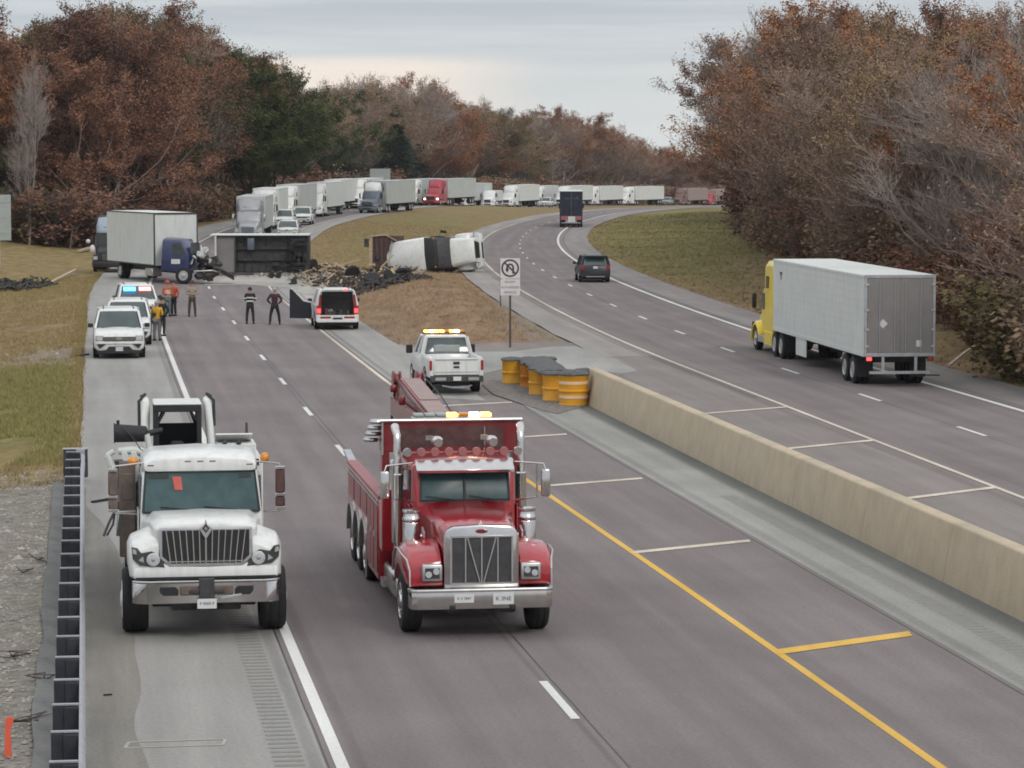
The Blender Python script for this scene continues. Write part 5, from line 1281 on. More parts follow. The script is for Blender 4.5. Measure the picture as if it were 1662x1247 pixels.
def loader(parent_loc, rz):
    t = thing('skid_steer_loader', 'white skid steer loader with a black open cab riding behind the white work truck cab', 'loader', parent_loc, rz)
    # cab frame centre x=0, facing -y ; z=0 deck
    b = MB()
    for s in (-1, 1):
        b.bb(s*.40-.045, s*.40+.045, -.55, -.46, .55, 2.28); b.bb(s*.40-.04, s*.40+.04, .45, .53, .55, 2.28)
        b.beam((s*.38, -.5, 1.98), (s*.25, -.5, 2.20), .05, .05)
    b.bb(-.44, .44, -.56, -.46, 2.20, 2.32); b.bb(-.44, .44, -.56, -.45, 1.02, 1.10); cf = b.build('cab_frame', M['black'], t, bevel=.012)
    b = MB(); b.bb(-.45, .45, -.57, .6, 2.325, 2.365); b.build('cab_roof', M['whitetrailer'], t, bevel=.03)
    b = MB(); b.bb(-.38, .38, .46, .5, .5, 1.86); b.bb(-.36, .36, -.42, .4, .45, .9)
    for s in (-1, 1): b.bb(s*.385-.012, s*.385+.012, -.45, .45, .6, 2.2)
    b.build('cab_interior', M['black'], t)
    b = MB(); b.beam((-.36, .48, 1.88), (-.24, .48, 2.2), .07, .04); b.beam((.36, .48, 1.88), (.24, .48, 2.2), .07, .04); b.beam((-.36, .48, 1.88), (.36, .48, 1.88), .04, .04); b.build('rear_window_frame', M['black'], t)
    b = MB(); b.box((0, .1, 1.15), (.46, .12, .62), rot=(-.15, 0, 0)); b.box((0, -.1, .9), (.46, .46, .12)); b.box((0, .07, 1.5), (.26, .1, .2)); b.build('seat', M['dark'], t, bevel=.05, seg=2)
    b = MB(); b.bb(-.36, .36, -.60, -.50, .45, .98); b.build('front_panel', M['dark'], t, bevel=.02)
    b = MB(); b.tube([(-.05, -.55, .85), (-.2, -.6, 1.05)], .02, 6); b.tube([(.2, -.55, .85), (.28, -.6, 1.06)], .02, 6); b.build('control_lever', M['black'], t)
    for s in (-1, 1):
        a = MB(); x = s*.56+(.02 if s > 0 else -.03)
        if s > 0: a.tube([(x-.01, .3, 2.36), (x+.0, .0, 2.30), (x+.06, -.3, 1.4), (x+.10, -.55, .55)], [.07, .075, .08, .08], 10)
        else: a.tube([(x, .3, 2.36), (x, .0, 2.30), (x-.02, -.3, 1.75), (x+.02, -.5, 1.2)], [.075, .085, .085, .07], 10)
        a.build('lift_arm', M['whitetrailer'], t, smooth=50)
        a = MB(); a.tube([(x-.09*s+s*.17, .34, 2.42), (x-s*.0, .30, 2.47), (x+s*.12, .1, 2.36), (x+s*.12, -.1, 1.9)], .03, 7); a.build('hydraulic_hose', M['black'], t)
        a = MB(); a.bb(s*.46, s*.62, -.5, 1.6, .30, .95); a.build('side_frame', M['whitetrailer'], t, bevel=.03)
        wheel(t, s*.86, -.25, .40, .28, 'alu'); wheel(t, s*.86, .95, .40, .28, 'alu')
    a = MB(); a.bb(-.45, .45, .5, 1.7, .35, 1.3); a.build('engine_cover', M['whitetrailer'], t, bevel=.06)
    return t
def grapple(loc, rz):
    t = thing('auger_attachment', 'black hydraulic drum and white ribbed claw arm stowed left of the loader cab', 'attachment', loc, rz)
    b = MB(); b.tube([(-.50, 0, .82), (-.47, 0, .82), (.08, 0, .80), (.12, 0, .80)], [.20, .175, .15, .11], 14); b.cyl((-.42, 0, .82), (-.42, 0, 1.06), .03, n=6); b.cyl((.1, 0, .8), (.40, .05, .86), .06, n=8); b.build('hydraulic_drum', M['black'], t, smooth=50)
    b = MB(); b.tube([(-.42, -.1, .50), (-.10, -.12, .52), (.22, -.15, .38), (.42, -.1, .28)], [.07, .09, .09, .07], 8); b.tube([(.10, -.1, .80), (.18, -.1, .45)], [.06, .06], 8); b.build('claw_arm', M['whitetrailer'], t, smooth=50)
    for k in range(4):
        b = MB(); x = -.36+k*.17; b.prism([(x, .50), (x+.09, .50), (x+.16, .30), (x+.13, -.02), (x+.07, -.10), (x+.08, .2), (x-.0, .38)], 'y', -.24-.02*k, -.19-.02*k); b.build('claw_tine', M['whitetrailer'], t, bevel=.01)
    b = MB(); b.tube([(-.62, -.1, .42), (-.50, -.1, .1), (-.46, -.1, -.45)], [.07, .07, .05], 8); b.tube([(-.62, -.1, .42), (-.5, -.12, .50)], .05, 7); b.build('claw_finger', M['whitetrailer'], t)
    b = MB(); b.tube([(-.35, -.2, .98), (-.15, -.22, .75), (.0, -.2, .52)], .012, 5); b.bb(-.5, .3, -.05, .3, -.6, .3); b.build('mounting_frame', M['dark'], t, bevel=.02)
    return t
# ---------------------------------------------------------------- red wrecker, front axle at the origin
def wrecker(loc, rz):
    t = thing('tow_truck', 'big red heavy wrecker with tall chrome grille and raised boom in the left lanes', 'tow truck', loc, rz)
    rd = M['red']; ch = M['chrome']
    h = MB(); h.lofty([(-1.0, [(.60, .95), (.62, 1.2), (.62, 1.84), (.52, 1.92), (0, 1.95)]), (-.2, [(.64, .9), (.68, 1.2), (.69, 1.90), (.56, 2.0), (0, 2.03)]), (1.12, [(.78, .9), (.84, 1.3), (.84, 2.0), (.72, 2.12), (0, 2.17)])]); hd = h.build('hood', rd, t, bevel=.03, seg=2)
    c = MB()
    for x in (-.44, -.30, 0, .30, .44): c.box((x, -.93, 1.965-.04*abs(x)), (.10, .05, .035))
    c.build('hood_vent', M['pinkred'], hd, bevel=.008)
    b = MB(); b.tube([(0, -.98, 1.98), (0, -.90, 2.03), (0, -.8, 2.03)], [.035, .02, .01], 6); b.build('hood_ornament', ch, hd)
    # grille shell
    g = MB()
    out = [(-.65, .88), (.65, .88), (.65, 1.80), (.60, 1.90), (.50, 1.96), (0, 1.985), (-.50, 1.96), (-.60, 1.90), (-.65, 1.80)]
    g.prism(out, 'y', -1.10, -.92); gs = g.build('grille_shell', ch, t, bevel=.03, seg=2)
    inn = [(-.52, .99), (.52, .99), (.52, 1.78), (-.52, 1.78)]
    g = MB(); g.prism(inn, 'y', -1.108, -1.05); g.build('grille_mesh', M['dark'], gs)
    g = MB()
    for x in (-.28, 0, .28): g.beam((x, -1.118, 1.0), (x, -1.118, 1.79), .022, .02)
    g.beam((-.25, -1.125, 1.79), (-.03, -1.125, .99), .03, .02); g.beam((.25, -1.125, 1.79), (.03, -1.125, .99), .03, .02)
    g.beam((-.54, -1.115, .98), (.54, -1.115, .98), .03, .03); g.beam((-.54, -1.115, 1.79), (.54, -1.115, 1.79), .03, .03); g.beam((-.53, -1.115, .98), (-.53, -1.115, 1.79), .03, .03); g.beam((.53, -1.115, .98), (.53, -1.115, 1.79), .03, .03)
    g.build('grille_bar', M['alu'], gs)
    g = MB(); g.lathe([(0, -1.125), (.10, -1.125), (.11, -1.10), (0, -1.10)], (0, 0, 0), 'y', 20); g.v = [(x, y, z*.36+1.88) for x, y, z in g.v]; g.build('oval_badge', M['dred'], gs)
    for s in (-1, 1):
        f = MB(); sec = []
        for y, zt, xo, zl in ((-1.02, 1.28, 1.22, .93), (-.98, 1.36, 1.26, .93), (-.82, 1.47, 1.29, .98), (-.5, 1.58, 1.32, 1.10), (-.1, 1.62, 1.33, 1.20), (.3, 1.58, 1.33, 1.16), (.62, 1.42, 1.32, 1.0), (.8, 1.1, 1.31, .8)):
            sec.append([(s*.66, y, zl), (s*.68, y, zt+.02), (s*.92, y, zt), (s*(xo-.10), y, zt-.05), (s*xo, y, zt-.17), (s*xo, y, zl)])
        f.loft(sec); fn = f.build('fender', rd, t, bevel=.02, seg=2)
        f = MB(); f.tube([(s*(1.23+.11*sstep(-1.02, -.4, y)), y-.004, z) for y, z in ((-1.03, .93), (-1.0, 1.2), (-.82, 1.36), (-.5, 1.45), (-.1, 1.48), (.3, 1.44), (.62, 1.28), (.8, .98))], .018, 6); f.build('fender_trim', M['alu'], fn)
        d = MB(); d.bb(s*.68, s*1.03, -1.13, -.95, 1.03, 1.32); hl = d.build('headlight', M['alu'], fn, bevel=.03, seg=2)
        d = MB(); d.bb(s*.73, s*.98, -1.145, -1.10, 1.08, 1.26); d.build('housing', M['dark'], hl)
        d = MB(); d.lathe([(0, -1.16), (.055, -1.16), (.06, -1.14), (0, -1.14)], (s*.79, 0, 1.20), 'y', 14); d.lathe([(0, -1.16), (.055, -1.16), (.06, -1.14), (0, -1.14)], (s*.92, 0, 1.15), 'y', 14); d.build('lens', M['headlamp'], hl)
        wheel(t, s*1.29, 0, .54, .34, 'chrome')
        for y in (6.3, 7.65, 9.0): wheel(t, s*1.30, y, .53, .28, 'chrome', dual=(y > 7))
    pr = [(-1.26, .25), (-1.22, 0), (-1.12, -.06), (1.12, -.06), (1.22, 0), (1.26, .25), (1.2, .25), (1.15, .05), (-1.15, .05), (-1.2, .25)]
    b = MB(); b.prism([(x, y-1.16) for x, y in pr], 'z', .55, .89); bp = b.build('bumper', ch, t, bevel=.02, seg=2)
    b = MB(); b.prism([(x*1.005, y-1.165) for x, y in pr], 'z', .84, .90); b.build('bumper_lip', M['alu'], bp, bevel=.01)
    for x in (-.52, .52): b = MB(); b.bb(x-.05, x+.05, -1.27, -1.2, .53, .62); b.build('tow_hook', M['black'], bp, bevel=.015)
    plate(t, -.32, -1.235, .74, 'K 3 1847', .34, .15, txt=.065); plate(t, .36, -1.24, .725, 'K 3NE', .36, .20, txt=.10)
    b = MB(); b.bb(-.60, .60, -1.0, -.4, .45, .95); b.bb(-.45, .45, -.9, 10.5, .6, .92); b.bb(-.95, .95, -.12, .12, .42, .62); b.build('chassis', M['under'], t, bevel=.02)
    # cab
    c = MB(); c.lofty([(1.10, [(.84, .9), (.86, 1.2), (.86, 2.12), (.82, 2.15), (0, 2.16)]), (1.28, [(.92, .85), (.95, 1.3), (.93, 2.74), (.84, 2.82), (0, 2.86)]), (2.75, [(.95, .85), (.98, 1.3), (.96, 2.78), (.86, 2.92), (0, 2.98)])]); cb = c.build('cab', rd, t, bevel=.02, seg=2)
    w = MB(); w.bb(-.79, .79, 0, .02, 0, 1)
    w.v = [(x*(1-.02*z), 1.085+z*.145+y, 2.165+z*.56) for x, y, z in w.v]; ws = w.build('windshield', M['teal'], t, bevel=.01)
    w = MB(); w.beam((0, 1.07, 2.16), (0, 1.215, 2.74), .04, .03); 
    for s in (-1, 1): w.beam((s*.80, 1.08, 2.15), (s*.785, 1.22, 2.75), .035, .03)
    w.beam((-.8, 1.075, 2.155), (.8, 1.075, 2.155), .03, .02); w.build('windshield_frame', M['black'], ws)
    w = MB(); w.tube([(-.70, 1.055, 2.25), (-.2, 1.05, 2.18)], .010, 5); w.tube([(.08, 1.055, 2.25), (.5, 1.05, 2.18)], .010, 5); w.build('wiper', M['black'], ws)
    v = MB(); v.prism([(.98, 2.66), (1.28, 2.82), (1.28, 2.87), (.95, 2.72)], 'x', -.88, .88); v.build('sun_visor', ch, t, bevel=.008)
    rk = MB(); rk.tube([(-1.02, 1.5, 2.98), (1.02, 1.5, 2.98)], .02, 8); rr = rk.build('light_rack', M['pinkred'], t)
    for i in range(9):
        x = lerp(-1.0, 1.0, i/8); l = MB(); l.lathe([(0, 1.36), (.075, 1.36), (.085, 1.40), (.05, 1.5), (0, 1.52)], (x, 0, 3.0), 'y', 12); l.build('roof_lamp', M['chrome'] if i in (0, 8) else M['pinkred'], rr)
    for x in (-.42, .58):
        l = MB(); l.ball((x, 1.8, 3.17), .12, 12, sz=.7); l.tube([(x, 2.0, 3.15), (x, 1.6, 3.15), (x, 1.55, 3.15)], [.03, .05, .08], 8); l.box((x-.14, 1.8, 3.22), (.14, .1, .08)); l.build('air_horn', M['chrome'], t, smooth=50)
    for s in (-1, 1):
        b = MB(); b.prism([(1.40, 2.12), (2.30, 2.10), (2.30, 2.68), (1.42, 2.68)], 'x', s*.93, s*.968); b.build('side_window', M['glass'], t)
        b = MB(); b.bb(s*.975-.01, s*.975+.012, 1.3, 2.4, 1.0, 2.06); dr = b.build('door', rd, t, bevel=.01)
        b = MB(); b.bb(s*.985, s*1.01, 2.2, 2.35, 1.85, 1.9); b.build('handle', ch, dr)
        b = MB(); b.tube([(s*1.13, 1.9, .95), (s*1.13, 1.9, 3.12), (s*1.13, 1.93, 3.25), (s*1.15, 2.02, 3.36), (s*1.15, 2.10, 3.40)], [.07, .07, .072, .075, .08], 14); st = b.build('exhaust_stack', ch, t, smooth=50)
        b = MB(); b.lathe([(.08, 1.3), (.105, 1.32), (.105, 2.55), (.08, 2.57)], (s*1.13, 1.9, 0), 'z', 16); b.build('heat_shield', M['chrome'], st)
        b = MB(); b.lathe([(.09, 1.28), (.155, 1.30), (.16, 1.36), (.16, 1.84), (.15, 1.86), (.165, 1.88), (.165, 1.93), (.15, 1.95), (.14, 2.02), (.165, 2.04), (.165, 2.08), (.09, 2.10)], (s*1.03, .5, 0), 'z', 20); b.cyl((s*.85, .5, 1.6), (s*1.0, .5, 1.6), .05); b.build('air_cleaner', ch, t, smooth=40)
        b = MB(); b.box((s*1.45, 1.0, 2.46), (.17, .10, .50)); mo = b.build('mirror', ch, t, bevel=.04, seg=2)
        b = MB(); b.tube([(s*1.45, 1.02, 2.70), (s*1.42, 1.05, 2.80), (s*.93, 1.3, 2.82)], .016, 6); b.build('mirror_bracket', ch, mo)
        b = MB(); b.tube([(s*1.30, 1.05, 2.80), (s*1.30, 1.05, 2.2), (s*1.0, 1.15, 2.15), (s*.92, 1.2, 2.13)], .018, 6); b.build('mirror_bracket', ch, mo)
        b = MB(); b.bb(s*1.08-.2, s*1.08+.2, 1.1, 2.9, .40, .85); b.build('fuel_tank', ch, t, bevel=.08, seg=3)
        b = MB(); b.box((s*.87, .1, 1.72), (.03, .3, .10), rot=(.25, 0, 0)); b.build('hood_badge', M['alu'], hd)
    # body behind the cab
    b = MB(); b.bb(-1.30, 1.30, 3.0, 3.62, 1.0, 2.15); b.build('front_cabinet', rd, t, bevel=.02)
    b = MB(); b.bb(-1.30, 1.30, 3.05, 3.5, 2.84, 3.42); hb = b.build('headboard', M['dred'], t, bevel=.02)
    b = MB(); b.bb(-.98, .98, 3.03, 3.05, 2.90, 3.30); b.build('headboard_mesh', M['brownmet'], hb)
    b = MB(); b.tube([(-1.32, 3.0, 3.43), (1.32, 3.0, 3.43)], .03, 8); b.tube([(-1.28, 3.02, 3.43), (-1.28, 3.02, 2.8)], .02, 6); b.tube([(.62, 3.01, 3.3), (.62, 3.01, 2.95)], .015, 6); b.build('headboard_rail', M['alu'], hb)
    for s in (-1, 1): b = MB(); b.bb(s*1.22-.07, s*1.22+.07, 3.05, 3.4, 2.1, 2.85); b.build('headboard_leg', M['dred'], t, bevel=.01)
    lb = MB(); lb.bb(-.72, .78, 3.08, 3.34, 3.44, 3.48); lo = lb.build('light_bar', M['alu'], t, bevel=.01)
    for i in range(7):
        x0 = lerp(-.70, .77, i/7); l = MB(); l.bb(x0+.01, x0+.20, 3.07, 3.33, 3.482, 3.545); l.build('beacon', M[{3: 'amber', 5: 'amberhot', 4: 'amberoff', 6: 'amber'}.get(i, 'signback')], lo, bevel=.015)
    for k in range(4): b = MB(); b.lathe([(.0, 0), (.13, 0), (.15, .04), (.13, .08), (0, .08)], (-1.36-.03*k, 3.2+.1*k, 3.36-.12*k), 'z', 14); b.build('strap_reel', M['alu'], hb)
    for s in (-1, 1):
        b = MB(); b.prism([(3.62, .38), (5.6, .38), (5.6, 1.1), (9.9, 1.1), (9.9, 1.75), (9.6, 1.92), (3.62, 1.92)], 'x', s*1.05, s*1.31); sd = b.build('body_side', rd, t, bevel=.015)
        b = MB()
        for y in (3.65, 4.35, 5.0): b.bb(s*1.312, s*1.325, y+.04, y+.60, .5, 1.75)
        for y in (5.7, 7.0, 8.35): b.bb(s*1.312, s*1.325, y+.05, y+1.2, 1.32, 1.78)
        b.build('locker_door', M['pinkred'] if s < 0 else rd, sd, bevel=.006)
        b = MB()
        for y in (4.0, 4.7, 5.3): b.bb(s*1.326, s*1.35, y, y+.12, 1.15, 1.25)
        b.bb(s*1.326, s*1.335, 3.7, 9.8, 1.80, 1.83); b.build('locker_latch', M['alu'], sd)
        for y in (6.3, 7.65, 9.0):
            b = MB(); sec = []
            for k in range(9):
                a = math.pi*(k/8); yy = y-.66*math.cos(a); z = .58+.62*math.sin(a); sec.append([(s*1.0, yy, z), (s*1.36, yy, z-.0), (s*1.36, yy, z+.03), (s*1.0, yy, z+.04)])
            b.loft(sec); b.build('wheel_fender', M['alu'], sd)
        b = MB(); b.bb(s*1.20-.13, s*1.20+.11, 3.4, 9.9, 1.925, 1.99); b.build('deck_rail', M['pinkred'], t, bevel=.01)
        b = MB(); b.beam((s*1.2, 9.9, 1.95), (s*1.2, 11.2, 2.05), .16, .07); b.build('tail_rail', M['alu'], t, bevel=.01)
        b = MB(); b.bb(s*1.33, s*1.36, 5.62, 5.66, .15, 1.0); b.build('mud_flap', M['alu'], t)
        b = MB(); b.bb(s*.95, s*1.3, 2.9, 3.3, .35, .5); b.build('step', M['alu'], t)
    b = MB(); b.bb(-1.05, 1.05, 3.62, 10.4, 1.15, 1.35); b.build('deck', M['dark'], t)
    b = MB(); b.prism([(4.2, 1.3), (6.2, 1.3), (5.4, 2.9), (4.4, 3.1)], 'x', -.35, .35); b.build('mast', M['dred'], t, bevel=.02)
    b = MB(); b.prism([(4.0, 2.95), (4.0, 3.30), (10.0, 3.66), (10.3, 3.5), (10.2, 3.22)], 'x', -.26, .26); bm_ = b.build('boom', M['dred'], t, bevel=.02)
    b = MB(); b.prism([(4.0, 3.31), (4.0, 3.335), (9.9, 3.685), (9.9, 3.66)], 'x', -.21, .21); b.build('boom_top', M['pinkred'], bm_, bevel=.004)
    b = MB(); b.prism([(4.0, 3.342), (4.0, 3.352), (6.5, 3.50), (6.5, 3.49)], 'x', -.2, .2); b.prism([(6.65, 3.50), (6.65, 3.51), (9.6, 3.685), (9.6, 3.67)], 'x', -.17, .2); b.build('boom_plate', M['dusty'], bm_)
    for s in (-1, 1):
        b = MB(); b.lathe([(0, -.09), (.19, -.09), (.20, -.06), (.14, -.03), (.14, .03), (.20, .06), (.19, .09), (0, .09)], (s*.24, 10.25, 3.62), 'x', 18); b.build('boom_sheave', M['dred'], bm_, smooth=40)
        b = MB(); b.tube([(s*.28, 10.1, 3.50), (s*.50, 10.3, 1.4)], .03, 6); b.tube([(s*.26, 4.2, 3.3), (s*.34, 7.4, 3.52), (s*.3, 10.1, 3.72)], .014, 5); b.build('winch_cable', M['black'], bm_)
    b = MB(); b.bb(-.40, -.28, 5, 10, 2.9, 3.3); b.cyl((-.42, 9.2, 3.45), (-.42, 9.2, 3.6), .07); b.cyl((-.42, 7.6, 3.32), (-.42, 7.6, 3.5), .07); b.build('outer_boom', M['dred'], bm_, bevel=.02)
    b = MB(); b.tube([(0, 4.6, 1.5), (.0, 8.0, 3.2)], .10, 10); b.build('boom_cylinder', ch, t)
    b = MB(); b.bb(-.55, .55, 4.6, 5.4, 1.36, 1.95); b.build('winch_drum', M['dred'], t, bevel=.05)
    q = random.Random(77)
    for k in range(9):
        b = MB(); x = q.uniform(-.95, .95); y = q.uniform(3.8, 9.4); b.box((x, y, 1.35+.3), (q.uniform(.2, .5), q.uniform(.3, .7), q.uniform(.4, .8))); b.build('deck_box', M[q.choice(['dred', 'dark', 'alu', 'black', 'dred'])], t, bevel=.03)
    for s in (-1, 1):
        b = MB(); b.tube([(s*.95, 3.3, 2.2), (s*.98, 3.1, 2.5), (s*.80, 3.0, 2.85)], .035, 7); b.tube([(s*.7, 3.1, 2.15), (s*.72, 2.95, 2.6), (s*.6, 3.0, 2.85)], .025, 6); b.build('air_line', M['black'], t)
        b = MB(); b.box((s*1.05, 2.98, 2.62), (.20, .12, .20)); b.build('work_lamp', M['headlamp'], t, bevel=.03)
    b = MB(); b.bb(-.9, .9, 9.9, 10.6, .7, 1.4); b.beam((0, 10.4, .8), (0, 11.8, .55), .3, .25); b.build('underlift', M['dred'], t, bevel=.02)
    return t
HD = .1465
service = service_truck(PX(331, 51.0), HD)
def local(o, x, y, z): return Matrix.Translation(o.location) @ Matrix.Rotation(o.rotation_euler[2], 4, 'Z') @ Vector((x, y, z))
loader(local(service, -.30, 4.35, 1.31), HD)
grapple(local(service, -1.0, 3.35, 2.35), HD)
wrecker(PX(768, 51.0), HD)
# ---------------------------------------------------------------- people
def rcol(name, c): return mat(name, c, .85, 0, .2, 8)
PM = {'tan': rcol('tan_shirt', (.30, .25, .19)), 'brn': rcol('brown_trousers', (.07, .045, .035)), 'blk': rcol('black_cloth', (.015, .015, .02)), 'mar': rcol('dark_maroon_cloth', (.045, .018, .028)),
      'yel': rcol('mustard_jacket', (.58, .33, .02)), 'gry': rcol('grey_trousers', (.16, .15, .16)), 'grn': rcol('grey_green_trousers', (.12, .17, .15)), 'vest': rcol('cream_vest', (.55, .42, .32)), 'org': rcol('red_orange_cloth', (.42, .09, .04)), 'ref': rcol('reflective_band', (.65, .66, .62)), 'shoe': rcol('shoe_leather', (.015, .013, .012)), 'hair': rcol('dark_hair', (.03, .02, .015)), 'ghair': rcol('grey_hair', (.35, .33, .32)), 'pale': rcol('pale_green_cloth', (.5, .55, .45))}
def skinmesh(name, V, E, rad, m, parent, lvl=1):
    me = bpy.data.meshes.new(name); me.from_pydata([tuple(v) for v in V], E, []); me.materials.append(m)
    o = bpy.data.objects.new(name, me); link(o, parent)
    md = o.modifiers.new('skin', 'SKIN'); md.use_smooth_shade = True
    for i, r in enumerate(rad):
        sv = me.skin_vertices[0].data[i]; sv.radius = (r, r) if isinstance(r, (int, float)) else r; sv.use_root = (i == 0)
    sb = o.modifiers.new('sub', 'SUBSURF'); sb.levels = lvl; sb.render_levels = lvl; return o
def person(px, py, label, jacket, trousers, hair='hair', face=0, stance=.16, arms='down', H=1.80, hat=None, bands=False, vest=None, group='people standing on the closed lanes', lean=0):
    p = at(px, py); k = H/1.80; t = thing('person', label, 'person', p, face, group)   # face 0 = towards the camera (-y)
    def S(*a): return Vector(a)*k
    hips = [S(s*.09, 0, .92) for s in (-1, 1)]; knees = [S(s*(stance*.75+.02), -.03, .50) for s in (-1, 1)]; ank = [S(s*stance, .02, .08) for s in (-1, 1)]
    sh = [S(s*.19, lean*.0, 1.46) for s in (-1, 1)]
    if arms == 'down': el = [S(s*.27, .03, 1.18) for s in (-1, 1)]; hn = [S(s*.26, -.06, .93) for s in (-1, 1)]
    elif arms == 'hips': el = [S(s*.36, .06, 1.20) for s in (-1, 1)]; hn = [S(s*.19, -.06, 1.02) for s in (-1, 1)]
    else: el = [S(s*.26, -.02, 1.18) for s in (-1, 1)]; hn = [S(s*.07, -.24, 1.16) for s in (-1, 1)]
    V = [S(0, 0, .95), S(0, 0, 1.18), S(0, .01, 1.40), S(0, 0, 1.53), S(0, -.01, 1.60), S(0, -.01, 1.70), S(0, -.01, 1.76)]; E = [(i, i+1) for i in range(6)]; rd = [.09, .08, .08, .055, .085, .095, .06]
    for i in (0, 1):
        a = len(V); V += [sh[i], el[i], hn[i]]; rd += [.04, .035, .028]; E += [(2, a), (a, a+1), (a+1, a+2)]
        d = (hn[i]-el[i]).normalized(); side = d.cross(Vector((0, 1, 0))).normalized()
        palm = hn[i]+d*.05; b = len(V); V.append(palm); rd.append((.032, .018)); E.append((a+2, b))
        for j in range(4):
            q = palm+side*(j-1.5)*.018+d*.03; e = q+d*(.055-.006*abs(j-1.3))+Vector((0, -.018, 0)); V += [q, e]; rd += [.009, .007]; E += [(b, len(V)-2), (len(V)-2, len(V)-1)]
        q = hn[i]+d*.02+side*(-.035 if i else .035); V += [q, q+d*.035]; rd += [.010, .008]; E += [(a+2, len(V)-2), (len(V)-2, len(V)-1)]
        a = len(V); V += [hips[i], knees[i], ank[i]]; rd += [.08, .055, .035]; E += [(0, a), (a, a+1), (a+1, a+2)]
    rd = [tuple(x*k for x in r) if isinstance(r, tuple) else r*k for r in rd]
    skinmesh('body', V, E, rd, M['skin'], t)
    f = MB(); z0 = 1.68*k
    f.ball((0, -.105*k, z0-.02), .018*k, 6)
    for s in (-1, 1): f.ball((s*.092*k, 0, z0), .022*k, 6, sz=1.3)
    f.build('nose_and_ears', M['skin'], t)
    f = MB()
    for s in (-1, 1): f.ball((s*.034*k, -.092*k, z0+.012), .010*k, 6)
    f.box((0, -.097*k, z0-.06), (.045*k, .008, .008)); f.build('eyes_and_mouth', PM['hair'], t)
    # clothes
    V = [S(0, 0, .90), S(0, 0, 1.05), S(0, 0, 1.20), S(0, .01, 1.40), S(0, .0, 1.49)]; E = [(i, i+1) for i in range(4)]; rd = [(.165, .13), (.155, .125), (.16, .13), (.17, .13), .085]
    for i in (0, 1):
        a = len(V); V += [sh[i], el[i], hn[i]]; rd += [.078, .062, .045]; E += [(3, a), (a, a+1), (a+1, a+2)]
    skinmesh('jacket', V, E, [tuple(x*k for x in r) if isinstance(r, tuple) else r*k for r in rd], PM[jacket], t)
    V = [S(0, 0, .98)]; E = []; rd = [.145]
    for i in (0, 1):
        a = len(V); V += [hips[i], knees[i], ank[i]]; rd += [.105, .078, .065]; E += [(0, a), (a, a+1), (a+1, a+2)]
    skinmesh('trousers', V, E, [r*k for r in rd], PM[trousers], t)
    for i in (0, 1):
        b = MB(); b.box((ank[i].x, ank[i].y-.06*k, .045), (.10*k, .28*k, .09)); b.build('shoe', PM['shoe'], t, bevel=.03, seg=2)
    b = MB(); b.ball((0, .012*k, 1.715*k), .112*k, 12, sz=1.0); b.v = [(x, y, max(z, 1.70*k-.25*(y))) for x, y, z in b.v]; b.build('hair', PM[hair], t)
    if hat:
        b = MB(); b.lathe([(.0, 1.88*k), (.08*k, 1.87*k), (.115*k, 1.80*k), (.12*k, 1.76*k), (.16*k, 1.745*k), (.16*k, 1.74*k), (0, 1.74*k)], (0, 0, 0), 'z', 16); b.build('hat', PM[hat], t)
    if bands:
        for z, r in ((1.30, .186), (1.13, .176)):
            b = MB(); b.lathe([(r*k, (z-.03)*k), (r*k+.006, (z-.03)*k), (r*k+.006, (z+.03)*k), (r*k, (z+.03)*k)], (0, 0, 0), 'z', 20); b.v = [(x*1.02, y*.84, z_) for x, y, z_ in b.v]; b.build('reflective_band', PM['ref'], t)
        for i in (0, 1):
            c = sh[i].lerp(el[i], .7); b = MB(); d = (el[i]-sh[i]).normalized()*.03; b.cyl(c-d, c+d, .074*k, n=12); b.build('sleeve_band', PM['ref'], t)
    if vest:
        b = MB(); b.loft([[(.185*k*math.cos(a), .155*k*math.sin(a), z*k) for a in [2*math.pi*i/16 for i in range(16)]] for z in (1.0, 1.2, 1.38)], caps=False); b.build('vest', PM[vest], t, smooth=60)
    return t
person(255, 553, 'person in a mustard yellow jacket and grey trousers beside the front police car', 'yel', 'gry', hair='ghair', face=math.pi*.95, arms='front', stance=.13, H=1.78)
person(263, 546, 'person in black with pale sleeves half hidden behind the yellow jacket', 'blk', 'blk', face=math.pi*.9, vest=None, arms='hips', stance=.1)
person(272, 514, 'person in a cream vest and grey green trousers with a red orange hat', 'org', 'grn', face=.4, vest='vest', hat='org', arms='front', stance=.11)
person(282, 513, 'person in a red orange top and dark trousers behind the cream vest', 'org', 'blk', face=-.4, arms='down', stance=.1)
person(312, 514, 'officer in a tan shirt and dark brown trousers standing alone by the lane dashes', 'tan', 'brn', face=.1, arms='front', hat='brn')
person(406, 526, 'person in a black jacket with two pale reflective stripes, back turned', 'blk', 'blk', face=math.pi, arms='front', bands=True, stance=.17)
person(446, 527, 'person in a dark maroon jacket standing legs apart, back turned', 'mar', 'blk', hair='ghair', face=math.pi*1.02, arms='hips', stance=.24)
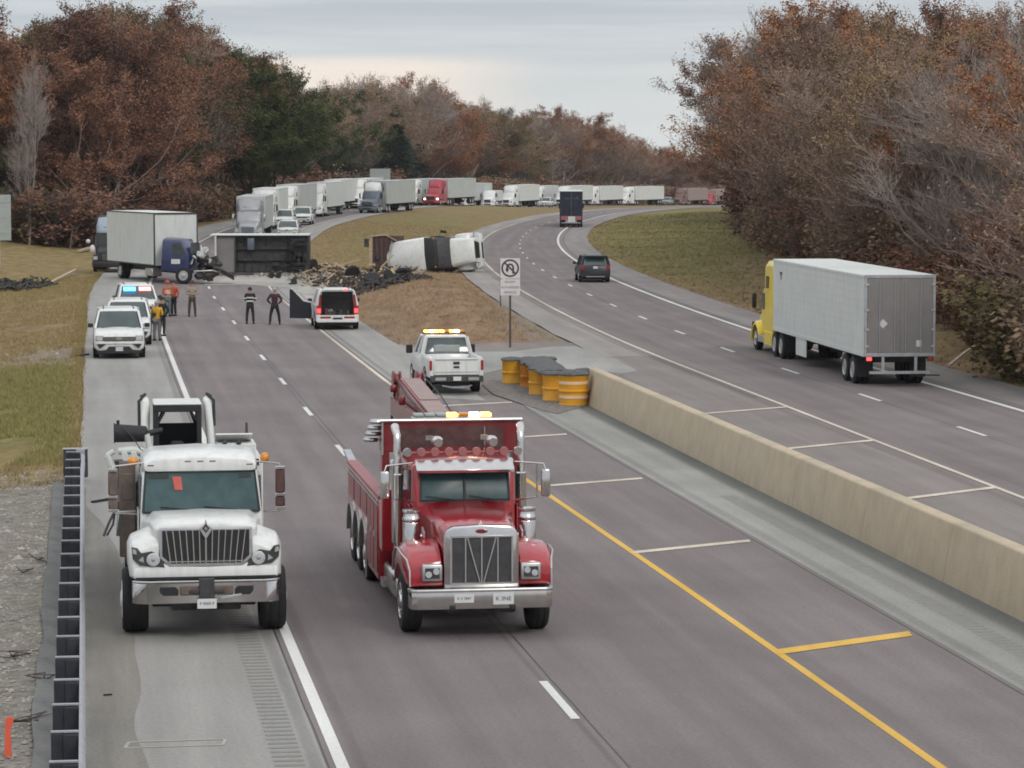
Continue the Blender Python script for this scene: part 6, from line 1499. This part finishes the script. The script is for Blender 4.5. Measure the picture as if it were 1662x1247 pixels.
# ---------------------------------------------------------------- emergency vehicles
def H_(f, y): return head(f, y)
PG = 'white police cars in a line on the left shoulder'
suv('police_car', 'front white police sport utility vehicle in the shoulder line, nearest the camera', 'police car', PX(193, 121.8), H_(CL, 122), group=PG, plates='M 18 204', L=5.2, Wd=2.08, H=1.93)
suv('police_car', 'middle white police sport utility vehicle parked right behind the front one', 'police car', PX(208, 130.0), H_(CL, 130)-.02, group=PG, L=5.2, Wd=2.04, H=1.90)
suv('police_car', 'rear white police sport utility vehicle with blue and red strobes lit above a push bar', 'police car', PX(222, 146.5), H_(CL, 146)+.04, group=PG, lights=True, pushbar=True, L=5.0, Wd=2.0, H=1.85, plates='A 30')
sv = suv('fire_command_car', 'white sport utility vehicle with its rear hatch and left door open by the debris', 'police car', PX(543, 141.2), H_(CL, 142)+math.pi-.02, hatch=True, front=False, L=4.9, Wd=2.06, H=1.92)
d = MB(); d.prism([(-.5, .40), (.55, .38), (.55, 1.15), (.20, 1.22), (-.35, 1.80), (-.5, 1.80)], 'y', -.03, .03)
o = d.build('open_door', M['darkcar'], sv, bevel=.01); o.location = (1.63, -.75, 0); o.rotation_euler = (0, 0, -.12); o.rotation_euler = (0, 0, math.pi-.12)
d = MB(); d.prism([(.12, 1.18), (-.38, 1.72), (-.44, 1.72), (-.44, 1.18)], 'y', .031, .036); d.build('door_window', M['glassfar'], o)
d = MB(); d.prism([(.58, .40), (.62, .40), (.62, 1.2), (.22, 1.28), (-.36, 1.86), (-.44, 1.86), (.15, 1.22), (.58, 1.14)], 'y', -.03, .03); d.build('door_edge', M['white'], o)
pickup(PX(722, 104.2), H_(CL, 100)+math.pi+.02).scale = (.93, .95, .95)
suv('dark_car', 'black sport utility vehicle driving away in the outer lanes', 'car', PX(961, 192.5), H_(RL, 192)+math.pi, paint='darkcar', rear=True, front=False, L=4.7, Wd=1.98, H=1.78)
# ---------------------------------------------------------------- yellow tractor with the white trailer, driving away
t = semi('bright yellow tractor pulling a long white trailer away in the near right lane', PX(1262, 126.0), H_(RL, 115)+math.pi-.012, 'yellow', 'whitetrailer', group=None, L=16.2, door='greydoor', H=4.03, detail=True, tskirt=True, roofc='yellow')
q = MB(); y1 = 21.5; s_ = .17; q.prism([(.62, 2.28-s_), (.62+s_, 2.28), (.62, 2.28+s_), (.62-s_, 2.28)], 'y', y1+.021, y1+.028); q.build('diamond_placard', M['signw'], t)
q = MB(); q.bb(-.80, -.60, y1+.021, y1+.027, 1.45, 1.68); q.build('door_label', M['signw'], t)
q = MB(); q.prism([(6.6, 3.55), (7.2, 3.55), (7.0, 3.40), (6.95, 3.22), (6.85, 3.22), (6.8, 3.40)], 'x', 1.301, 1.306); q.build('trailer_logo', M['ink'], t)
# ---------------------------------------------------------------- dark trailer driving away on the bend
t = thing('semi_truck', 'truck with a dark navy rear door driving away on the bend', 'semi truck', PX(927, 353), H_(RL, 350)+math.pi+.06)
tractor(t, 'white', tall=False); bx = trailer(t, 5.3, 14.6, 'whitetrailer', 'navy', H=4.1)
q = MB(); q.bb(-1.15, 1.15, 19.94, 19.97, .85, 1.30); q.build('rear_sill', M['pinkred'], t)
q = MB(); q.bb(-.45, .35, 19.975, 19.985, .6, 1.25); q.build('rear_placard', M['whitetrailer'], t)
q = MB(); q.bb(-.55, .75, 19.935, 19.94, 3.25, 3.33); q.prism([(-.85, 3.2), (-.6, 3.2), (-.62, 3.6), (-.75, 3.5)], 'y', 19.935, 19.94); q.build('door_emblem', M['greyblue'], t)
# ---------------------------------------------------------------- the stopped queue
def qs(label, px, y, paint='white', tcol='whitetrailer', dr=0, **kw): return semi(label, PX(px, y), H_(CL, y)+dr, paint, tcol, **kw)
qs('silver grey tractor leading the outer queue above the overturned box', 402, 264, 'silver', 'greytrailer', .01, tall=True, grillem='greyblue')
qs('tall white tractor with dark roof lamps right behind the silver one', 424, 292, 'white', 'whitetrailer', roofc='white', L=13)
qs('tall white tractor next in the queue, right of the silver one', 457, 318, 'white', 'greytrailer', dr=-.03)
qs('white tractor with a long pale trailer just right of the first white one', 505, 346, 'white', 'whitetrailer', dr=-.03, L=14.6)
qs('white tractor with a pale box trailer before the gap in the queue', 532, 385, 'white', 'whitetrailer', dr=-.02)
qs('white tractor peeking out left of the grey blue one', 574, 400, 'white', 'whitetrailer')
qs('grey blue tractor with a white roof fairing and long pale trailer', 596, 368, 'greyblue', 'greytrailer', dr=-.13, roofc='white')
qs('white tractor directly left of the red one', 662, 452, 'white', 'greytrailer', dr=-.05)
qs('bright red tractor with lit headlights and a pale trailer', 699, 448, 'qred', 'greytrailer', dr=-.14, lit=True, tall=True)
qs('white tractor directly right of the red one in the queue', 748, 508, 'white', 'greytrailer', dr=-.06)
qs('small white box truck after the pale trailers, right of centre', 791, 516, 'white', 'whitetrailer', tall=False, sleeper=False, L=5.5, H=2.9)
qs('white tractor with a dark front and white trailer, left of the navy truck', 821, 538, 'white', 'whitetrailer', grillem='dark', dr=-.09)
qs('white tractor with its trailer just left of the navy truck', 867, 590, 'white', 'whitetrailer', L=13)
qs('white tractor hidden behind the navy truck', 907, 590, 'white', 'whitetrailer', dr=-.08)
qs('white tractor and plain trailer just right of the navy truck', 952, 622, 'white', 'whitetrailer', dr=-.12)
qs('white tractor and long trailer second to the right of the navy truck', 1007, 648, 'white', 'whitetrailer', dr=-.22)
qs('brown tractor with a dusty pinkish trailer far down the queue', 1098, 722, 'brown', 'dusty', dr=-.1)
qs('small red tractor near the right end of the queue', 1147, 765, 'qred', 'dusty', tall=False)
qs('last brown trailer rig before the right woods hide the road', 1184, 800, 'brown', 'greytrailer', tall=False)
CG = 'cars and pickups stopped in the queue'
def qc(label, px, y, paint='white', **kw): return suv('stopped_car', label, 'car', PX(px, y), H_(CL, y), paint, CG, **kw)
qc('white sport utility vehicle in the queue before the second truck', 462, 298)
qc('second white car beside it, at the grass edge of the queue', 492, 310)
qc('white car roof showing just over the overturned box', 468, 272, H=1.7)
qc('white pickup sized car left of the navy truck', 868, 560, H=1.9)
qc('white car touching the left side of the navy truck', 887, 566)
qc('white van sized car right of the long white trailers', 1063, 668, H=2.1)
qc('pale car beside the white van in the far queue', 1083, 680, 'silver')
qc('white low car in the gap left of the dark fronted tractor', 803, 528)
# ---------------------------------------------------------------- black semi and the white box truck
M['paleblue'] = mat('pale_blue_fairing', (.30, .36, .42), .5, 0, .15, 2, dirt=.3)
t = thing('black_semi', 'dark tractor with a blue white roof facing the camera behind the white box truck', 'semi truck', PX(178, 206), .06)
tractor(t, 'black', tall=True, roofc='paleblue', skirt=False)
b = MB(); b.bb(-1.2, 1.2, 4.9, 5.2, 1.0, 3.6); b.build('cab_back', M['black'], t)
q = MB(); q.ball((-1.5, .3, 2.2), .16, 10); q.ball((-1.2, .2, 1.65), .2, 10, sz=1.6); q.build('convex_mirror', M['signw'], t)
def box_truck():
    t = thing('box_truck', 'white box truck slewed across the shoulder with a smashed blue cab', 'box truck', PX(297, 189), .455)
    b = MB(); b.bb(-1.36, 1.36, 1.2, 10.2, 1.02, 4.12); t.scale = (1.08, 1.08, 1.10); bx = b.build('cargo_box', M['whitetrailer'], t, bevel=.03)
    b = MB()
    for z in (1.0, 4.06): b.bb(-1.38, -1.36, 1.2, 10.2, z, z+.07)
    b.bb(-1.385, -1.32, 1.17, 1.28, 1.02, 4.1); b.bb(1.32, 1.385, 1.17, 1.28, 1.02, 4.1); b.bb(-1.37, 1.37, 1.17, 1.2, 4.02, 4.13); b.build('edge_trim', M['dark'], bx)
    b = MB(); b.bb(-.5, .5, -.5, 10, .6, .98); b.build('chassis', M['under'], t)
    for s in (-1, 1): wheel(t, s*1.2, 8.2, .5, .26, dual=True)
    b = MB(); b.bb(-1.25, -.6, 2.0, 3.3, .35, .85); b.build('fuel_tank', M['alu'], t, bevel=.06)
    # cab turned to the right
    def rot(m): m.tf(Matrix.Translation((-.15, .1, 0)) @ Matrix.Rotation(R(52), 4, 'Z')); return m
    c = MB(); c.lofty([(-.9, [(1.0, .75), (1.05, 1.1), (1.03, 1.75), (.9, 1.85), (0, 1.86)]), (-.45, [(1.02, .75), (1.07, 1.2), (.98, 2.45), (.85, 2.58), (0, 2.62)]), (.8, [(1.02, .75), (1.07, 1.2), (.98, 2.5), (.85, 2.64), (0, 2.68)])])
    c.v = [(x+.10*mn.noise(Vector((x*2, y*2, z*2))), y+.12*mn.noise(Vector((z*2, x*2, y))), z+.10*mn.noise(Vector((y*2, z*2, x)))) for x, y, z in c.v]
    rot(c).build('crushed_cab', M['blue'], t, bevel=.02)
    c = MB(); c.prism([(-.7, 1.75), (.1, 1.70), (.1, 2.35), (-.4, 2.4)], 'x', -1.075, -1.05); c.prism([(-.85, 1.8), (.85, 1.8), (.78, 2.4), (-.78, 2.4)], 'y', -.98, -.94); rot(c).build('window', M['glassfar'], t)
    c = MB(); c.box((-1.09, -.1, 1.32), (.02, .55, .28)); rot(c).build('door_decal', M['signw'], t, bevel=.004)
    rnd = random.Random(8); c = MB()
    for k in range(9):
        a = rnd.uniform(-.9, .9); c.box((a, -1.2+rnd.uniform(-.35, .3), rnd.uniform(1.2, 2.2)), (rnd.uniform(.3, .9), rnd.uniform(.03, .1), rnd.uniform(.08, .3)), rot=(rnd.uniform(-.9, .9), rnd.uniform(-.8, .8), rnd.uniform(-.7, .7)))
    rot(c).build('torn_panel', M['whitetrailer'], t, bevel=.01)
    c = MB()
    for k in range(26):
        c.box((rnd.uniform(-.8, .8), -1.35-rnd.random()*.9, rnd.uniform(.35, 1.5)), (rnd.uniform(.15, .5), rnd.uniform(.15, .5), rnd.uniform(.1, .4)), rot=(rnd.uniform(-1, 1), rnd.uniform(-1, 1), rnd.uniform(-1, 1)))
    rot(c).build('exposed_engine', M['under'], t, bevel=.01)
    c = MB(); c.box((-.3, -1.9, 1.25), (.5, .3, .4), rot=(.3, .2, .2)); c.tube([(-1, -1.2, .75), (-.6, -2.2, .8), (.2, -2.6, .6)], .05, 7); c.box((.5, -1.6, 1.8), (.5, .1, .3), rot=(.5, .4, 0)); rot(c).build('bent_bumper', M['alu'], t, bevel=.01)
    c = MB(); c.box((.2, -2.9, .55), (1.2, .9, .06), rot=(.5, .25, .3)); rot(c).build('fallen_hood', M['dark'], t, bevel=.01)
    w_ = wheel(t, -1.05, 0, .5, .28, 'alu'); w_.matrix_local = Matrix.Translation((-.15, .1, 0)) @ Matrix.Rotation(R(52), 4, 'Z') @ Matrix.Translation((0, -.55, 0))
    return t
box_truck()
# ---------------------------------------------------------------- overturned box lying on its side, underside towards the camera
def overturned_box():
    p0 = PX(340, 206); t = thing('overturned_trailer', 'dark overturned box truck lying on its side with its wheels towards the camera', 'overturned truck', PX(421, 205.5), .02)
    b = MB(); b.bb(-3.1, 3.45, .7, 3.1, .02, 2.62); b.build('cargo_box', M['dark'], t, bevel=.03)
    b = MB(); b.bb(-3.45, 3.5, -.02, 3.1, 2.62, 2.70); b.build('upper_side_panel', M['whitetrailer'], t, bevel=.01)
    b = MB(); b.bb(-3.12, -3.0, -.02, .7, .02, 2.6); b.build('front_post', M['whitetrailer'], t)
    b = MB(); b.bb(-2.98, -1.75, .25, .34, .05, 2.55); b.build('grey_floor_panel', M['greydoor'], t)
    b = MB(); b.bb(-1.74, -1.66, .15, .4, .03, 2.58)
    for k in range(9): b.bb(-1.6+k*.5, -1.54+k*.5, .62, .7, .05, 2.6)
    b.bb(-1.6, 3.3, .42, .62, .85, 1.0); b.bb(-1.6, 3.3, .42, .62, 1.65, 1.8); b.build('frame_rail', M['under'], t, bevel=.01)
    b = MB(); b.bb(-.85, -.35, .1, .6, 1.6, 2.45); b.build('tank', M['greyblue'], t, bevel=.08, seg=2)
    b = MB(); b.bb(.9, 1.4, .2, .6, .5, .75); b.cyl((1.2, .4, .4), (2.6, .4, .6), .06); b.build('drive_shaft', M['under'], t)
    b = MB(); b.cyl((2.75, .1, .25), (2.75, .1, 2.4), .11); b.ball((2.75, .1, 1.3), .28, 10); b.build('axle', M['under'], t, smooth=50)
    for z, dz in ((.30, 1), (2.30, -1)):
        for q in (0, 1):
            m = MB(); m.lathe([(.28, z+dz*q*.3-.12), (.46, z+dz*q*.3-.13), (.52, z+dz*q*.3-.08), (.52, z+dz*q*.3+.08), (.46, z+dz*q*.3+.13), (.28, z+dz*q*.3+.12)], (2.75, 0, 0), 'z', 24); w = m.build('wheel', M['rubber'], t, smooth=40)
            m = MB(); m.lathe([(0, z+dz*q*.3-.05), (.27, z+dz*q*.3-.11), (.27, z+dz*q*.3+.11), (0, z+dz*q*.3+.05)], (2.75, 0, 0), 'z', 18); m.build('rim', M['alu'], w)
    m = MB(); m.lathe([(.34, -.15), (.55, -.16), (.64, -.10), (.64, .10), (.55, .16), (.34, .15)], (0, 0, 0), 'y', 26); w = m.build('wheel', M['rubber'], t, smooth=40); w.location = (2.72, -.15, 1.80); w.rotation_euler = (.35, .0, .35)
    m = MB(); m.lathe([(0, -.02), (.20, -.02), (.33, -.13), (.33, .1), (0, .1)], (0, 0, 0), 'y', 20); m.build('rim', M['alu'], w)
    b = MB(); b.bb(3.05, 3.12, .0, .7, .4, 2.4); b.box((2.5, -.25, 1.2), (.2, .25, .5), rot=(.3, .3, 0)); b.build('mud_flap', M['black'], t)
overturned_box()
def overturned_semi():
    # lying on its side: nose to the right, roof towards the camera
    t = thing('overturned_semi', 'white overturned semi cab on its side in the median, roof towards the camera', 'overturned truck')
    tractor(t, 'white', tall=False, wheels=True, skirt=False, roofc='black', slen=6.0, cabc='dark')
    # local: forward -y -> world +x ; up +z -> world -y (slightly up) ; local x -> world z
    f = Vector((.86, -.50, .16)).normalized(); u = Vector((-.50, -.86, .10)); u = (u-f*u.dot(f)).normalized(); yl = -f; xl = yl.cross(u)
    Mx = Matrix((( xl.x, yl.x, u.x), (xl.y, yl.y, u.y), (xl.z, yl.z, u.z))).to_4x4()
    c = PX(790, 207.5); base = Vector((c.x, 207.5+.6, hill(c.x, 208)+1.55))
    t.matrix_world = Matrix.Translation(base) @ Mx @ Matrix.Scale(1.06, 4)
    b = MB(); b.bb(-1.25, 1.25, 6.02, 6.07, .9, 3.0); b.build('sleeper_back', M['brownmet'], t)
    t2 = thing('broken_flatbed', 'dark brown broken flatbed section standing on edge left of the overturned white cab', 'trailer wreck', (PX(622, 208.5).x, 208.5, hill(PX(622, 208).x, 208)), .08)
    b = MB(); b.bb(-.75, 1.5, .0, .18, .15, 2.50); b.build('deck', M['brownmet'], t2, bevel=.02)
    b = MB(); b.bb(-1.0, -.78, -.08, .1, .2, 2.45); b.beam((-1.05, -.1, 2.45), (.4, -.1, 2.62), .10, .1); b.beam((.1, -.1, 2.6), (.95, -.1, 2.15), .07, .07); b.build('timber', M['wood'], t2)
    b = MB(); b.bb(-1.35, -.95, -.05, .2, 1.7, 2.3); b.build('bracket', M['under'], t2, bevel=.02)
    b = MB(); b.bb(-.55, -.3, -.15, 0, .8, 1.3); b.build('bracket', M['under'], t2, bevel=.02)
    b = MB(); b.beam((.35, -.1, .2), (.62, -.1, 2.1), .28, .05); b.build('torn_panel', M['signback'], t2)
    b = MB(); 
    for k in range(5): b.bb(-.6+k*.33, -.55+k*.33, -.06, .0, .2, 2.4)
    b.build('cross_member', M['under'], t2)
overturned_semi()
# ---------------------------------------------------------------- debris
def pile(name, label, m, spots, n, s0, s1, hz, seed, long=2.5, kind='stuff'):
    rnd = random.Random(seed); b = MB()
    for k in range(n):
        cx, cy, rx, ry = rnd.choice(spots); a = rnd.uniform(0, 6.28); q = math.sqrt(rnd.random()); x = cx+rx*q*math.cos(a); y = cy+ry*q*math.sin(a); z = hill(x, y)+hz*rnd.random()*(1.1-q)
        s = rnd.uniform(s0, s1); b.box((x, y, z+.08), (s*rnd.uniform(1, long), s*rnd.uniform(.3, .9), s*rnd.uniform(.08, .5)), rot=(rnd.uniform(-.9, .9), rnd.uniform(-.7, .7), rnd.uniform(0, 3.1)), tx=rnd.uniform(.5, 1), ty=rnd.uniform(.5, 1))
    tag(b.build(name, m, None, bevel=0), label, 'debris', kind=kind)
M['brownscrap'] = mat('brown_scrap', (.055, .042, .034), .9, 0, .7, 3)
def W2(px, py): p = at(px, py); return p.x, p.y
a1 = [(*W2(645, 472), 1.8, 6), (*W2(610, 478), 1.2, 4), (*W2(590, 462), 1.8, 6), (*W2(660, 464), 1.3, 3)]
pile('black_scrap', 'black torn scrap heaped on the straw mound in front of the white overturned cab', M['scrap'], [(x_, y_, rx*1.35, ry*1.5) for x_, y_, rx, ry in a1], 850, .06, .30, .5, 1)
a2 = [(*W2(560, 452), 2.8, 5), (*W2(600, 444), 2.5, 4), (*W2(520, 440), 1.6, 6), (*W2(640, 443), 1.6, 4), (*W2(540, 462), 1.6, 4)]
pile('splintered_lumber', 'splintered pale lumber strewn across the median between the two wrecks', M['wood'], [(x_, y_, rx*1.3, ry*1.5) for x_, y_, rx, ry in a2], 300, .05, .22, .5, 2, 6)
pile('black_scrap', 'dark scrap mixed into the lumber between the two wrecks', M['brownscrap'], [(x_, y_, rx*1.25, ry*1.4) for x_, y_, rx, ry in a2], 700, .06, .28, .4, 3)
pile('grey_rubble', 'grey rubble spread on the lane in front of the dark overturned box', M['debrisdirt'], [(*W2(430, 448), 5, 2.2), (*W2(500, 447), 3, 3.5), (*W2(540, 455), 3, 4)], 420, .05, .18, .12, 4)
pile('black_scrap', 'black scrap heap lying on the grass slope at the far left', M['scrap'], [(*W2(25, 463), 1.6, 2.5), (*W2(55, 458), 1.4, 2), (*W2(5, 460), 1, 2)], 200, .12, .4, .75, 5)
pile('black_scrap', 'small black scrap piece on the straw mound right of the big heap', M['scrap'], [(*W2(688, 455), .5, 1.2)], 22, .15, .35, .15, 6)
for k, (px, py, tl, lb) in enumerate(((604, 470, .5, 'loose truck tyre at the left of the black scrap heap'), (632, 474, 1.1, 'loose truck tyre half buried in the black scrap'), (655, 462, .2, 'loose truck tyre at the right end of the black scrap'), (572, 455, .9, 'loose truck tyre among the lumber'), (508, 441, 1.3, 'tyre lying beside the wheels of the overturned box'))):
    p = at(px, py); b = MB(); b.lathe([(.28, -.12), (.46, -.13), (.52, -.08), (.52, .08), (.46, .13), (.28, .12)], (0, 0, 0), 'z', 22); o = b.build('loose_tyre', M['rubber'], None, smooth=40); o.location = (p.x, p.y, hill(p.x, p.y)+.45); o.rotation_euler = (tl, .3*k, k); tag(o, lb, 'tyre')
rnd = random.Random(12)
for k, (px, py, lb) in enumerate(((452, 452, 'small black crate on the rubble behind the people'), (440, 452, 'small black post shaped scrap on the rubble'), (385, 447, 'dark flat strip lying at the foot of the overturned box'), (477, 462, 'dark broken box beside the open car door'))):
    p = at(px, py); b = MB()
    if k == 2: b.box((0, 0, .08), (2.2, .3, .12))
    else: b.box((0, 0, .2), (.35, .25, .35), rot=(.2, .3, k)); b.box((.1, 0, .42), (.3, .12, .12), rot=(.4, 0, k)); b.box((-.1, .1, .1), (.5, .1, .1), rot=(0, .3, k))
    o = b.build('scrap_piece', M['scrap'], None, bevel=.015); o.location = p; tag(o, lb, 'debris')
poly_sheet('spilled_dust', [(330, 456), (345, 449), (430, 446), (520, 445), (560, 455), (575, 470), (560, 500), (540, 516), (515, 500), (490, 478), (470, 468), (400, 462), (332, 463)][::-1], surf('pale_dust', (.30, .285, .26), (.38, .36, .33), blot=.6), .009)
for k, (px, py, dx, dy, dz) in enumerate(((548, 428, 1.6, .5, .5), (575, 440, -1.4, .4, .7), (618, 432, .9, .3, .9), (640, 450, 1.9, 1, .2), (520, 432, 2.0, .3, -.25), (600, 455, 1.5, 1, .3))):
    p = at(px, py+10); p.z = hill(p.x, p.y)+.3
    plank('wooden_board', ['pale board lying left in the lumber field', 'tilted pale board in the middle of the lumber', 'upright splintered board near the brown flatbed', 'long board at the front edge of the lumber', 'pale board touching the overturned box wheels', 'short board before the black scrap heap'][k], 'board', p, p+Vector((dx, dy, dz)), .08)
